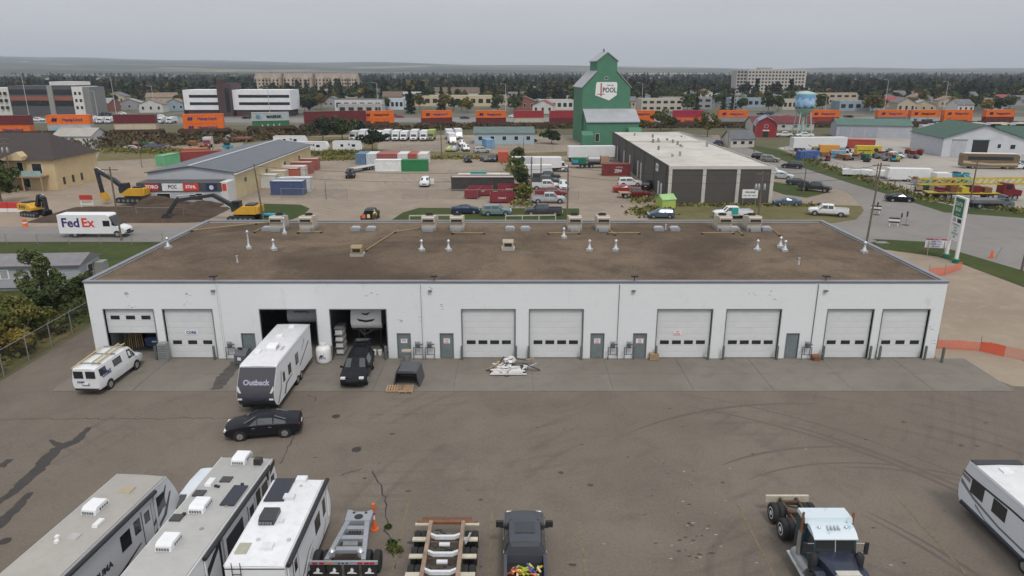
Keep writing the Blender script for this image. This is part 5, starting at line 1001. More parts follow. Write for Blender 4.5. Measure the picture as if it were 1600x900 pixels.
# mobile home
t = thing('mobile_home', 'pale grey mobile home with white framed windows behind the shrubs', 'mobile home', (-53.5, 74.0, .0), rad(4)); SID = M('pale_siding', (.42, .44, .47), .7, 0, .05, .6, dirt=.1)
MB().bx(-9, 7.6, -2.2, 2.2, .4, 2.9).build('wall', SID, t)
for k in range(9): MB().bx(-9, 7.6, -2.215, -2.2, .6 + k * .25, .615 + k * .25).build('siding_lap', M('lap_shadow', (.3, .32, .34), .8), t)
m = MB(); m.prism([(-2.5, 2.82), (2.5, 2.82), (0, 3.6)], -9.2, 7.9, 'x'); m.build('roof', M('grey_shingle', (.20, .195, .20), .9, 0, .15, 1.2), t); MB().bx(-9.2, 7.9, -2.52, -2.4, 2.7, 2.83).build('fascia', M('purple_grey_trim', (.17, .14, .16), .7), t)
for xx in (-7, -3.6, -.5, 4.4):
    f = MB().bx(xx - .95, xx + .95, -2.25, -2.216, 1.35, 2.4).build('window', WHITE, t)
    for s in (-.43, .43): MB().bx(xx + s - .36, xx + s + .36, -2.262, -2.252, 1.45, 2.3).build('pane', GLASS if xx > 0 else M('curtain_glass', (.34, .37, .38), .3), f)
f = MB().bx(7.6, 7.64, -.6, .5, 1.35, 2.4).build('window', WHITE, t); MB().bx(7.642, 7.655, -.5, .4, 1.45, 2.3).build('pane', GLASS, f)
MB().bx(7.62, 8.6, .6, 1.9, .4, 2.3).build('porch', M('porch_grey', (.3, .3, .29), .8, 0, .2, 2), t); MB().bx(-9, 7.6, -2.1, 2.1, 0, .4).build('skirting', GREY, t)
# ================================================================== UTILITY POLES
def pole(px, py, top, lab, arms=1, cans=0, lamp=0, lean=0., r=.15):
    x, y = G(px, py); h = Zat(y, top); t = thing('utility_pole', lab, 'pole', (x, y, 0)); MB().cyl((0, 0, 0), (lean * h, 0, h), r, r * .65, n=9).build('shaft', POLE, t, 40)
    for k in range(arms): MB().bx(lean * h - 1.1, lean * h + 1.1, -.17, -.07, h - .4 - k * .9, h - .28 - k * .9).build('crossarm', POLE if h < 13 else WOOD, t)
    for k in range(cans): xx = (-.45, .45, -.9)[k]; MB().lathe([(.2, 0), (.22, .06), (.22, .75), (.15, .85), (.05, 1.05)], 12, (lean * h + xx, -.15, h - 2.9)).build('transformer', STEEL, t, 40)
    if lamp: MB().bar((lean * h, 0, h - 1.2), (lean * h + lamp * 1.8, -.3, h - .6), .06).build('lamp_arm', STEEL, t); MB().cb(lean * h + lamp * 2.1, -.33, h - .58, .7, .25, .14).build('lamp_head', STEEL, t)
    return t
pole(190, 376, 261, 'utility pole beside the white delivery truck', 1); pole(22, 300, 214, 'pole with two transformers before the tan building', 2, 2)
pole(412, 345, 256, 'leaning pole in front of the cream container row', 0, lean=-.07); pole(886, 348, 258, 'tall pole with white crossarm behind the roof', 1)
pole(1185, 338, 268, 'pole with twin transformers beside the for lease board', 1, 3); pole(1354, 378, 254, 'wooden pole at the right roof corner with a street lamp', 1, lamp=-1, lean=.035)
pole(830, 300, 245, 'slim pole at the edge of the hedge', 0); pole(690, 245, 195, 'pole in the truck park', 0); pole(510, 312, 283, 'thin lamp post at the yard gate', 0, r=.06)
pole(1255, 302, 240, 'thin pole on the grass island', 0, r=.1); pole(1137, 235, 203, 'pole beside the small pavilion', 0, r=.12); pole(1178, 238, 185, 'pole between the pavilion and the barn', 0, r=.14); pole(1366, 298, 255, 'pole with crossarm in the machinery yard fence', 1); pole(1515, 318, 250, 'pole before the yellow drilling rig', 1); pole(1596, 424, 385, 'pole cut by the right edge of the lot', 0)
pole(845, 290, 246, 'second slim pole at the hedge', 0); pole(818, 243, 215, 'pole by the green roofed office', 0, r=.1); pole(222, 262, 205, 'slim pole before the green container', 0, r=.09)
# ================================================================== RIGHT CORNER: PYLON SIGN, BANNER, SNOW FENCE, BARRICADES
GRN = M('sign_green', (.015, .15, .085), .45, 0, .04, 1); SW = M('sign_white', (.74, .75, .75), .4, 0, .03, 1)
xl, yl = G(1478, 403); xr, yr = G(1493, 411)
t = thing('pylon_sign', 'tall white two-legged pylon sign with a green panel on top', 'sign', ((xl + xr) / 2, (yl + yr) / 2, 0), math.atan2(yr - yl, xr - xl)); hw = math.hypot(xr - xl, yr - yl) / 2; TP = Zat(yl, 306)
for s in (-1, 1): MB().bx(s * hw - .16, s * hw + .16, -.16, .16, .5, TP).build('leg', SW, t); MB().lathe([(.42, 0), (.42, .5), (.3, .55)], 14, (s * hw, 0, 0)).build('base_drum', GRN, t, 40)
MB().bx(-hw + .17, hw - .17, -.13, .13, TP * .33, TP - .05).build('cabinet', SW, t); MB().bx(-hw - .165, hw + .165, -.165, .165, TP, TP + .08).build('top_cap', SW, t)
MB().bx(-hw + .2, hw - .2, -.15, -.131, TP * .70, TP - .12).build('green_panel', GRN, t)
wd = 2 * hw - .4
for k, s_ in enumerate(('oooo', 'ooo')): scrawl(s_, wd * .34, M('sign_pale_green', (.55, .66, .45), .5), t, (-wd * .06, -.155, TP * (.9 - .085 * k)), bold=.01)
scrawl('oooooooooo', wd * .09, M('sign_pale_green'), t, (0, -.155, TP * .735))
MB().bx(.1, hw - .22, -.14, -.131, TP * .615, TP * .675).build('dark_slot', BLACK, t)
scrawl('ooo', wd * .15, M('ink_dark'), t, (-wd * .27, -.14, TP * .66)); scrawl('oooo', wd * .13, M('ink_dark'), t, (-wd * .27, -.14, TP * .63))
for k, s_ in enumerate(('ooooooooooo', 'ooooo', 'ooooo', 'oooooooooo', 'oooo')): scrawl(s_, wd * .12, M('ink_green', (.03, .18, .1), .6), t, (0, -.14, TP * (.575 - .047 * k)), bold=.006)
for k in range(5): MB().bx(-hw + .2, hw - .2, -.136, -.1305, TP * (.552 - .047 * k) - .015, TP * (.552 - .047 * k)).build('panel_joint', GREY, t)
x, y = G(1460, 398); t = thing('banner_sign', 'wooden A-frame stand carrying a white and red banner by the pylon', 'sign', (x, y, 0), rad(-12)); zz = Zat(y, 388)
MB().bx(-1.3, 1.3, -.05, 0, .9, 2.1).build('banner', M('banner_white', (.72, .73, .78), .6), t); MB().bx(-1.3, 1.3, -.056, -.051, 1.9, 2.1).build('banner_band', M('banner_red', (.4, .05, .06), .6), t); scrawl('ooo ooooo', .18, SW, t, (0, -.064, 2.0))
for k, s_ in enumerate(('oooo oooo', 'ooooo oooo', 'oo oooo')): scrawl(s_, .22, M('ink_navy'), t, (0, -.058, 1.7 - .3 * k), bold=.012)
for s in (-1, 1): MB().bar((s * 1.0, -.5, 0), (s * .9, .05, 2.0), .08).build('stand_leg', WOOD, t); MB().bar((s * 1.0, .7, 0), (s * .9, .05, 1.9), .08).build('stand_brace', WOOD, t)
def snowmat():
    m, N, L, b = nodes('orange_mesh'); b.inputs['Base Color'].default_value = (.68, .13, .07, 1); b.inputs['Roughness'].default_value = .6
    tc = N.new('ShaderNodeTexCoord'); mp = N.new('ShaderNodeMapping'); mp.inputs['Scale'].default_value = (9, 9, 12); L.new(tc.outputs['Object'], mp.inputs[0]); sx = N.new('ShaderNodeSeparateXYZ'); L.new(mp.outputs[0], sx.inputs[0]); o = []
    h = N.new('ShaderNodeMath'); h.operation = 'ADD'; L.new(sx.outputs[0], h.inputs[0]); L.new(sx.outputs[1], h.inputs[1])
    for src in (h.outputs[0], sx.outputs[2]):
        f = N.new('ShaderNodeMath'); f.operation = 'FRACT'; L.new(src, f.inputs[0]); l = N.new('ShaderNodeMath'); l.operation = 'LESS_THAN'; l.inputs[1].default_value = .42; L.new(f.outputs[0], l.inputs[0]); o.append(l)
    mx = N.new('ShaderNodeMath'); mx.operation = 'MAXIMUM'; L.new(o[0].outputs[0], mx.inputs[0]); L.new(o[1].outputs[0], mx.inputs[1]); L.new(mx.outputs[0], b.inputs['Alpha']); return m
SNOW = snowmat()
def snowfence(P, h, lab):
    t = thing('snow_fence', lab, 'fence', (*P[0], 0)); o0 = Vector(P[0]); r = random.Random(len(P)); m = MB(); top = []
    for a, b in zip(P, P[1:]):
        a = Vector(a) - o0; b = Vector(b) - o0; n = max(2, int((b - a).length / .8))
        for k in range(n + 1): p = a.lerp(b, k / n); top.append((p.x, p.y, h * (.8 + .2 * r.random())))
        MB().cyl((a.x, a.y, 0), (a.x, a.y, h + .35), .025, n=6).build('stake', GREY, t)
    for p, q in zip(top, top[1:]): m.add([(p[0], p[1], .04), (q[0], q[1], .04), q, p], [(0, 1, 2, 3)])
    m.build('mesh', SNOW, t)
snowfence([G(1463, 545), G(1530, 549), G(1600, 565), G(1680, 580)], 1.0, 'orange plastic snow fence right of the workshop end wall'); snowfence([G(1450, 432), G(1475, 431), G(1502, 421)], 1.1, 'orange plastic snow fence at the foot of the pylon sign')
o_ = MB().bar((*G(1548, 536), .05), (*G(1563, 549), .05), .06).build('steel_rod', RUST); tag(o_, 'thin rod lying on the dirt beyond the orange fence', 'rod')
def barricade(px, py, lab, tall=0):
    x, y = G(px, py); t = thing('road_barricade', lab, 'barricade', (x, y, .03), rad(-20))
    for s in (-.55, .55): MB().bx(s - .04, s + .04, -.35, .35, 0, .06).build('foot', SW, t); MB().bx(s - .03, s + .03, -.03, .03, .06, 1.2).build('upright', SW, t)
    for k in range(3): bo = MB().bx(-.75, .75, -.06, -.03, .45 + k * .3, .65 + k * .3).build('board', BLACK if k % 2 == 0 else SW, t)
    if tall: MB().cyl((.9, 0, 0), (.9, 0, 2.0), .03, n=6).build('post', GREY, t); MB().bx(.8, 1.0, -.05, -.02, 1.3, 2.0).build('marker', BLACK, t)
barricade(1396, 353, 'striped road barricade at the torn up driveway', 1); barricade(1368, 333, 'white barricade at the kerb corner')
for px, py, lab in ((1415, 352, 'dark chevron marker post beside the striped barricade'), (1369, 336, 'dark marker post at the kerb corner')):
    x, y = G(px, py); t = thing('marker_post', lab, 'post', (x, y, .03)); MB().cyl((0, 0, 0), (0, 0, 2.1), .03, n=6).build('post', GREY, t); MB().bx(-.12, .12, -.04, -.02, 1.3, 2.1).build('marker', BLACK, t); MB().bx(-.4, .4, -.4, .4, 0, .05).build('base', BLACK, t)
x, y = G(1549, 404); t = thing('warning_flag', 'orange flag stake leaning in the road gutter', 'flag', (x, y, .03)); MB().bar((.5, 0, 0), (1.2, .2, 1.4), .05).build('stake', GREY, t); m = MB(); m.quad((-.3, 0, 0), (.3, .1, 0), (.15, .1, 1.0), (-.2, 0, .9)); m.build('flag', OR, t)
x, y = G(1377, 381); t = thing('concrete_cover', 'flat concrete utility cover on the verge grass', 'cover', (x, y, .05)); MB().bx(-.9, .9, -.5, .5, 0, .15).build('slab', m_conc, t); MB().bx(-.6, .6, -.3, .3, .152, .19).build('lid', STEEL, t)
# ================================================================== CONTAINERS
def corr(Lc, h=2.6, w=2.44):
    vs = []; n = int(Lc / .28) * 4; prof = []
    for i in range(n + 1):
        x = -Lc / 2 + .08 + (Lc - .16) * i / n; prof.append((x, .0 if i % 4 in (0, 1) else .045))
    return prof
CONT = {}
def container(col, Lc=6.06, h=2.6, roofcol=None):
    k = (col, Lc, h, roofcol)
    if k in CONT: return copy_tree(CONT[k])
    t = thing('shipping_container', '', 'container'); mt = M('cont_%.2f_%.2f_%.2f' % col, col, .6, 0, .14, .7, dirt=.3); w = 1.22; pr = corr(Lc)
    m = MB()
    for s in (-1, 1):
        P = [(x, s * (w - d)) for x, d in pr]; n = len(P); m.add([(x, y, .16) for x, y in P] + [(x, y, h - .1) for x, y in P], [(i, i + 1, n + i + 1, n + i) for i in range(n - 1)])
    m.build('side_panel', mt, t)
    f = MB()
    for s in (-1, 1): f.bx(-Lc / 2, Lc / 2, s * w - .05, s * w + .05, 0, .17); f.bx(-Lc / 2, Lc / 2, s * w - .05, s * w + .05, h - .12, h)
    for sx_ in (-1, 1):
        f.bx(sx_ * Lc / 2 - .08, sx_ * Lc / 2 + .0, -w, w, h - .14, h - .005); f.bx(sx_ * Lc / 2 - .08, sx_ * Lc / 2, -w, w, 0, .16)
        for s in (-1, 1): f.bx(sx_ * (Lc / 2 - .05) - .06, sx_ * (Lc / 2 - .05) + .06, s * w - .06, s * w + .06, .0, h - .003)
    f.build('frame', mt, t); MB().bx(-Lc / 2 + .05, Lc / 2 - .05, -w + .04, w - .04, h - .08, h - .03).build('roof', M('croof_%.2f_%.2f_%.2f' % roofcol, roofcol, .7, 0, .12, .6, dirt=.3) if roofcol else mt, t)
    MB().bx(-Lc / 2 + .03, -Lc / 2 + .07, -w + .05, w - .05, .16, h - .12).build('end_wall', mt, t)
    for s in (-1, 1):
        d = MB().bx(Lc / 2 - .05, Lc / 2 - .01, min(s * .02, s * (w - .07)), max(s * .02, s * (w - .07)), .16, h - .13).build('door', mt, t)
        for yy in (.3, .85): MB().cyl((Lc / 2 + .01, s * yy, .15), (Lc / 2 + .01, s * yy, h - .12), .022, n=5).build('lock_rod', STEEL, d)
    CONT[k] = t; return t
def setc(t, lab, x, y, head, z=.02, group=None): t.location = (x, y, z); t.rotation_euler = (0, 0, rad(head)); tag(t, lab, 'container', group); return t
CR, CW, CB, CG = (.33, .09, .07), (.62, .64, .64), (.06, .12, .22), (.02, .20, .07)
CO = (.72, .17, .02); CM = (.14, .02, .025); CGY = (.40, .44, .46); CCR = (.60, .53, .40)
# yard containers: (px of door-end base, py, colour, length, heading, label)
x, y = G(585, 268); setc(container((.70, .72, .72), 6.06), 'white corrugated container joined to a green one in the yard', x + 3.2, y + 1.3, 180); x2, y2 = G(664, 268); setc(container(CG, 6.06), 'bright green container joined to the white one', x + 9.3, y + 1.3, 0)
for i, (px, c, rc, lab) in enumerate(((556, (.10, .19, .30), None, 'blue container at the end of the far row'), (573, (.55, .60, .63), None, 'pale container with pictures beside the blue one'), (590, CR, None, 'rust red container second in the far row'), (606, CR, None, 'rust red container at the middle of the far row'), (622, (.62, .63, .62), None, 'white container between red ones in the far row'), (638, (.36, .07, .06), None, 'deep red container in the far row'), (653, (.62, .63, .62), None, 'white container at the near road end of the far row'))):
    x, y = G(px, 258); setc(container(c, 6.06), lab, x + 1.0, y + 4.2, -90)
for i, (px, py, c, lab, Lc) in enumerate(((497, 266, CR, 'faded red container, farthest along the cream wall', 6.06), (487, 272, (.34, .10, .08), 'red container beside the cream wall, next to the white one', 6.06), (477, 279, (.62, .60, .57), 'white container between two red ones by the cream wall', 6.06), (466, 283, (.42, .12, .08), 'orange red container with pale roof by the cream wall', 6.06), (447, 287, (.56, .50, .36), 'cream container behind the white ones by the cream wall', 6.06), (432, 294, (.58, .58, .54), 'white container with dark lettering near the yard fence', 6.06))):
    x, y = G(px, py); setc(container(c, Lc, roofcol=(.5, .36, .33) if c[0] < .5 else (.56, .55, .5)), lab, x - 3.1, y + 1.2, 0)
x, y = G(474, 305); setc(container((.06, .09, .19), 6.06, roofcol=(.45, .5, .55)), 'dark blue container closest to the yard fence', x - 3.0, y + 1.2, 0); x, y = G(479, 303); setc(container((.6, .6, .58), 6.06), 'white container tucked behind the dark blue one', x - 3.1, y + 3.9, 0)
x, y = G(804, 298); setc(container((.055, .05, .048), 12.19, roofcol=(.42, .35, .32)), 'long dark brown container with pale roof behind the red bins', x - 6.2, y + 1.2, 0); setc(container((.56, .53, .47), 12.19), 'long cream container behind the dark brown one', x - 5.2, y + 5.2, 0)
o = MB().bx(-1.6, 1.6, -.5, .5, 0, .45).build('tarp_bundle', M('teal_tarp', (.08, .3, .28), .6), None, None, (x - 7.2, y + 3.2, 2.62)); tag(o, 'teal tarp bundle on top of the cream container', 'tarp'); o.location.z = 2.6; o.location.y = y + 5.0
x, y = G(786, 254); setc(container((.50, .09, .05), 6.06), 'orange red container standing alone by the hedge', x, y + 3.1, -90)
x, y = G(945, 275); c_ = setc(container((.20, .035, .035), 6.06), 'maroon container lettered ZIM left of the grey warehouse', x + 2.6, y + 1.2, 0); text('ZIM', .95, SW, c_, (.3, -1.235, 1.05), bold=.03)
for k in range(7): MB().bx(-.2 + .22 * k - .5 + .5, -.08 + .22 * k, -1.238, -1.232, 1.75 + .16 * (k % 2), 1.9 + .16 * (k % 2)).build('star_mark', SW, c_)
x, y = G(248, 260); setc(container((.14, .42, .22), 6.06), 'mint green container behind the grey roofed store', x + 1, y + 3.1, -100); x, y = G(270, 256); setc(container((.26, .05, .05), 12.19), 'maroon container beside the mint green one', x + 4.3, y + 4.8, 25); x, y = G(302, 248); setc(container((.45, .15, .06), 6.06), 'orange container behind the maroon one', x, y + 2, 10)
x, y = G(1362, 233); setc(container((.38, .06, .04), 12.19), 'red container in front of the green roofed shed', x - 4.5, y + 3.2, -20)
x, y = G(752, 232); setc(container((.16, .33, .50), 6.06), 'sky blue container with pale doors by the green roofed office', x + 2, y + 2.5, -75)
def roll_off(px, py, lab, head=0, txt=1):
    x, y = G(px, py); t = thing('roll_off_bin', lab, 'waste bin', (x, y, .02), rad(head)); c = M('bin_red', (.24, .03, .045), .6, 0, .15, .8, dirt=.25)
    m = MB()
    for s in (-1, 1): m.bx(-2.2, 2.2, s * 1.1 - .06, s * 1.1 + .06, .2, 1.65)
    m.bx(-2.2, -2.08, -1.04, 1.04, .2, 1.65); m.bx(2.08, 2.2, -1.04, 1.04, .2, 1.65); m.bx(-2.08, 2.08, -1.04, 1.04, .2, .3); m.build('tub', c, t)
    for k in range(7):
        for s in (-1, 1): MB().bx(-2.0 + k * .66, -1.9 + k * .66, s * 1.2 - .05, s * 1.2 + .05, .25, 1.6).build('rib', c, t)
    for s in (-1, 1): MB().bx(-2.2, 2.2, s * .5 - .07, s * .5 + .07, 0, .2).build('skid', BLACK, t)
    if txt: scrawl('ooooo', .45, SW, t, (0, -1.262, .95), bold=.02)
    return t
roll_off(785, 316, 'nearest red roll-off bin with white lettering', 0); roll_off(796, 302, 'red roll-off bin behind the lettered one', 0); roll_off(752, 305, 'red roll-off bin filled with white scrap', 0); roll_off(740, 308, 'red roll-off bin seen end on', 80, 0)
# ================================================================== BUILDINGS
def windows(parent, pts, mat=GLASS, frame=None):
    for (x0, x1, y, z0, z1) in pts:
        f = MB().bx(x0, x1, y - .05, y - .003, z0, z1).build('window', frame or SW, parent); MB().bx(x0 + .08, x1 - .08, y - .065, y - .052, z0 + .08, z1 - .08).build('pane', mat, f)
def gable(name, lab, cx, cy, w, d, h, rh, wc, rc, rz=0, axis='x', over=.35, cat='building', group=None, wins=0, roofname='roof', z=0):
    """ridge along axis; w along x, d along y"""
    t = thing(name, lab, cat, (cx, cy, z), rad(rz), group); W_ = wallmat(wc); Rf = roofmat(rc); m = MB()
    if axis == 'x':
        m.prism([(-d / 2, 0), (d / 2, 0), (d / 2, h), (0, h + rh), (-d / 2, h)], -w / 2, w / 2, 'x'); m.build('wall', W_, t)
        for s in (-1, 1): q = MB(); k = rh / (d / 2); q.prism([(0, h + rh + .02), (s * (d / 2 + over), h - over * k + .02), (s * (d / 2 + over), h - over * k + .14), (0, h + rh + .16)], -w / 2 - over, w / 2 + over, 'x'); q.build(roofname, Rf, t)
    else:
        m.prism([(-w / 2, 0), (w / 2, 0), (w / 2, h), (0, h + rh), (-w / 2, h)], -d / 2, d / 2, 'y'); m.build('wall', W_, t)
        for s in (-1, 1): q = MB(); k = rh / (w / 2); q.prism([(0, h + rh + .02), (s * (w / 2 + over), h - over * k + .02), (s * (w / 2 + over), h - over * k + .14), (0, h + rh + .16)], -d / 2 - over, d / 2 + over, 'y'); q.build(roofname, Rf, t)
    if wins:
        n = wins; windows(t, [(-w / 2 + w * (i + .5) / n - min(.7, w / n * .28), -w / 2 + w * (i + .5) / n + min(.7, w / n * .28), -d / 2, h * .35, h * .75) for i in range(n)])
    return t
def flat(name, lab, cx, cy, w, d, h, wc, rows=1, cols=4, rz=0, band=None, cat='building', group=None, rc=(.3, .29, .28), parapet=True, winw=.6):
    t = thing(name, lab, cat, (cx, cy, 0), rad(rz), group); MB().bx(-w / 2, w / 2, -d / 2, d / 2, 0, h).build('wall', wallmat(wc), t); MB().bx(-w / 2 + .3, w / 2 - .3, -d / 2 + .3, d / 2 - .3, h, h + .06).build('roof', roofmat(rc), t)
    e = MB(); 
    for a in ((-w / 2 - .05, w / 2 + .05, -d / 2 - .05, -d / 2 + .3), (-w / 2 - .05, w / 2 + .05, d / 2 - .3, d / 2 + .05), (-w / 2 - .05, -w / 2 + .3, -d / 2 + .3, d / 2 - .3), (w / 2 - .3, w / 2 + .05, -d / 2 + .3, d / 2 - .3)): e.bx(*a, h, h + .35)
    e.build('parapet', wallmat(band or wc), t); sh = h / rows
    for r_ in range(rows):
        for c_ in range(cols):
            xc = -w / 2 + w * (c_ + .5) / cols; ww = w / cols * winw / 2; MB().bx(xc - ww, xc + ww, -d / 2 - .05, -d / 2 - .003, r_ * sh + sh * .32, r_ * sh + sh * .74).build('window', GLASS, t)
    return t
# grey warehouse with white roof
t = thing('grey_warehouse', 'long dark grey block warehouse with white roof and pale columns', 'building', (36.5, 161, 0)); DB = M('dark_block', (.085, .078, .072), .85, 0, .08, .4, bump=.4, bscale=6); PAL = M('pale_column', (.52, .50, .46), .8, 0, .08, .6)
MB().bx(-9, 9, -37, 37, 0, 6.2).build('wall', DB, t); MB().bx(-8.8, 8.8, -36.8, 36.8, 6.2, 6.3).build('roof', ground_mat('white_membrane', (.46, .43, .39), (.56, .53, .48), (.32, .29, .25), .08, .3, 5, .8, .1), t)
for i in range(5): 
    if i < 4: xx = -8.9 + i * 5.93; MB().bx(xx - .3, xx + .3, -37.12, -37.0, 0, 6.0).build('column', PAL, t)
MB().bx(-9.25, 9.25, -37.15, -37.003, 6.0, 6.55).build('fascia_beam', PAL, t); MB().bx(-9.1, -9.003, -36.9, 37, 6.15, 6.5).build('edge_trim', DB, t); MB().bx(9.003, 9.15, -36.9, 37, 6.1, 6.5).build('edge_trim', PAL, t); MB().bx(-9, 9, 8, 8.3, 6.31, 6.7).build('fire_wall', PAL, t)
for yy in (-34, -23, -12, 0, 12, 24): MB().bx(-9.14, -9.003, yy - .1, yy + .1, 0, 6.1).build('pilaster', M('pilaster_grey', (.13, .125, .12), .8), t)
for yy in (-30.5, -28, -9, -5, 6, 15, 26): MB().bx(-9.06, -9.003, yy - .6, yy + .6, .05, 2.6 if yy < -20 else 3.6).build('side_door', PAL if yy > -25 else SW, t)
for k in range(16): xx, yy = R.uniform(-7, 8), R.uniform(-30, 30); MB().bx(xx - .2, xx + .2, yy - .2, yy + .2, 6.3, 6.3 + R.uniform(.3, 1)).build('roof_stack', STEEL if k % 2 else GREY, t)
MB().bx(-9.08, -9.003, -27, -24.8, 4.2, 5.6).build('side_sign', SW, t); scrawl('ooo', .8, M('ink_navy'), t, (-9.09, -25.9, 4.9), (rad(90), 0, rad(-90)), .02)
x, y = G(1170, 322); bo = thing('lease_board', 'white for lease board on posts in front of the dark warehouse wall', 'sign', (x, y, 0)); MB().bx(-1.35, 1.35, -.06, 0, 1.4, 2.9).build('board', SW, bo); text('FOR LEASE', .36, M('ink_dark'), bo, (0, -.07, 2.4), bold=.015); scrawl('ooo ooo oooo', .3, M('ink_dark'), bo, (0, -.07, 1.85), bold=.015)
for s in (-1, 1): MB().bx(s * 1.1 - .06, s * 1.1 + .06, 0, .1, 0, 2.8).build('post', GREY, bo)
# grain elevator
EG = M('elevator_green', (.07, .20, .125), .8, 0, .1, .35, bump=.3, bscale=4); ER = M('elevator_roof', (.36, .37, .39), .6, .1, .1, .4)
t = thing('grain_elevator', 'tall green wooden grain elevator with white emblem panel', 'grain elevator', (29.2, 241, 0), rad(5)); W2, D2 = 7.7, 8.0
m = MB(); m.prism([(-W2, 0), (W2, 0), (W2, 17.2), (3.0, 22.0), (-3.0, 22.0), (-W2, 17.2)], -D2, D2, 'y'); m.build('tower', EG, t)
m = MB(); m.prism([(-3.2, 21.9), (3.2, 21.9), (3.2, 25.3), (0, 27.7), (-3.2, 25.3)], -D2 + .2, D2 - 4, 'y'); m.build('cupola', EG, t)
for s in (-1, 1):
    m = MB(); m.prism([(s * 3.25, 22.05), (s * (W2 + .3), 17.1), (s * (W2 + .3), 17.35), (s * 3.25, 22.35)], -D2 - .3, D2 + .3, 'y'); m.build('shoulder_roof', ER, t); m = MB(); m.prism([(0, 27.75), (s * 3.6, 25.05), (s * 3.6, 25.3), (0, 28.05)], -D2 - .1, D2 - 3.7, 'y'); m.build('cupola_roof', ER, t)
MB().cyl((0, -2, 27.7), (0, -2, 29.0), .3, n=8).build('roof_stack', GREY, t)
m = MB(); m.prism([(-3.4, 18.3), (-3.1, 18.9), (3.1, 18.9), (3.4, 18.2), (3.3, 14.9), (.9, 13.3), (-3.6, 14.9)], -D2 - .12, -D2 - .01, 'y'); m.build('emblem_panel', SW, t)
text('POOL', 2.1, M('ink_dark'), t, (.95, -D2 - .14, 16.4), bold=.06, sx=.8); scrawl('oooooo', .6, M('ink_dark'), t, (1.2, -D2 - .14, 17.9), bold=.01)
m = MB(); m.prism([(-2.0, 18.6), (-1.5, 18.6), (-1.5, 14.6), (-2.0, 14.6)], -D2 - .15, -D2 - .125, 'y'); m.build('grain_motif', M('motif_red', (.45, .12, .1), .6), t); MB().bx(-2.9, -.6, -D2 - .148, -D2 - .126, 15.1, 15.3).build('motif_line', M('ink_dark'), t)
windows(t, [(-.7, .3, -D2, 19.6, 20.5)], BLACK)
for k in range(5): MB().bx(-W2 - .06, -W2 - .003, -5 + 2.4 * k, -3.4 + 2.4 * k, 13.8 if k % 2 else 15.2, 14.6 if k % 2 else 16).build('faded_lettering', M('faded_grey_green', (.10, .17, .13), .8), t)
m = MB(); m.prism([(-D2 - 6.5, 0), (-D2 - .02, 0), (-D2 - .02, 10.4), (-D2 - 6.5, 7.0)], -W2 + .6, W2 + 1.6, 'x'); an = m.build('driveway_shed', EG, t); m = MB(); m.prism([(-D2 - 6.9, 6.9), (-D2 - .02, 10.5), (-D2 - .02, 10.75), (-D2 - 6.9, 7.15)], -W2 + .3, W2 + 1.9, 'x'); m.build('shed_roof', ER, t)
m = MB(); m.prism([(-D2 - 8.6, 0), (-D2 - 6.5, 0), (-D2 - 6.5, 4.4), (-D2 - 8.6, 3.2)], -W2 - 1.2, -W2 + 2.3, 'x'); m.build('porch', EG, t); windows(t, [(-W2 + 3.2, -W2 + 4.6, -D2 - 6.5, 1.0, 3.6)], BLACK)
m = MB(); m.prism([(-D2 - 12, 0), (-D2 - 6.5, 0), (-D2 - 6.5, 4.6), (-D2 - 9.2, 5.6), (-D2 - 12, 3.2)], W2 - 2.5, W2 + 1.5, 'x'); m.build('side_shed', EG, t)
# grey-roof store with cream side wall, and its signed annex
t = thing('grey_roof_store', 'long store with grey metal roof and cream side wall', 'building', (-57.7, 153, 0), rad(0)); m = MB(); m.prism([(-7.8, 0), (7.8, 0), (7.8, 4.8), (0, 5.9), (-7.8, 4.8)], -25, 25, 'y'); m.build('wall', wallmat((.56, .47, .28)), t)
for s in (-1, 1): m = MB(); m.prism([(0, 5.95), (s * 8.2, 4.78), (s * 8.2, 4.95), (0, 6.12)], -25.4, 25.4, 'y'); m.build('roof_slope', M('grey_metal_roof', (.115, .125, .142), .5, .2, .06, .3), t)
MB().bx(-.25, .25, -25.4, 25.4, 6.1, 6.22).build('ridge_cap', M('ridge_pale', (.5, .52, .54), .5), t); MB().bx(7.9, 8.25, -25.4, 25.4, 4.55, 4.76).build('eave_trim', SW, t)
fw = MB(); fw.prism([(-7.8, 0), (7.8, 0), (7.8, 4.75), (0, 5.85), (-7.8, 4.75)], -25.06, -25.003, 'y'); fo = fw.build('front_cladding', M('pale_cladding', (.43, .45, .48), .6, 0, .06, .5), t)
for k in range(38): MB().bx(-7.7 + k * .41, -7.64 + k * .41, -25.09, -25.06, 0, 4.72).build('cladding_rib', M('pale_cladding'), fo)
for yy in (-20, -8, 4, 15): MB().bx(7.803, 7.86, yy - .5, yy + .5, 2.6, 3.3).build('side_window', GLASS, t)
t = thing('store_annex', 'low grey annex with a dark band of shop signs', 'building', (-57.6, 125.2, 0), rad(1)); MB().bx(-7.6, 6.6, -1.6, 2.2, 0, 3.6).build('wall', wallmat((.45, .46, .48)), t); MB().bx(-7.8, 6.9, -1.75, 2.3, 2.2, 3.7).build('sign_band', M('band_charcoal', (.07, .07, .075), .7), t); MB().bx(6.6, 7.9, -1.7, 2.2, 0, 3.75).build('end_wall', wallmat((.58, .57, .55)), t)
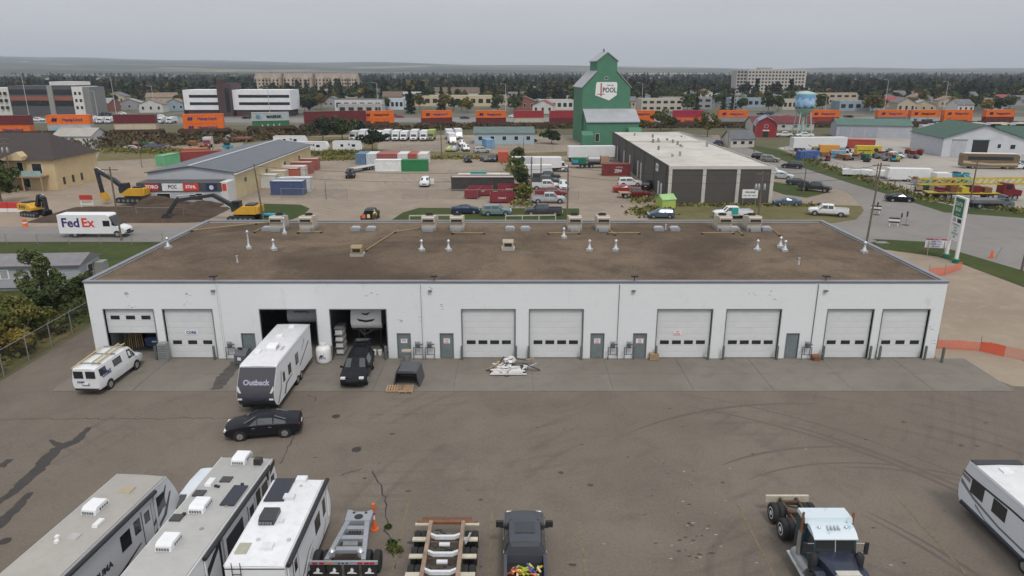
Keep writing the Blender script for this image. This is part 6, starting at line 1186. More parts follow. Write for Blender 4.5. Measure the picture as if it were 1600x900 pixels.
for (x0, x1, c, s_, tc_) in ((-6.4, -4.0, (.4, .03, .04), 'TORO', SW), (-3.4, .2, (.7, .7, .7), 'PCC', M('ink_dark')), (.25, 2.9, (.62, .05, .03), 'STIHL', SW), (4.2, 6.1, (.02, .03, .1), 'H', SW)):
    MB().bx(x0, x1, -1.79, -1.752, 2.3, 3.6).build('shop_sign', M('sg_%.2f_%.2f' % c[:2], c, .5), t)
    if s_ != 'H': text(s_, .8 if len(s_) < 5 else .72, tc_, t, ((x0 + x1) / 2, -1.80, 2.98), bold=.03)
    else: MB().lathe([(.35, 0), (.38, .02), (.28, .02), (.25, 0)], 14).build('emblem_ring', SW, t, None, ((x0 + x1) / 2, -1.80, 2.9)).rotation_euler = (rad(90), 0, 0)
MB().bx(7.0, 7.7, -1.74, -1.702, 2.3, 3.5).build('shop_sign', M('sg_0.62_0.05'), t); windows(t, [(-4.6, -2.2, -1.6, .6, 1.9), (1, 3.4, -1.6, .6, 1.9)])
# tan building with brown hip roof
t = thing('tan_office', 'tan stucco building with brown hipped roof and wooden deck', 'building', (-98.5, 146, 0)); MB().bx(-10, 9.6, -7.3, 7.3, 0, 6.0).build('wall', wallmat((.56, .44, .26)), t)
m = MB(); m.add([(-10.5, -7.9, 5.9), (10.2, -7.9, 5.9), (10.2, 7.9, 5.9), (-10.5, 7.9, 5.9), (-10.5, 0, 10.4), (5.0, 0, 10.4)], [(0, 1, 5, 4), (1, 2, 5), (2, 3, 4, 5), (0, 4, 3), (0, 3, 2, 1)]); m.build('roof', M('brown_shingle', (.055, .044, .04), .9, 0, .12, 1.0, bump=.3, bscale=8), t)
MB().bx(1.0, 8.2, -9.6, -7.31, 2.75, 2.95).build('deck', WOOD, t); MB().bx(1.0, 4.2, -9.62, -9.55, 2.96, 4.0).build('deck_screen', M('deck_glass', (.3, .42, .4), .3), t); MB().bx(4.5, 8.2, -9.62, -9.55, 2.96, 4.0).build('deck_screen', M('deck_glass'), t)
for xx in (1.2, 4.4, 8.0): MB().bx(xx - .1, xx + .1, -9.55, -9.35, 0, 2.75).build('deck_post', WOOD, t)
m = MB(); m.prism([(.6, 5.9), (4.6, 5.9), (4.6, 6.6), (3.8, 7.5), (.6, 6.2)], -8.9, -7.0, 'y'); m.build('dormer', wallmat((.56, .44, .26)), t); windows(t, [(2.4, 3.6, -7.3, 3.2, 5.4), (5.2, 7.2, -7.3, 3.2, 5.2), (3, 4.4, -7.3, .4, 2.3)])
for yy in (-5, -2, 1): MB().bx(9.603, 9.66, yy - .35, yy + .35, .8, 2.2).build('side_window', GLASS, t)
gable('white_shed', 'white gabled metal shed behind the tan building', -131, 220, 11.5, 9.5, 3.7, 2.0, (.62, .63, .64), (.36, .34, .31), -2)
o = MB(); o.lathe([(3.5, 0), (3.5, 1.2), (2.9, 2.8), (1.6, 3.8), (.1, 4.2)], 16); q = o.build('dome_tent', M('tent_white', (.66, .67, .68), .5), None, 40, (*G(2, 206), 0)); tag(q, 'white rounded fabric shelter at the left edge by the train', 'shelter')
# green-roof sheds, office, pavilion, barn
def rotbox(A, B, C): pass
gable('green_roof_shed', 'grey sided shed with green metal roof and three bay doors', *(np.array(G(1362, 214)) + (0, 2)), 24, 11, 4.2, 1.8, (.40, .42, .46), (.08, .15, .12), -13, wins=0)
sh = [o for o in bpy.data.objects if o.name.startswith('green_roof_shed')][0]
for k in range(3): MB().bx(-11 + k * 4.3, -7.4 + k * 4.3, -5.57, -5.503, .1, 3.7).build('bay_door', M('bay_door_grey', (.33, .35, .40), .6), sh); 
MB().bx(12.003, 12.05, -5.3, 5.3, 0, 4.1).build('end_cladding', SW, sh)
gx, gy = G(1540, 247); t = gable('green_roof_workshop', 'white workshop with green roof, tall doors and a motorhome in front', gx + 1.5, gy + 13, 20, 22, 5.0, 3.4, (.54, .56, .60), (.045, .095, .07), -8, 'y', over=.5)
for x0, x1, z1 in ((-7.8, -4.2, 4.4), (-2.6, 1.4, 4.4)): MB().bx(x0, x1, -11.06, -11.003, .05, z1).build('bay_door', M('bay_door_pale', (.42, .44, .47), .6) if x0 < -4 else BLACK, t); MB().bx(x0 - .15, x1 + .15, -11.1, -11.062, z1, z1 + .2).build('door_trim', M('sign_green'), t)
windows(t, [(3.6, 4.6, -11, 2.4, 3.6), (6.8, 8.2, -11, 2.2, 3.5)]); MB().bx(-10.06, -10.003, -10.8, 10.8, 0, 4.9).build('side_cladding', M('side_clad', (.46, .48, .53), .7), t)
gable('green_roof_wing', 'white wing with green roof joined right of the workshop', gx + 24, gy + 14, 25, 14, 4.6, 2.6, (.60, .61, .62), (.045, .095, .07), -8, 'x', wins=5)
gable('green_roof_office', 'low office with grey green roof beside the sky blue container', *(np.array(G(782, 226)) + (1, 7)), 19, 11, 3.4, 1.5, (.36, .45, .50), (.12, .16, .155), 2, wins=5)
gable('pavilion', 'small pavilion with grey hipped roof and white walls', *G(1153, 229), 7.5, 6, 2.7, 2.2, (.52, .50, .45), (.12, .13, .14), 8, wins=3)
bx0, by0 = G(1201, 214); t = thing('red_barn', 'red gambrel barn with blue grey roof', 'barn', (bx0, by0 + 5, 0), rad(-14)); BR_ = wallmat((.27, .03, .035)); m = MB(); pr = [(-3.6, 0), (3.6, 0), (3.6, 3.6), (2.6, 5.4), (0, 6.9), (-2.6, 5.4), (-3.6, 3.6)]; m.prism(pr, -6, 6, 'y'); m.build('wall', BR_, t)
for a, b in ((2, 3), (3, 4), (4, 5), (5, 6)): (u0, v0), (u1, v1) = pr[a], pr[b]; m = MB(); m.prism([(u0 * 1.05, v0 + .02), (u1 * 1.05, v1 + .02), (u1 * 1.05, v1 + .2), (u0 * 1.05, v0 + .2)], -6.4, 6.4, 'y'); m.build('roof', roofmat((.23, .27, .32)), t)
MB().bx(-.9, .9, -6.06, -6.003, 0, 2.1).build('barn_door', BLACK, t); MB().bx(-1.1, 1.1, -6.05, -6.001, 2.1, 2.5).build('door_trim', SW, t); windows(t, [(-.6, .6, -6, 3.2, 4.3)], M('barn_red_dark', (.2, .03, .03), .8))
gable('maroon_roof_hall', 'long low hall with maroon roof behind the barn', 106, 288, 24, 9, 2.8, 2.2, (.5, .49, .46), (.13, .025, .03), 0, wins=5)
# water tower
wx, wy = G(1252, 211); t = thing('water_tower', 'pale green water tower with a blue sky mural on its tank', 'water tower', (wx, wy, 0)); WT = M('tower_green', (.36, .50, .46), .5, 0, .08, .5)
m, N, L, b = nodes('tank_mural'); tc = N.new('ShaderNodeTexCoord'); sx = N.new('ShaderNodeSeparateXYZ'); L.new(tc.outputs['Object'], sx.inputs[0]); n = N.new('ShaderNodeTexNoise'); n.inputs['Scale'].default_value = .8; n.inputs['Detail'].default_value = 5; L.new(tc.outputs['Object'], n.inputs['Vector'])
a = N.new('ShaderNodeMath'); a.operation = 'MULTIPLY_ADD'; a.inputs[1].default_value = 4.5; L.new(n.outputs[0], a.inputs[0]); L.new(sx.outputs[2], a.inputs[2]); r = N.new('ShaderNodeMapRange'); r.inputs[1].default_value = 10.3; r.inputs[2].default_value = 17.5; L.new(a.outputs[0], r.inputs[0])
cr = N.new('ShaderNodeValToRGB'); e = cr.color_ramp.elements; e[0].position = .18; e[0].color = (.03, .07, .04, 1); e[1].position = .95; e[1].color = (.2, .42, .6, 1)
for p_, c_ in ((.24, (.12, .16, .12)), (.34, (.15, .36, .62)), (.55, (.45, .60, .72)), (.7, (.12, .33, .6))): q = e.new(p_); q.color = (*c_, 1)
L.new(r.outputs[0], cr.inputs[0]); L.new(cr.outputs[0], b.inputs['Base Color']); b.inputs['Roughness'].default_value = .5; MUR = m
MB().lathe([(3.3, 9.4), (3.3, 14.3)], 24).build('tank', MUR, t, 40); MB().lathe([(3.35, 14.3), (3.2, 14.7), (1.5, 15.2), (.1, 15.4)], 24).build('tank_roof', WT, t, 40); MB().lathe([(3.3, 9.4), (2.5, 8.1), (1.0, 6.9), (.5, 6.6)], 24).build('tank_bottom', WT, t, 40); MB().cyl((0, 0, 0), (0, 0, 6.7), .5, n=10).build('riser', WT, t, 40)
for sx_ in (-1, 1):
    for sy in (-1, 1): MB().bar((sx_ * 2.6, sy * 2.6, 0), (sx_ * 1.7, sy * 1.7, 8.6), .28).build('leg', WT, t)
for zz in (3.0, ):
    for s in (-1, 1): MB().bar((-2.3, s * 2.3, zz), (2.3, s * 2.3, zz), .12).build('brace', WT, t); MB().bar((s * 2.3, -2.3, zz), (s * 2.3, 2.3, zz), .12).build('brace', WT, t)
# town blocks beyond the railway
def white_office():
    Y = 372; t = thing('white_office', 'white three storey office with ribbon windows and brown stair tower', 'building', (0, Y, 0)); Wm = wallmat((.74, .75, .77)); Bm = wallmat((.075, .045, .045)); X = lambda px: (px - 800) / 3.08
    for a, b in ((287, 342), (364, 454)):
        MB().bx(X(a), X(b), 0, 16, 3.2, 13).build('wing', Wm, t); MB().bx(X(a) + 1, X(b) - 1, .6, 15, 0, 3.2).build('ground_floor', Bm, t)
        for z in (5.6, 9.2): MB().bx(X(a) + 3, X(b) - .5, -.06, -.003, z, z + 1.4).build('ribbon_window', GLASS, t)
    MB().bx(X(342) + .1, X(364) - .1, -1.5, 14, 0, 16.2).build('stair_tower', Bm, t); MB().bx(X(342) + 4, X(364) - 1, -1.56, -1.503, 2, 14).build('tower_glass', GLASS, t); MB().bx(X(342) + .1, X(350), -1.0, 8, 16.21, 18).build('tower_top', Bm, t); MB().bx(X(285), X(287) - .1, .2, 15, 0, 12.6).build('end_wall', Bm, t)
white_office()
Y = 374; t = thing('modern_office', 'modern mixed white, brick and dark glass office block', 'building', (0, Y, 0)); X = lambda px: (px - 800) / 3.06
MB().bx(X(-40), X(18), 0, 14, 0, 14).build('white_block', wallmat((.62, .60, .55)), t); MB().bx(X(18) + .05, X(79), -.5, 14, 0, 15).build('dark_block', wallmat((.09, .09, .1)), t); MB().bx(X(79) + .05, X(87), -1, 14, 0, 15.2).build('pillar', wallmat((.3, .29, .27)), t); MB().bx(X(87) + .05, X(117), -.4, 14, 0, 15).build('dark_block', wallmat((.09, .09, .1)), t); MB().bx(X(117) + .05, X(133), -.8, 14, 0, 14.6).build('white_block', wallmat((.68, .67, .63)), t); MB().bx(X(133) + .05, X(143), 0, 14, 0, 14.4).build('grey_block', wallmat((.22, .22, .22)), t); MB().bx(X(83), X(124), 0, 13, 15.2, 17).build('penthouse', wallmat((.6, .6, .58)), t)
for a, b in ((19, 78), (88, 116)):
    for z in (5.2, 10.8): MB().bx(X(a), X(b), -.62, -.51, z, z + 2.4).build('glass_band', GLASS, t)
    MB().bx(X(a), X(b), -.66, -.52, 7.8, 9.8).build('brick_band', wallmat((.28, .10, .07)), t)
for a in (2, 10, 120, 127):
    for z in (3.5, 7, 10.5): MB().bx(X(a), X(a) + 1.2, -.85, -.803 if a > 100 else -.003, z, z + 1.5).build('window', GLASS, t)
B = []
def town(fn, *a, **k): B.append(fn(*a, **k))
flat('cream_plaza', 'long low cream commercial block behind the trucks', Xat(478, 5, 710), 486, 60, 14, 6.4, (.55, .47, .31), 1, 12, rz=-3, band=(.6, .52, .36))
gable('brown_roof_house', 'large white house with brown hipped roof above the cream block', Xat(560, 6, 715), 560, 34, 14, 6.5, 3.6, (.60, .57, .5), (.13, .09, .065), 0, wins=9)
flat('white_balcony_flats', 'white two storey flats with balconies', Xat(500, 5, 637), 505, 17, 10, 8, (.62, .62, .61), 2, 5); flat('white_clinic', 'low white clinic block with dark roof band', Xat(420, 4, 560), 425, 27, 11, 6.5, (.58, .58, .58), 1, 6, band=(.12, .12, .12)); flat('pale_store', 'pale grey flat roofed store by the railway street', Xat(400, 4, 565), 400, 24, 9, 4.6, (.42, .41, .4), 1, 5); flat('blue_white_shop', 'white and blue shop with a row of windows', Xat(440, 4, 615), 440, 13, 9, 6, (.55, .6, .66), 1, 5)
gable('brown_roof_cottage', 'white cottage with brown roof over the shop', Xat(470, 4, 614), 470, 12, 9, 6.5, 3, (.5, .46, .4), (.15, .10, .08), 5, wins=3)
for i, (px, w_) in enumerate(((421, 36), (465, 40), (510, 36), (540, 26))):
    t = gable('gabled_apartments', 'beige gabled apartment block among far trees', Xat(760, 12, px), 760 + 6 * i, w_ * .72, 14, 15, 4.5, (.46, .38, .30), (.24, .19, .15), 0, 'x', group='beige gabled apartments'); W3 = w_ * .72
    for k in (-.28, .28):
        q = MB(); q.prism([(W3 * k - 3.2, 0), (W3 * k + 3.2, 0), (W3 * k + 3.2, 15.2), (W3 * k, 18.6), (W3 * k - 3.2, 15.2)], -8.6, -7.01, 'y'); q.build('front_gable', wallmat((.5, .42, .34)), t)
    for r_ in range(4):
        for c_ in range(7): MB().bx(-W3 * .46 + c_ * W3 * .14, -W3 * .46 + c_ * W3 * .14 + 1.5, -8.66, -8.61 if False else -7.004, 1.5 + 3.5 * r_, 3.2 + 3.5 * r_).build('window', GLASS, t)
t = thing('residential_tower', 'pale eight storey apartment block on the skyline', 'building', (Xat(700, 12, 1202), 706, 0)); MB().bx(-32, 30, -8, 8, 0, 22).build('wall', wallmat((.42, .40, .38)), t); MB().bx(-22, 33, -9.5, -8.02, 0, 23.4).build('front_wing', wallmat((.50, .47, .43)), t); MB().bx(-10, 2, -4, 4, 22, 25).build('plant_room', wallmat((.35, .34, .33)), t)
for r_ in range(7):
    for c_ in range(17): MB().bx(-21 + c_ * 3.15, -19.2 + c_ * 3.15, -9.58, -9.503, 2 + 3 * r_, 3.6 + 3 * r_).build('window', GLASS, t)
    for c_ in range(3): MB().bx(-31.2 + c_ * 3.1, -29 + c_ * 3.1, -8.08, -8.003, 2 + 3 * r_, 3.8 + 3 * r_).build('window', GLASS, t)
rr = random.Random(17)
specs = [(1030, 425, 24, 'flat'), (1070, 450, 30, 'flat'), (1010, 520, 16, 'g'), (1340, 430, 26, 'flat'), (1385, 470, 22, 'g'), (1300, 520, 30, 'flat'), (1165, 470, 22, 'flat'), (1190, 530, 26, 'flat'), (820, 430, 18, 'g'), (850, 400, 16, 'g'), (868, 440, 20, 'flat'), (930, 600, 24, 'flat'), (1440, 420, 18, 'g'), (1480, 470, 20, 'g'), (1545, 430, 18, 'g'), (1590, 500, 24, 'g'), (165, 420, 16, 'g'), (205, 440, 22, 'g'), (240, 410, 18, 'g'), (255, 470, 26, 'g'), (185, 500, 18, 'g'), (520, 470, 14, 'g'), (470, 440, 12, 'flat'), (780, 500, 14, 'g'), (800, 560, 18, 'flat'), (745, 590, 16, 'g'), (1100, 600, 18, 'g'), (1255, 600, 22, 'flat'), (1420, 600, 22, 'g'), (1520, 640, 22, 'g'), (60, 560, 30, 'g'), (120, 640, 30, 'g'), (210, 620, 30, 'flat'), (1240, 440, 16, 'flat'), (1410, 400, 14, 'g'), (980, 460, 14, 'g'), (1500, 400, 14, 'g'), (660, 620, 18, 'g'), (590, 600, 20, 'g'), (905, 520, 18, 'flat')]
cols = [((.58, .57, .54), 'white'), ((.45, .38, .28), 'tan'), ((.30, .30, .31), 'grey'), ((.24, .10, .08), 'brick red'), ((.50, .46, .38), 'cream'), ((.28, .36, .42), 'blue grey')]; rcs = [((.14, .14, .15), 'charcoal'), ((.22, .16, .12), 'brown'), ((.28, .28, .28), 'grey'), ((.26, .06, .06), 'red')]
for px, Y_, w_, k in specs:
    (c, cn), (rc, rn) = rr.choice(cols), rr.choice(rcs); h = rr.uniform(3.4, 6.2)
    if k == 'flat': flat('town_shop', 'flat roofed %s shop in the town beyond the railway' % cn, Xat(Y_, 4, px), Y_, w_, 12, h + 1, c, 1 if h < 5 else 2, 6, rz=rr.uniform(-5, 5), group='flat roofed town shops')
    else: gable('town_house', '%s house with %s roof in the town beyond the railway' % (cn, rn), Xat(Y_, 4, px), Y_, w_ * .7, 9, h, 2.6, c, rc, rr.uniform(-12, 12), rr.choice('xy'), wins=3, group='pitched roof town houses')
# ================================================================== VEHICLES BEHIND THE WORKSHOP
def V(style, col, px, py, head, lab, cat='car', dy=0., group=None, name='parked_car', **k):
    x, y = G(px, py); f = pickup if style == 'pickup' else (lambda c, **kk: car(style, c, **kk))
    return put(f(col, **k), lab, cat, x, y + dy, head, group, name='pickup_truck' if style == 'pickup' and name == 'parked_car' else name)
V('sedan', NAVYC, 727, 335, 3, 'dark navy sedan on the grass behind the workshop', dy=.9); V('suv', TEAL, 776, 338, 2, 'pale teal sport utility vehicle behind the workshop', dy=.9); V('pickup', GRY, 848, 338, 178, 'charcoal pickup parked beside the green post', 'pickup', dy=.9)
V('hatch', (.09, .13, .17), 1034, 342, 178, 'slate blue hatchback by the lime tent', dy=.9); wp = V('pickup', (.72, .73, .75), 1145, 342, 180, 'white pickup with a teal door panel behind the rooftop unit', 'pickup', dy=.9); MB().bx(-.75, .3, .985, 1.005, .7, 1.7).build('teal_panel', M('teal_wrap', (.02, .34, .30), .4), wp)
V('pickup', WHT, 1294, 338, 160, 'clean white pickup on the grass by the road corner', 'pickup', dy=.6); V('sedan', (.10, .14, .2), 1232, 322, 170, 'blue sedan on the gravel beside the warehouse', dy=.8)
tk = V('pickup', (.016, .016, .02), 577, 347, 90, 'black pickup with red and yellow gear on its tailgate', 'pickup', dy=1.5); MB().bx(-3.2, -3.16, .2, .75, .9, 1.5).build('red_bundle', M('bundle_red', (.65, .14, .08), .6), tk); MB().bx(-3.2, -3.16, -.5, -.05, .95, 1.5).build('yellow_bundle', M('bundle_yellow', (.7, .6, .25), .6), tk)
V('suv', (.72, .74, .74), 663, 292, -88, 'white sport utility vehicle with an open door in the gravel yard', dy=1.5); xx, yy = G(663, 292)
sv = [o for o in bpy.data.objects if o.get('label', '').startswith('white sport utility vehicle with an open door')][0]; MB().bar((.6, .98, .95), (.45, 1.85, .95), .07, 1.0).build('open_door', paint(WHT), sv)
V('pickup', BLK, 545, 279, -80, 'black pickup hitched to a flat trailer in the yard', 'pickup', dy=2)
x, y = G(566, 268); t = thing('flatbed_trailer', 'pale flatbed trailer behind the black pickup', 'trailer', (x, y + 2, .02), rad(62)); MB().bx(-4.2, 4.2, -1.15, 1.15, .8, .95).build('deck', M('trailer_deck', (.45, .45, .44), .7), t); MB().bx(-4.2, 4.2, -.5, .5, .55, .8).build('frame', BLACK, t); wheels_for(t, (1.2, 2.2), 1.1, .4)
V('sedan', BLK, 731, 253, -80, 'black car beside the chain fence in the yard'); V('sedan', (.1, .1, .11), 758, 252, -70, 'dark car left of the orange container'); V('suv', (.07, .075, .08), 771, 252, -95, 'dark sport utility vehicle touching the orange container')
V('suv', WHT, 985, 292, 0, 'white sport utility vehicle behind the maroon truck', dy=1); V('sedan', RDD, 977, 301, 2, 'red car beside the maroon truck', dy=.5); V('pickup', MAR, 993, 309, 0, 'maroon flatbed pickup by the grey warehouse', 'pickup', flat=True); V('suv', BLK, 1015, 296, 60, 'black sport utility vehicle against the warehouse wall')
for px, py, c, lab in ((855, 281, (.05, .055, .06), 'black pickup, farthest of the row along the hedge'), (853, 288, (.09, .1, .11), 'dark grey pickup second in the row along the hedge'), (854, 296, (.62, .63, .64), 'white pickup in the row along the hedge'), (862, 308, (.26, .03, .035), 'red pickup in the row along the hedge'), (858, 317, SIL, 'silver pickup, nearest of the row along the hedge')): V('pickup', c, px, py, 0, lab, 'pickup')
V('suv', (.55, .58, .6), 880, 296, -90, 'silver van facing the workshop beside the hedge row')
def cargo_trailer(px, py, head, lab, L=6., c=(.66, .67, .68), h=2.6):
    x, y = G(px, py); t = thing('cargo_trailer', lab, 'trailer', (x, y, .02), rad(head)); m = MB(); m.prism([(-L / 2, .45), (L / 2, .45), (L / 2 + .3, .8), (L / 2, h), (-L / 2, h)], -1.15, 1.15, 'y'); m.build('box', M('box_%.2f_%.2f_%.2f' % c, c, .5, 0, .05, .6, dirt=.15), t)
    m = MB(); m.bar((L / 2, .5, .42), (L / 2 + 1.3, 0, .45), .1); m.bar((L / 2, -.5, .42), (L / 2 + 1.3, 0, .45), .1); m.build('hitch', BLACK, t); wheels_for(t, (-.6, .4), 1.12, .34); MB().bx(L * .15, L * .15 + .8, -1.17, -1.152, .6, 2.2).build('side_door', M('box_%.2f_%.2f_%.2f' % c), t); MB().bx(-L / 2 - .02, -L / 2 - .001, -1.0, 1.0, .55, h - .1).build('rear_door', M('box_%.2f_%.2f_%.2f' % c), t)
    return t
cargo_trailer(840, 276, 0, 'white enclosed trailer above the hedge row'); cargo_trailer(836, 265, 0, 'long white office trailer behind the hedge', 11, (.55, .57, .6), 3); put(boxtruck(WHT, (.7, .7, .7)), 'white service truck beside the office trailer', 'truck', *G(868, 268), 0, name='service_truck')
for i, px in enumerate((550, 564, 577, 590, 602, 617, 630, 646, 661)): x, y = G(px, 221); put(boxtruck(WHT, (.68, .69, .70), 6.5, (3.0, 3.4, 3.2)[i % 3]), 'white cab truck parked in the row below the train', 'truck', x, y + 3, -90, 'row of white trucks below the train', name='box_truck')
put(boxtruck((.2, .25, .1), (.35, .42, .12)), 'lime and brown work truck beside the white truck row', 'truck', *G(674, 219), -90, name='work_truck')
for i, (px, py) in enumerate(((706, 226), (721, 229), (727, 237), (702, 219), (716, 218))): x, y = G(px, py); put((pickup(WHT) if i in (1, 2) else boxtruck(WHT, (.66, .67, .68))), 'white %s in the loose group by the office' % ('pickup' if i in (1, 2) else 'cab truck'), 'truck', x, y + 2, -80, 'white trucks by the office', name='white_truck')
V('suv', SIL, 753, 239, 20, 'silver sport utility vehicle under the sky blue container'); V('sedan', (.4, .5, .1), 703, 236, 80, 'lime car by the pole'); V('sedan', SIL, 711, 236, 80, 'grey car beside the lime car')
for px, py, L, lab in ((490, 238, 9, 'white camper trailer behind the grey roofed store'), (545, 237, 8.5, 'white camper trailer left of the dark bush'), (455, 228, 10, 'white camper trailer with green stripe by the train')):
    x, y = G(px, py); t_ = trailer(lab, x, y, 0, L, 2.4, 3.0, (.64, .65, .66), nose=.7, windows=[(-1, -2, -1.2, 1.5, 2.2), (-1, 1.2, 2.2, 1.5, 2.2)], doors=[(-1, .1, .8, .8, 2.6)])
for i, (st, c, px, py, h, lab) in enumerate((('pickup', (.2, .33, .42), 222, 219, -60, 'light blue pickup in the left storage yard'), ('pickup', WHT, 241, 219, -70, 'white pickup in the left storage yard'), ('suv', RDD, 277, 219, 10, 'red sport utility vehicle in the storage yard'), ('sedan', MAR, 292, 219, 0, 'maroon car in the storage yard'), ('sedan', SIL, 207, 235, 5, 'old silver car by the dark boat tarp'), ('sedan', WHT, 236, 226, 0, 'white car among the boats'), ('pickup', (.12, .13, .2), 240, 233, 180, 'navy pickup among the boats'), ('pickup', WHT, 60, 190, 0, 'white pickup on the town street by the modern office'),
        ('suv', BLK, 1189, 250, -30, 'black sport utility vehicle parked on the side road'), ('suv', (.22, .22, .2), 1203, 253, -30, 'grey brown sport utility vehicle parked behind the black one'), ('suv', (.04, .04, .045), 1237, 263, 150, 'dark sport utility vehicle driving up the side road'), ('suv', WHT, 1208, 274, -35, 'white car on the road verge'), ('sedan', (.5, .54, .56), 1222, 279, -30, 'silver sedan on the road verge'), ('sedan', (.06, .08, .09), 1247, 289, -30, 'dark green sedan by the grass island'), ('pickup', (.05, .05, .055), 1274, 299, -35, 'black pickup at the end of the grass island'), ('sedan', BLK, 1405, 315, -12, 'black sedan driving along the side road'),
        ('pickup', WHT, 1393, 248, -10, 'white old pickup in the machinery yard'), ('suv', WHT, 1587, 264, 0, 'white car by the motorhome'), ('suv', (.2, .24, .3), 1603, 261, 0, 'grey car right of the white car'), ('sedan', WHT, 1357, 191, 5, 'white car on the street behind the green roofed shed'), ('pickup', (.06, .08, .14), 1122, 228, 60, 'dark blue pickup by the pavilion'), ('pickup', WHT, 1225, 214, 0, 'white pickup in front of the barn'), ('pickup', WHT, 1256, 215, 180, 'white pickup below the water tower'), ('sedan', BLK, 828, 222, 0, 'black car by the office'), ('sedan', (.1, .1, .12), 265, 186, 0, 'dark car on the town street'), ('sedan', WHT, 250, 183, 0, 'white car on the town street'))): V(st, c, px, py, h, lab, 'pickup' if st == 'pickup' else 'car')
for i, px in enumerate((148, 160, 173, 253, 268)): x, y = G(px, 193); put(boxtruck(WHT, (.68, .69, .7), 5, 2.8), 'white van seen between the rail containers', 'van', x, y, -90, 'white vans on the street behind the train', name='white_van')
put(boxtruck(RDD, (.55, .56, .57), 3.0, 3.0), 'red semi with pale sleeper in the storage yard', 'semi truck', *G(326, 230), -80, name='red_semi'); put(boxtruck(WHT, (.25, .1, .07), 7, 1.6), 'flatbed truck left of the yard camper', 'truck', *G(366, 222), 180, name='flatbed_truck')
# FedEx step van
x, y = G(146, 372); t = thing('delivery_van', 'white parcel step van lettered FedEx driving on the road', 'delivery van', (x, y + 1.3, .035), 0)
FW = M('fedex_white', (.76, .77, .78), .4, 0, .03, .6); m = MB(); m.prism([(-4.7, .55), (2.7, .55), (2.7, 2.2), (2.35, 3.05), (2.1, 3.2), (-4.7, 3.2)], -1.15, 1.15, 'y'); m.build('cargo_body', FW, t); m = MB(); m.prism([(2.7, .5), (4.35, .5), (4.4, 1.0), (4.2, 1.3), (3.3, 1.55), (2.7, 1.7)], -1.05, 1.05, 'y'); m.build('hood', FW, t)
m = MB(); m.prism([(2.7, 1.72), (3.25, 1.58), (2.55, 2.75), (2.42, 2.9)], -1.02, 1.02, 'y'); m.build('windscreen', GLASS, t); MB().bx(1.55, 2.5, -1.165, -1.152, 1.6, 2.4).build('side_window', GLASS, t); MB().bx(4.3, 4.5, -1.1, 1.1, .4, .65).build('bumper', BLACK, t); MB().bx(4.36, 4.42, -.5, .5, .7, 1.0).build('grille', BLACK, t)
text('Fed', 1.75, M('fed_purple', (.055, .02, .16), .5), t, (-2.95, -1.158, 2.05), bold=.05); text('Ex', 1.75, M('fed_orange', (.68, .06, .03), .5), t, (-.55, -1.158, 2.05), bold=.05); MB().bx(-4.73, -4.7, -1, 1, .7, 3.0).build('rear_door', FW, t); wheels_for(t, (-2.6, 3.3), 1.1, .45)
# ================================================================== PERSON IN HI-VIS
def person(x, y, rz, lab):
    t = thing('person', lab, 'person', (x, y, .03), rz); J = [(0, 0, .95, .15), (0, 0, 1.2, .16), (0, 0, 1.42, .17), (0, 0, 1.53, .06), (0, .01, 1.66, .1), (.09, 0, .88, .095), (.1, -.03, .5, .075), (.1, .02, .09, .05), (.1, -.12, .05, .045), (-.09, 0, .88, .095), (-.1, .05, .5, .075), (-.1, .1, .09, .05), (-.1, -.03, .05, .045), (.2, 0, 1.4, .065), (.26, -.05, 1.13, .05), (.22, -.22, .95, .04), (-.2, 0, 1.4, .065), (-.27, 0, 1.12, .05), (-.25, -.12, .9, .04)]
    E = [(0, 1), (1, 2), (2, 3), (3, 4), (0, 5), (5, 6), (6, 7), (7, 8), (0, 9), (9, 10), (10, 11), (11, 12), (2, 13), (13, 14), (14, 15), (2, 16), (16, 17), (17, 18)]
    me = bpy.data.meshes.new('body'); me.from_pydata([j[:3] for j in J], E, []); o = obj('body', me, t); md = o.modifiers.new('skin', 'SKIN'); 
    for i, j in enumerate(J): me.skin_vertices[0].data[i].radius = (j[3], j[3] * .85); me.skin_vertices[0].data[i].use_root = i == 0
    o.modifiers.new('sub', 'SUBSURF').levels = 1; me.materials.append(M('hi_vis_yellow', (.55, .62, .08), .7)); MB().lathe([(.0, 0), (.11, .01), (.115, .07), (.07, .13), (.0, .145)], 14, (0, .01, 1.68)).build('hard_hat', SW, t, 40); MB().lathe([(.02, 0), (.085, .04), (.09, .12), (.07, .16)], 12, (0, 0, 1.57)).build('face', M('skin', (.45, .28, .2), .6), t, 40)
    for zz in (1.1, 1.28): MB().lathe([(.185, 0), (.185, .05)], 14, (0, 0, zz)).build('reflective_band', M('reflective', (.7, .7, .68), .4), t)
person(*G(586, 346), .3, 'worker in yellow hi-vis clothing standing beside the black pickup')
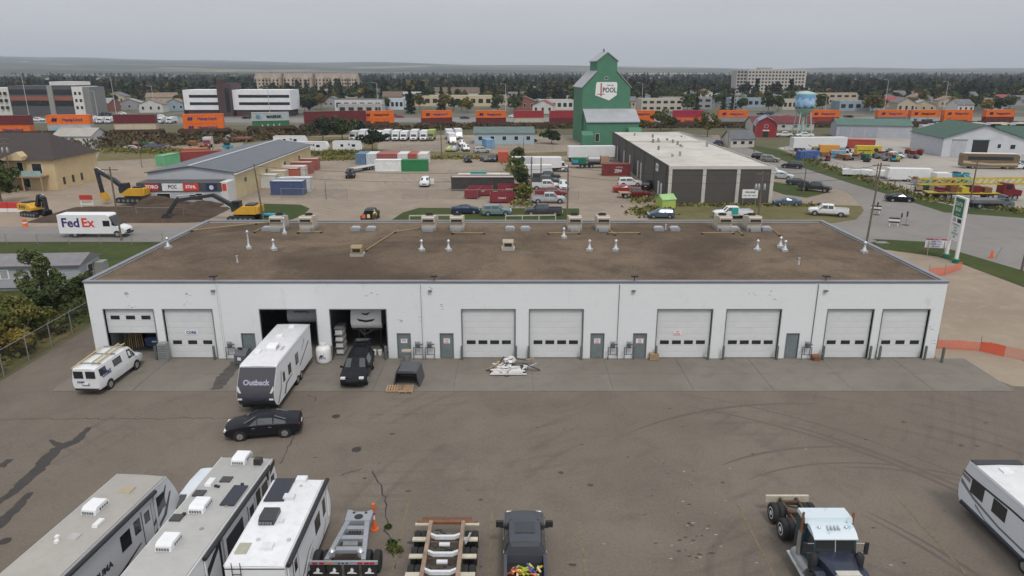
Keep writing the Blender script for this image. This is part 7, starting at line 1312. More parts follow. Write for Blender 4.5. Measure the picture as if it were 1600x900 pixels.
# ================================================================== EXCAVATORS AND EARTHWORKS
EY = M('machine_yellow', (.62, .34, .03), .5, 0, .1, 1, dirt=.2); EB = M('boom_black', (.03, .032, .034), .5, 0, .1, 1)
def excavator(x, y, head, sc, boom, lab, z=.03):
    t = thing('excavator', lab, 'excavator', (x, y, z), rad(head)); t.scale = (sc, sc, sc)
    for s in (-1, 1):
        m = MB(); m.prism([(-1.9, .15), (-1.6, 0), (1.6, 0), (1.9, .15), (1.9, .65), (1.6, .85), (-1.6, .85), (-1.9, .65)], s * .95, s * 1.5, 'y'); m.build('track', BLACK, t)
        for k in range(5): MB().cyl((-1.4 + .7 * k, s * 1.52, .4), (-1.4 + .7 * k, s * 1.55, .4), .22, n=10).build('track_roller', GREY, t)
    MB().cyl((0, 0, .7), (0, 0, 1.1), .8, n=14).build('slew_ring', BLACK, t); m = MB(); m.prism([(-2.2, 1.1), (.9, 1.1), (.9, 1.5), (-.2, 2.2), (-2.2, 2.2)], -1.4, 1.4, 'y'); m.build('upper_body', EY, t); MB().bx(-2.5, -2.21, -1.3, 1.3, 1.15, 2.1).build('counterweight', EY, t); MB().bx(-1.9, -.6, -.9, .9, 2.21, 2.4).build('engine_cover', EB, t)
    for k in range(3): MB().bx(-1.8 + k * .5, -1.5 + k * .5, -1.415, -1.402, 1.4, 1.9).build('side_vent', EB, t)
    m = MB(); m.prism([(-.15, 1.5), (1.2, 1.5), (1.3, 2.1), (1.05, 2.95), (-.1, 3.0)], .45, 1.35, 'y'); cb_ = m.build('cab', EB, t); MB().bx(.05, .95, 1.352, 1.37, 2.0, 2.85).build('cab_window', GLASS, t); MB().bx(1.15, 1.2, .5, 1.3, 2.0, 2.8).build('cab_window', GLASS, t)
    P = [Vector(p) for p in boom]     # boom foot, elbow, tip, stick end, bucket tip
    MB().bar(P[0], P[1], .5, .7, (0, 1, 0)).build('boom', EB, t); MB().bar(P[1], P[2], .45, .6, (0, 1, 0)).build('boom_end', EB, t); MB().bar(P[2] + Vector((0, 0, .3)), P[3], .4, .5, (0, 1, 0)).build('stick', EB, t)
    MB().cyl(P[0] + Vector((.5, .3, -.2)), (P[0] + P[1]) / 2 + Vector((.2, .3, -.25)), .09, n=8).build('boom_cylinder', CHROME, t); MB().cyl((P[1] + P[2]) / 2 + Vector((0, 0, .45)), P[2] + Vector((.1, 0, .55)), .09, n=8).build('stick_cylinder', CHROME, t)
    d = (P[4] - P[3]); m = MB(); q = P[3]; m.prism([(q.x - .3, q.z + .2), (q.x + .35, q.z + .1), (q.x + d.x * .6 + .3, q.z + d.z * .6), (q.x + d.x, q.z + d.z), (q.x + d.x * .4 - .5, q.z + d.z * .9), (q.x - .55, q.z + d.z * .4)], -.6, .6, 'y'); m.build('bucket', EY if sc > .9 and P[3].z < 2 and head > 170 and y > 118 else EB, t)
    mm_ = MB(); mm_.lathe([(.0, 0), (.28, .0), (.28, .02), (.0, .02)], 14); e = mm_.build('boom_emblem', SW, t, None, tuple((P[1] + P[2]) / 2 + Vector((0, -.26, 0)))); e.rotation_euler = (rad(90), 0, 0)
    return t
x, y = G(203, 322); excavator(x, y + 1.5, 178, 1.15, [(.7, 0, 1.6), (2.7, 0, 3.4), (5.0, 0, 4.7), (4.6, 0, 1.2), (4.0, 0, .2)], 'large excavator with raised black boom on the soil mound', .5)
x, y = G(383, 347); excavator(x - .5, y + 1.2, 180, 1.1, [(.7, 0, 1.7), (4.0, 0, 3.6), (9.0, 0, 2.9), (10.8, 0, .9), (11.6, 0, .1)], 'excavator with its long boom reaching low over the trench')
x, y = G(48, 340); excavator(x, y + 1.5, -20, .95, [(.7, 0, 1.7), (1.6, 0, 3.6), (2.6, 0, 3.0), (2.7, 0, 1.0), (2.2, 0, .1)], 'compact excavator with folded boom beside the red barrier')
def mound(px0, px1, py, h, d, name, seed, mat):
    a = G(px0, py); b = G(px1, py); r = random.Random(seed); nx, ny = 44, 14; m = MB(); vs = []
    for j in range(ny):
        for i in range(nx):
            u, v = i / (nx - 1), j / (ny - 1); e = min(1, 5 * min(u, 1 - u)) * math.sin(math.pi * v) ** .8; vs.append((a[0] + (b[0] - a[0]) * u, a[1] + (b[1] - a[1]) * u + (v - .5) * d, .005 + h * e * (.65 + .35 * math.sin(u * 9 + seed) + .25 * r.random()) if 0 < j < ny - 1 and 0 < i < nx - 1 else -.02))
    m.add(vs, [(j * nx + i, j * nx + i + 1, (j + 1) * nx + i + 1, (j + 1) * nx + i) for j in range(ny - 1) for i in range(nx - 1)]); o = m.build(name, mat); o['kind'] = 'structure'; return o
SOIL = ground_mat('dark_soil', (.062, .043, .03), (.09, .062, .042), (.045, .032, .024), .3, 1.2, 8, bump=1)
mound(78, 345, 335, 1.3, 14, 'soil_mound', 2, SOIL); mound(200, 340, 325, 1.7, 9, 'soil_mound', 5, SOIL)
# site fences, barriers, signs
chainfence([G(215, 343), G(288, 343)], 1.9, 'temporary mesh fence panel before the soil mound', 4); chainfence([G(0, 305), G(100, 282)], 2.6, 'tall mesh fence below the tan building', 4)
x, y = G(12, 331); t = thing('water_barrier', 'red and white plastic road barrier at the left edge', 'barrier', (x - 1, y, .02)); 
for k in range(3): MB().bx(-3.5 + k * 2.4, -1.2 + k * 2.4, -.25, .25, .6, 1.6).build('barrier_top', M('barrier_red', (.5, .05, .04), .6), t); MB().bx(-3.5 + k * 2.4, -1.2 + k * 2.4, -.3, .3, 0, .6).build('barrier_base', SW, t)
x, y = G(137, 325); t = thing('road_closed_sign', 'red road sign on white trestle beside the excavator', 'sign', (x, y, .02)); MB().bx(-1.1, 1.1, -.05, 0, 1.4, 2.2).build('board', M('barrier_red'), t); MB().bx(-1.1, 1.1, -.05, 0, .5, .75).build('rail', SW, t)
for s in (-1, 1): MB().bx(s * 1.0 - .06, s * 1.0 + .06, 0, .1, 0, 2.2).build('leg', SW, t)
x, y = G(40, 354); t = thing('orange_drum', 'orange traffic drum on the road shoulder', 'traffic drum', (x, y, .02)); MB().lathe([(.4, 0), (.4, .1), (.32, .12), (.28, 1.1), (.1, 1.15)], 14).build('drum', OR, t, 40); MB().lathe([(.316, .5), (.308, .7)], 14).build('band', SW, t)
x, y = G(430, 341); t = MB().cyl((-4, 0, .3), (2.2, 0, .3), .3, n=12).build('blue_pipe', M('pipe_blue', (.03, .3, .45), .4), None, 40, (x - 1, y + 1, .02)); tag(t, 'bright blue plastic pipe lying behind the roof edge', 'pipe')
# low rails and fence behind the workshop
gx0, gy0 = G(330, 322); chainfence([(-42, 128.5), (-30, 128.5)], 1.9, 'chain link fence of the yard left of the gate', 4); chainfence([(-20, 128.5), (12, 127)], 1.8, 'chain link fence along the gravel yard', 4.5); chainfence([(-33, 212), (12, 210)], 1.6, 'wire fence across the far side of the yard', 5)
chainfence([G(1225, 239), G(1330, 275), G(1440, 310), G(1520, 326), G(1640, 334)], 2.0, 'mesh fence round the machinery yard', 4)
for px0, px1, lab in ((790, 868, 'white painted rail fence behind the charcoal pickup'), (640, 706, 'pale barrier rail behind the third rooftop unit')):
    a, b = Vector(G(px0, 347)), Vector(G(px1, 346)); t = thing('rail_fence', lab, 'fence', (*a, 0)); d = b - a
    MB().bar((0, 0, 1.0), (d.x, d.y, 1.0), .1, .18).build('rail', M('rail_pale', (.5, .47, .4), .8), t)
    for k in range(4): MB().bx(d.x * k / 3 - .07, d.x * k / 3 + .07, d.y * k / 3 - .07, d.y * k / 3 + .07, 0, 1.0).build('post', M('rail_pale'), t)
x, y = G(1046, 326); gable('lime_tent', 'bright lime green tent beside the dark warehouse', x - .5, y + 1, 2.6, 2.2, 1.5, .7, (.40, .50, .12), (.30, .50, .22), 20, over=.1, cat='tent')
x, y = G(911, 252); t = thing('semi_trailer_van', 'white semi trailer box near the grain elevator', 'trailer', (x, y, .02), rad(4)); MB().bx(-4, 8, -1.25, 1.25, 1.1, 3.9).build('box', M('box_0.68_0.69_0.70'), t); wheels_for(t, (-3, -1.8), 1.15, .5); MB().bx(-4, 8, -.5, .5, .85, 1.1).build('chassis', BLACK, t)
x, y = G(922, 262); t = thing('equipment_trailer', 'dark flat trailer stacked with grey tank and crates by the warehouse', 'trailer', (x, y, .02), 0); MB().bx(-4.5, 4.5, -1.2, 1.2, .8, 1.0).build('deck', BLACK, t); wheels_for(t, (-2, -.9, .2), 1.1, .45); MB().cyl((-.5, 0, 1.9), (2.2, 0, 1.9), .9, n=14).build('tank', STEEL, t, 40); MB().bx(2.4, 4.4, -1, 1, 1.01, 2.8).build('crate', WOOD, t); MB().bx(-4.2, -1, -1, 1, 1.01, 2.4).build('green_crate', M('sign_green'), t); MB().bx(-4.2, -3, -1.1, -1.01, 1.2, 2.0).build('blue_panel', M('pipe_blue'), t)
# ================================================================== MACHINERY YARD
x, y = G(1490, 314); t = thing('drilling_rig_truck', 'maroon truck carrying a long yellow drilling mast', 'rig truck', (x + 3, y + 2, .02), rad(-4)); RY = M('rig_yellow', (.52, .40, .03), .5, 0, .12, .8, dirt=.15)
m = MB(); m.prism([(6.0, .8), (9.2, .8), (9.3, 1.8), (8.0, 2.0), (7.6, 3.0), (6.0, 3.1)], -1.1, 1.1, 'y'); m.build('cab', paint(MAR), t); m = MB(); m.quad((8.05, -.9, 2.08), (8.05, .9, 2.08), (7.68, .85, 2.9), (7.68, -.85, 2.9)); m.build('windscreen', GLASS, t); MB().bx(6.4, 7.4, -1.12, -1.102, 2.0, 2.8).build('side_window', GLASS, t)
MB().bx(-7, 6, -.6, .6, .8, 1.15).build('chassis', RUST, t); MB().bx(-7, 5.5, -1.2, 1.2, 1.16, 1.3).build('deck', RY, t); wheels_for(t, (-4.5, -3.2, 4, 8.2), 1.1, .52)
for k in range(5): MB().bx(-5 + 2 * k, -3.8 + 2 * k, -.9, .9, 1.31, 2.2 + .3 * (k % 2)).build('machinery_block', (paint(MAR), RUST, RY)[k % 3], t)
for s in (-.6, .6):
    for zz in (3.1, 4.1): MB().bar((-8.5, s, zz - .5), (10.5, s, zz - .2), .16).build('mast_chord', RY, t)
    for k in range(17): MB().bar((-8.3 + k * 1.1, s, 2.65), (-7.2 + k * 1.1, s, 3.8), .09).build('mast_lacing', RY, t)
for k in range(9): MB().bar((-8.3 + k * 2.3, -.6, 3.65 + k * .035), (-8.3 + k * 2.3, .6, 3.65 + k * .035), .1).build('mast_rung', RY, t)
x, y = G(1418, 283); cargo_trailer(1418, 283, 172, 'white enclosed trailer near the machinery yard fence', 8.5, (.7, .71, .71), 2.7)
cargo_trailer(1350, 276, -20, 'low white covered boat beside the yard fence', 9, (.7, .71, .7), 1.5); cargo_trailer(1468, 288, 0, 'small white box by the rig mast', 3, (.68, .68, .68), 2.4)
x, y = G(1262, 238); t = thing('semi_trailer_van', 'long white semi trailer in front of the water tower', 'trailer', (x + 4, y + 3, .02), rad(5)); MB().bx(-8, 8, -1.25, 1.25, 1.1, 4.0).build('box', M('box_0.68_0.69_0.70'), t); wheels_for(t, (-6, -4.8), 1.15, .5)
x, y = G(1366, 246); t = thing('yellow_tank_trailer', 'yellow box trailer with a round black hatch', 'trailer', (x - 1, y + 1, .02), rad(-8)); MB().bx(-3.6, 2.6, -1.2, 1.2, .8, 3.0).build('box', RY, t); m = MB(); m.cyl((1.2, -1.25, 1.9), (1.2, -1.2, 1.9), .6, n=14); m.build('round_hatch', BLACK, t); wheels_for(t, (-1.5, -.4), 1.1, .45); MB().bx(-3.4, 0, -1.22, -1.202, 1.7, 1.9).build('stripe', BLACK, t)
put(boxtruck(WHT, (.3, .3, .32), 3.5, 2.0), 'old white flat truck among the yard machinery', 'truck', *G(1312, 247), -25, name='old_truck'); put(boxtruck((.12, .2, .2), (.62, .30, .06), 5, 2.9), 'orange box truck among the yard machinery', 'truck', *G(1286, 243), 170, name='orange_truck'); put(boxtruck((.14, .18, .2), (.15, .16, .17), 5, 1.5), 'old grey blue truck by the yard fence', 'truck', *G(1548, 325), -4, name='old_truck')
o = MB(); o.bx(-2.8, 2.8, -1, 1, 0, 2.2); q = o.build('blue_tarp_crate', M('tarp_blue', (.05, .11, .32), .6), None, None, (*G(1261, 249), .02), .2); tag(q, 'blue covered crate at the yard corner', 'crate')
rr = random.Random(31)
JC = [RUST, GREY, BLACK, RY, paint(MAR), M('sign_green'), STEEL, WOOD, M('pipe_blue')]
JN = ['rusty', 'grey', 'black', 'yellow', 'maroon', 'green', 'steel', 'wooden', 'blue']
for k in range(64):
    px, py = (rr.uniform(1270, 1440), rr.uniform(238, 254)) if k < 34 else ((rr.uniform(1425, 1520), rr.uniform(282, 300)) if k < 52 else (rr.uniform(200, 380), rr.uniform(214, 236)))
    x, y = G(px, py); t = thing('scrap_machinery', '', 'machinery', (x, y, .02), rr.uniform(0, 3)); ci = rr.randrange(len(JC)); L_ = rr.uniform(1.2, 3.6)
    MB().bx(-L_ / 2, L_ / 2, -.6, .6, .35, rr.uniform(.8, 1.6)).build('frame', JC[ci], t); MB().cyl((-L_ * .3, -.75, .4), (-L_ * .3, .75, .4), .4, n=10).build('wheel', RUBBER, t); MB().bar((0, 0, 1), (L_ * .8, rr.uniform(-.5, .5), rr.uniform(.6, 2.4)), .18).build('arm', JC[(ci + 1) % 9], t); MB().bx(-L_ * .2, L_ * .35, -.4, .4, 1.0, rr.uniform(1.4, 2.1)).build('housing', JC[(ci + 3) % 9], t)
    t['label'] = 'small %s machine part with one axle lying in the storage yard' % JN[ci]; t['group'] = 'machinery lying about the yards'
x, y = G(1547, 265); t = thing('motorhome', 'brown and beige motorhome coach before the green roofed workshop', 'motorhome', (x + .5, y + 2, .02), rad(-10)); MHM = M('coach_brown', (.16, .115, .07), .4, 0, .15, .3); m = MB(); m.prism([(-6, .5), (6, .5), (6.1, 1.6), (5.9, 3.4), (-5.9, 3.5), (-6.1, 3.2)], -1.25, 1.25, 'y'); m.build('body', MHM, t); MB().bx(-5.7, 5.7, -1.1, 1.1, 3.51, 3.62).build('roof', M('coach_roof', (.6, .57, .5), .6), t); MB().bx(-5, 4.8, -1.27, -1.252, 2.1, 2.9).build('window_band', GLASS, t)
m = MB(); m.prism([(-5.9, 1.9), (0, 1.3), (5.9, 1.5), (5.9, 1.0), (0, .9), (-5.9, 1.3)], -1.275, -1.256, 'y'); m.build('swoosh', M('coach_beige', (.45, .36, .22), .4), t); MB().bx(6.1, 6.16, -1.1, 1.1, 1.9, 3.1).build('windscreen', GLASS, t); wheels_for(t, (-3.6, 3.9), 1.2, .5)
for k in range(12):
    px = 1452 + k * 13; x, y = G(px, 209); o = MB().bx(-3.5, 3.5, -1.5, 1.5, 0, 3.2 + .4 * (k % 3)).build('wrapped_lumber_stack', M('wrap_%d' % (k % 3), ((.5, .52, .55), (.4, .43, .47), (.55, .5, .42))[k % 3], .5, 0, .15, .5), None, None, (x, y, .02), 0); tag(o, 'pale wrapped lumber stack in the row behind the green roof', 'lumber stack', 'wrapped lumber stacks')
# ================================================================== RAILWAY
PL = [(-250, 196), (-136, 222), (-101, 236), (-85, 250), (-60, 280), (-20, 296), (60, 302), (165, 306), (320, 312)]
def rail_y(X): return float(np.interp(X, [p[0] for p in PL], [p[1] for p in PL]))
def emb(X): return float(np.interp(X, [-250, -136, -85, -55, 0, 320], [3.6, 3.4, 2.6, 1.4, .6, .4]))
m = MB(); xs_ = np.linspace(-250, 320, 80); vs = []
for X in xs_: Y0 = rail_y(X); h = emb(X); vs += [(X, Y0 - 3 - 2.2 * h, 0.0), (X, Y0 - 3, h), (X, Y0 + 3, h), (X, Y0 + 3 + 2.2 * h, 0.0)]
m.add(vs, [(4 * i + k, 4 * i + k + 1, 4 * i + 5 + k, 4 * i + 4 + k) for i in range(79) for k in range(3)]); struct('rail_embankment', m, ground_mat('weedy_ballast', (.10, .075, .05), (.07, .065, .03), (.15, .11, .08), .1, .7, 5, bump=.8))
for s in (-.75, .75):
    m = MB()
    for a, b in zip(xs_, xs_[1:]): m.bar((a, rail_y(a) + s, emb(a) + .12), (b, rail_y(b) + s, emb(b) + .12), .12, .2)
    struct('rail', m, RUST)
ORANGE_T = M('ink_dark'); HEX = M('emblem_blue', (.02, .03, .25), .5)
def rail_container(c, x, y, z, rz, lab, mark):
    t = setc(container(c, 12.19, 2.75), lab, x, y, math.degrees(rz), z, 'containers on the freight train')
    if mark == 'hapag':
        text('Hapag-Lloyd', 1.15, M('ink_navy'), t, (1.2, -1.285, 1.35), bold=.03)
        for k, dx_ in enumerate((-.28, .28)): m = MB(); m.prism([(-3.9 + dx_ * 1.4 - .45, .85), (-3.9 + dx_ * 1.4 + .2, .85), (-3.9 + dx_ * 1.4 + .45, 1.85), (-3.9 + dx_ * 1.4 - .2, 1.85)], -1.29, -1.275, 'y'); m.build('emblem', HEX, t)
    if mark == 'maersk':
        text('MAERSK', 1.35, M('ink_dark'), t, (1.2, -1.285, 1.3), bold=.05); MB().bx(-4.6, -3.2, -1.29, -1.275, .7, 2.0).build('emblem', M('maersk_blue', (.2, .45, .6), .5), t)
    if mark == 'cs': scrawl('o  o  o  o', 1.0, SW, t, (0, -1.285, 1.3), bold=.02)
    return t
HO, MK = (.74, .16, .015), (.42, .46, .47)
TR = [(17, CM, None, HO, 'hapag', 219), (111, HO, 'hapag', MK, 'maersk', 219), (213, CM, None, (.55, .48, .36), None, 224), (319, HO, 'hapag', HO, 'hapag', 233), (423, MK, 'maersk', (.04, .17, .08), 'cs', 250), (502, CM, None, CM, None, 270), (546, CM, None, CM, None, 280), (590, HO, 'hapag', HO, 'hapag', 288), (682, HO, 'hapag', CM, None, 292), (767, HO, 'hapag', CM, None, 294), (826, (.33, .03, .04), None, (.55, .5, .42), None, 296), (882, (.33, .03, .04), None, CM, None, 297),
      (999, HO, 'hapag', HO, 'hapag', 299), (1075, (.36, .02, .06), None, HO, 'hapag', 300), (1145, HO, 'hapag', (.3, .31, .3), None, 300), (1288, HO, 'hapag', (.28, .04, .03), None, 301), (1393, HO, 'hapag', (.16, .2, .27), None, 302), (1444, HO, 'hapag', MK, 'maersk', 302), (1496, HO, 'hapag', HO, 'hapag', 303), (1561, HO, 'hapag', CM, None, 303)]
nm = {HO: 'orange', CM: 'maroon', MK: 'pale grey', (.33, .03, .04): 'red', (.36, .02, .06): 'crimson', (.55, .48, .36): 'cream', (.55, .5, .42): 'cream', (.04, .17, .08): 'green', (.3, .31, .3): 'grey', (.28, .04, .03): 'rust red', (.16, .2, .27): 'slate blue'}
for i, (px, c1, m1, c2, m2, zc) in enumerate(TR):
    X = (px - 800) / F * zc
    for _ in range(6): X = Xat(rail_y(X), 6, px)
    Y_ = rail_y(X); z = emb(X) + .55; sl = math.atan2(rail_y(X + 5) - rail_y(X - 5), 10) * (1 if X > -60 else .4)
    t = thing('well_car', 'rusty well car under the %s and %s containers' % (nm[c1], nm[c2]), 'rail car', (X, Y_, emb(X) + .2), sl, 'well cars of the freight train'); MB().bx(-7.6, 7.6, -1.35, -1.25, .35, 1.35).build('side_sill', DRUST, t); MB().bx(-7.6, 7.6, 1.25, 1.35, .35, 1.35).build('side_sill', DRUST, t); MB().bx(-7.0, 7.0, -1.2, 1.2, .2, .33).build('well_floor', DRUST, t)
    for s in (-7.1, 7.1):
        MB().bx(s - .9, s + .9, -1.2, 1.2, .95, 1.15).build('end_platform', DRUST, t)
        for k in (-.7, .7):
            for q in (-.78, .78): MB().cyl((s + k, q - .08, .42), (s + k, q + .08, .42), .42, n=12).build('wheel', BLACK, t)
    lt = lambda a, b: '%s container %s the %s one on the train' % (nm[a], b[0], nm[b[1]])
    rail_container(c2, X, Y_, emb(X) + .56, sl, lt(c2, ('below', c1)), m2); rail_container(c1, X, Y_, emb(X) + 3.33, sl, lt(c1, ('above', c2)), m1)
r = np.random.RandomState(44); n = 15000; X = r.uniform(-250, 320, n); Yr = np.interp(X, [p[0] for p in PL], [p[1] for p in PL]); hb = np.array([emb(a) for a in X]); k = r.uniform(0, 1, n) ** 1.3
clump = .5 + .5 * np.sin(X * .23 + 2 * np.sin(X * .071)) * np.sin(X * .05 + 1); Z = hb * (1 - k) + r.uniform(.05, 1.4, n) * (.3 + clump); P3 = np.stack([X, Yr - 3.2 - k * (2.4 * hb + 3.5), Z], 1)
o = obj('trackside_brush', qmesh('trackside_brush', quads(P3, np.full(n, .9), r), leaf_mat('leaf_brush', (.035, .034, .016), (.115, .082, .038), .2))); o['kind'] = 'stuff'; tag(o, 'brown and green brush along the railway bank', 'brush')
W = []
for (a0, b0), (a1, b1), w_, h_, m_ in (((165, 236), (320, 240), 5, 1.3, 1500), ((385, 236), (480, 244), 6, 1.2, 900), ((480, 243), (560, 240), 4, 1.4, 900), ((500, 249), (805, 247), 3, .7, 1500), ((1000, 335), (1030, 326), 3, .35, 400), ((1052, 321), (1290, 321), 1.5, .25, 500), ((1235, 242), (1440, 310), 2, .6, 1200), ((1440, 310), (1600, 332), 2, .6, 800), ((800, 250), (815, 325), 2.5, 1.2, 900), ((1000, 300), (1010, 318), 3, .8, 300), ((0, 300), (100, 283), 3, 1.5, 700)):
    p0, p1 = np.array(G(a0, b0)), np.array(G(a1, b1)); tt = r.uniform(0, 1, m_)[:, None]; q = p0 + (p1 - p0) * tt + r.normal(0, w_ / 2, (m_, 2)); W.append(np.column_stack([q, r.uniform(.03, h_, m_) * r.uniform(.3, 1, m_)]))
W = np.concatenate(W); o = obj('yard_weeds', qmesh('yard_weeds', quads(W, np.full(len(W), .55), r), LF_B)); o['kind'] = 'stuff'; tag(o, 'tall weeds along the edges of the yards', 'weeds')
rr = random.Random(77); CC = [(BLK, 'black'), (WHT, 'white'), (SIL, 'silver'), (RDD, 'red'), (NAVYC, 'navy')]
for i in range(46):
    Y_ = rr.choice((336, 343, 352, 362, 378, 384)) + rr.uniform(-1, 1); X = Xat(Y_, 0, rr.uniform(0, 1600)); c, cn = rr.choice(CC); st = rr.choice(('sedan', 'suv', 'hatch', 'pickup'))
    put(pickup(c) if st == 'pickup' else car(st, c), '%s %s on the town street beyond the train' % (cn, {'sedan': 'sedan', 'suv': 'wagon', 'hatch': 'hatchback', 'pickup': 'pickup'}[st]), 'car', X, Y_, rr.choice((0, 180)) + rr.uniform(-4, 4), 'cars on the town street', z=.06, name='parked_car')
# street lamps in the town
for i, (px, top, Y_) in enumerate(((40, 118, 352), (178, 122, 345), (150, 143, 360), (240, 135, 362), (590, 130, 345), (790, 132, 352), (1003, 130, 345), (1147, 148, 360), (1384, 125, 345), (1477, 128, 350), (940, 150, 380), (420, 137, 365), (1290, 150, 375), (1505, 158, 360))):
    h = Zat(Y_, top); X = Xat(Y_, h / 2, px); t = thing('street_lamp', 'tall pale street lamp along the town street', 'street lamp', (X, Y_, 0), 0, 'street lamps of the town street'); MB().cyl((0, 0, 0), (0, 0, h), .16, .09, n=8).build('mast', M('lamp_pale', (.5, .51, .5), .5, .3), t, 40); MB().bar((0, 0, h), (-1.8, 0, h + .35), .1).build('arm', M('lamp_pale'), t); MB().cb(-2.1, 0, h + .33, .9, .3, .16).build('lamp_head', M('lamp_pale'), t)
x, y = G(80, 176); t = thing('yellow_sign', 'yellow shop sign on two posts by the town street', 'sign', (x, 345, 0)); MB().bx(-3, 3, -.2, .2, 5.2, 8.2).build('board', M('sign_yellow', (.6, .42, .12), .6), t)
for s in (-2, 2): MB().bx(s - .15, s + .15, -.1, .1, 0, 5.2).build('post', GREY, t)
rr = random.Random(91)
for i in range(44):          # more roofs among the trees
    Y_ = rr.uniform(400, 720); px = rr.uniform(0, 1600); X = Xat(Y_, 3, px)
    if any(abs(X - o.location.x) < 20 and abs(Y_ - o.location.y) < 15 for o in bpy.data.objects if o.parent is None and o.get('category') == 'building') or ((280 < px < 460 or px < 150) and Y_ < 410): continue
    (c, cn), (rc, rn) = rr.choice(cols), rr.choice(rcs)
    gable('town_house', '%s house with %s roof in the town beyond the railway' % (cn, rn), X, Y_, rr.uniform(9, 15), 9, rr.uniform(3, 5.5), 2.6, c, rc, rr.uniform(-12, 12), rr.choice('xy'), wins=3, group='pitched roof town houses')
WIRE = M('wire_black', (.02, .02, .02), .6)
def wire(pa, pb, za, zb, lab):
    a = Vector((*pa, za)); b = Vector((*pb, zb)); m = MB(); n = 14; P = [a.lerp(b, k / n) - Vector((0, 0, 4 * .022 * (b - a).length * (k / n) * (1 - k / n))) for k in range(n + 1)]
    for p, q in zip(P, P[1:]): m.cyl(p, q, .022, n=4)
    tag(m.build('power_line', WIRE), lab, 'power line', 'power lines behind the workshop')
PP = [(412, 345, 256, -.07), (886, 348, 258, 0), (1185, 338, 268, 0), (1354, 378, 254, .035)]
for (a, b) in zip(PP, PP[1:]):
    ga, gb = G(a[0], a[1]), G(b[0], b[1]); ha, hb_ = Zat(ga[1], a[2]), Zat(gb[1], b[2])
    for k, dz in enumerate((.3, 1.6)): wire((ga[0] + a[3] * ha, ga[1]), (gb[0] + b[3] * hb_, gb[1]), ha - dz, hb_ - dz, '%s black wire sagging between the poles behind the workshop' % ('upper' if k == 0 else 'lower'))
# ================================================================== TREES
def mid(kind, seed, px, py, hgt, r_, lab, mat, n=1100, leaf=.6, group=None, dy=0): x, y = G(px, py); return tree(kind, seed, hgt, r_, x, y + dy, lab, group, n, leaf, mat)
for i, (px, py, h, r_, mt, lab) in enumerate(((582, 236, 6.5, 5.5, LF_D, 'broad dark bush right of the white campers'), (505, 222, 9, 6, LF_D, 'dark spreading tree before the maroon containers'), (535, 220, 9, 6, LF_G, 'green tree before the maroon containers'), (558, 215, 7, 4.5, LF_D, 'dark tree beside the orange containers'), (441, 214, 5, 4, LF_G, 'low tree under the grey container'), (1105, 214, 9.5, 5.5, LF_Y, 'broad yellowing tree left of the barn'), (1032, 205, 9, 4.5, LF_Y, 'yellow green tree behind the warehouse'), (1048, 204, 6, 3, LF_G, 'small tree beside the yellow green one'), (862, 225, 5, 4, LF_D, 'dark bush left of the grain elevator'), (822, 220, 4, 4.5, LF_D, 'low dark bush by the office'), (1000, 206, 6, 4, LF_Y, 'yellow bush behind the elevator shed'))): mid('leafy', 200 + i, px, py, h, r_, lab, mt, 1500, .55)
for i, (px, py, h, r_) in enumerate(((808, 258, 5.5, 1.9), (812, 275, 5, 2.0), (811, 292, 5.5, 2.2), (814, 305, 6, 2.4), (816, 318, 4, 2.0))): mid('leafy', 230 + i, px, py, h, r_, 'tall green hedge shrub between the yard and the pickup row', LF_G if i % 2 else LF_B, 1300, .35, 'hedge between the yards')
for i, (px, py) in enumerate(((10, 300), (5, 270), (25, 318))): mid('leafy', 240 + i, px - 22, py, 8, 4, 'dark leafy tree at the left edge before the tan building', LF_G, 1500, .5, 'trees before the tan building')
rr = random.Random(12); BL = [o for o in bpy.data.objects if o.parent is None and o.get('category') == 'building' and o.location.y > 380]
for i in range(260):          # trees along the streets just beyond the railway
    Y_ = rr.uniform(385, 640); px = rr.uniform(-40, 1640); X = Xat(Y_, 3, px)
    if any(abs(X - o.location.x) < 12 and -8 < Y_ - o.location.y < 9 for o in BL): continue
    if (280 < px < 460 or px < 145) and Y_ < 392: Y_ += 40
    con = rr.random() < .16; mt = LF_D if con else rr.choice((LF_G, LF_G, LF_Y, LF_D, LF_Y)); h = rr.uniform(9, 15) if con else rr.uniform(6.5, 11)
    tn = {LF_D: 'dark', LF_G: 'green', LF_Y: 'yellowing'}[mt]
    tree('conifer' if con else 'leafy', 300 + (i % 6), 12 if con else 9, 2.9 if con else 4.2, X, Y_, '%s %s in the town beyond the train' % (tn, 'conifer' if con else 'leafy tree'), 'town trees beyond the train', 900, .75, mt, rz=rr.uniform(0, 6), sc=h / (12 if con else 9))
for i, (px, py, h) in enumerate(((183, 140, 16), (125, 150, 13), (262, 150, 13), (640, 142, 14), (690, 138, 17), (665, 140, 15), (1440, 165, 12), (1235, 160, 10))): mid('leafy', 360 + i % 3, px, py, h, h * .45, 'bright yellow autumn tree standing out of the town woods', LF_YY if i < 6 else LF_Y, 1200, .9, 'yellow autumn trees in town')
FD = leaf_mat('wood_dark', (.008, .015, .009), (.024, .036, .018)); FG = leaf_mat('wood_green', (.016, .027, .01), (.05, .064, .02)); FY_ = leaf_mat('wood_yellow', (.04, .045, .014), (.15, .115, .03))
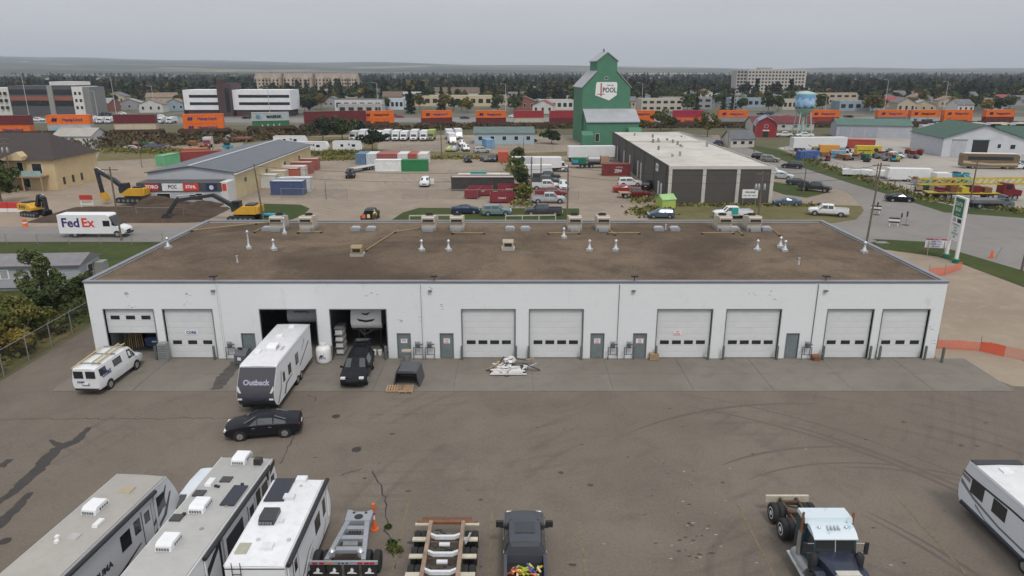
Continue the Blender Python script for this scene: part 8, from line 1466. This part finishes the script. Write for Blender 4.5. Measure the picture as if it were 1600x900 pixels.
def forest():
    r = np.random.RandomState(8); T = []
    for k in range(6):
        con = k < 2; v = tree_mesh(500 + k, 13 if con else 10, 3.2 if con else 5.2, 110, 1.9 if con else 2.3, 'conifer' if con else 'leafy'); T.append(v)
    for name, y0, y1, n, mats, lab in (('forest', 520, 1100, 3600, 0, 'dark mixed woodland filling the town beyond the railway'), ('forest', 1100, 2600, 3600, 0, 'far dark woodland below the hills')):
        parts = [[], [], []]
        for i in range(n):
            Y_ = math.sqrt(r.uniform(y0 ** 2, y1 ** 2)); X = r.uniform(-.86, .86) * Y_
            if any(abs(X - b.location.x) < 13 and -16 < Y_ - b.location.y < 9 for b in BL) or (560 < Y_ < 752 and abs(X - Xat(Y_, 12, 480)) < 60 and r.rand() < .8) or (560 < Y_ < 700 and abs(X - Xat(Y_, 12, 1202)) < 40 and r.rand() < .8): continue
            k = r.randint(0, 6); s = r.uniform(.7, 1.35) * (1 if Y_ < 1100 else 1.1); a = r.uniform(0, 6.28); c, d = math.cos(a) * s, math.sin(a) * s; v = T[k]; w_ = np.empty_like(v); w_[:, 0] = v[:, 0] * c - v[:, 1] * d + X; w_[:, 1] = v[:, 0] * d + v[:, 1] * c + Y_; w_[:, 2] = v[:, 2] * s; parts[0 if k < 3 else (1 if r.rand() < .8 else 2)].append(w_)
        V_ = np.concatenate([np.concatenate(p) for p in parts]); me = qmesh(name, V_, FD); me.materials.append(FG); me.materials.append(FY_); ix = np.concatenate([np.full(sum(len(q) for q in p) // 4, j, np.int32) for j, p in enumerate(parts)]); me.polygons.foreach_set('material_index', ix); me.update(); o = obj(name, me); o['kind'] = 'stuff'; tag(o, lab, 'woodland')
forest()
# ================================================================== HAZE
hz = MB().bx(-7800, 7800, -60, 7100, -4, 215).build('haze', M('unused', (.5, .5, .5))); hz['kind'] = 'stuff'; tag(hz, 'thin pale haze over the whole valley', 'haze')
m = bpy.data.materials.new('haze_air'); m.use_nodes = True; N = m.node_tree.nodes; N.clear(); o_ = N.new('ShaderNodeOutputMaterial'); v = N.new('ShaderNodeVolumePrincipled'); v.inputs['Color'].default_value = (.81, .89, 1, 1); v.inputs['Density'].default_value = .00013; v.inputs['Anisotropy'].default_value = .1
m.node_tree.links.new(v.outputs[0], o_.inputs['Volume']); hz.data.materials.clear(); hz.data.materials.append(m)
# tidy: unplaced prototypes must not linger
for o in list(bpy.data.objects):
    if o.parent is None and o.type == 'EMPTY' and o.get('label', 'x') == '':
        for c in list(o.children_recursive): bpy.data.objects.remove(c)
        bpy.data.objects.remove(o)
for o in bpy.data.objects:
    if 'proto' in o: del o['proto']
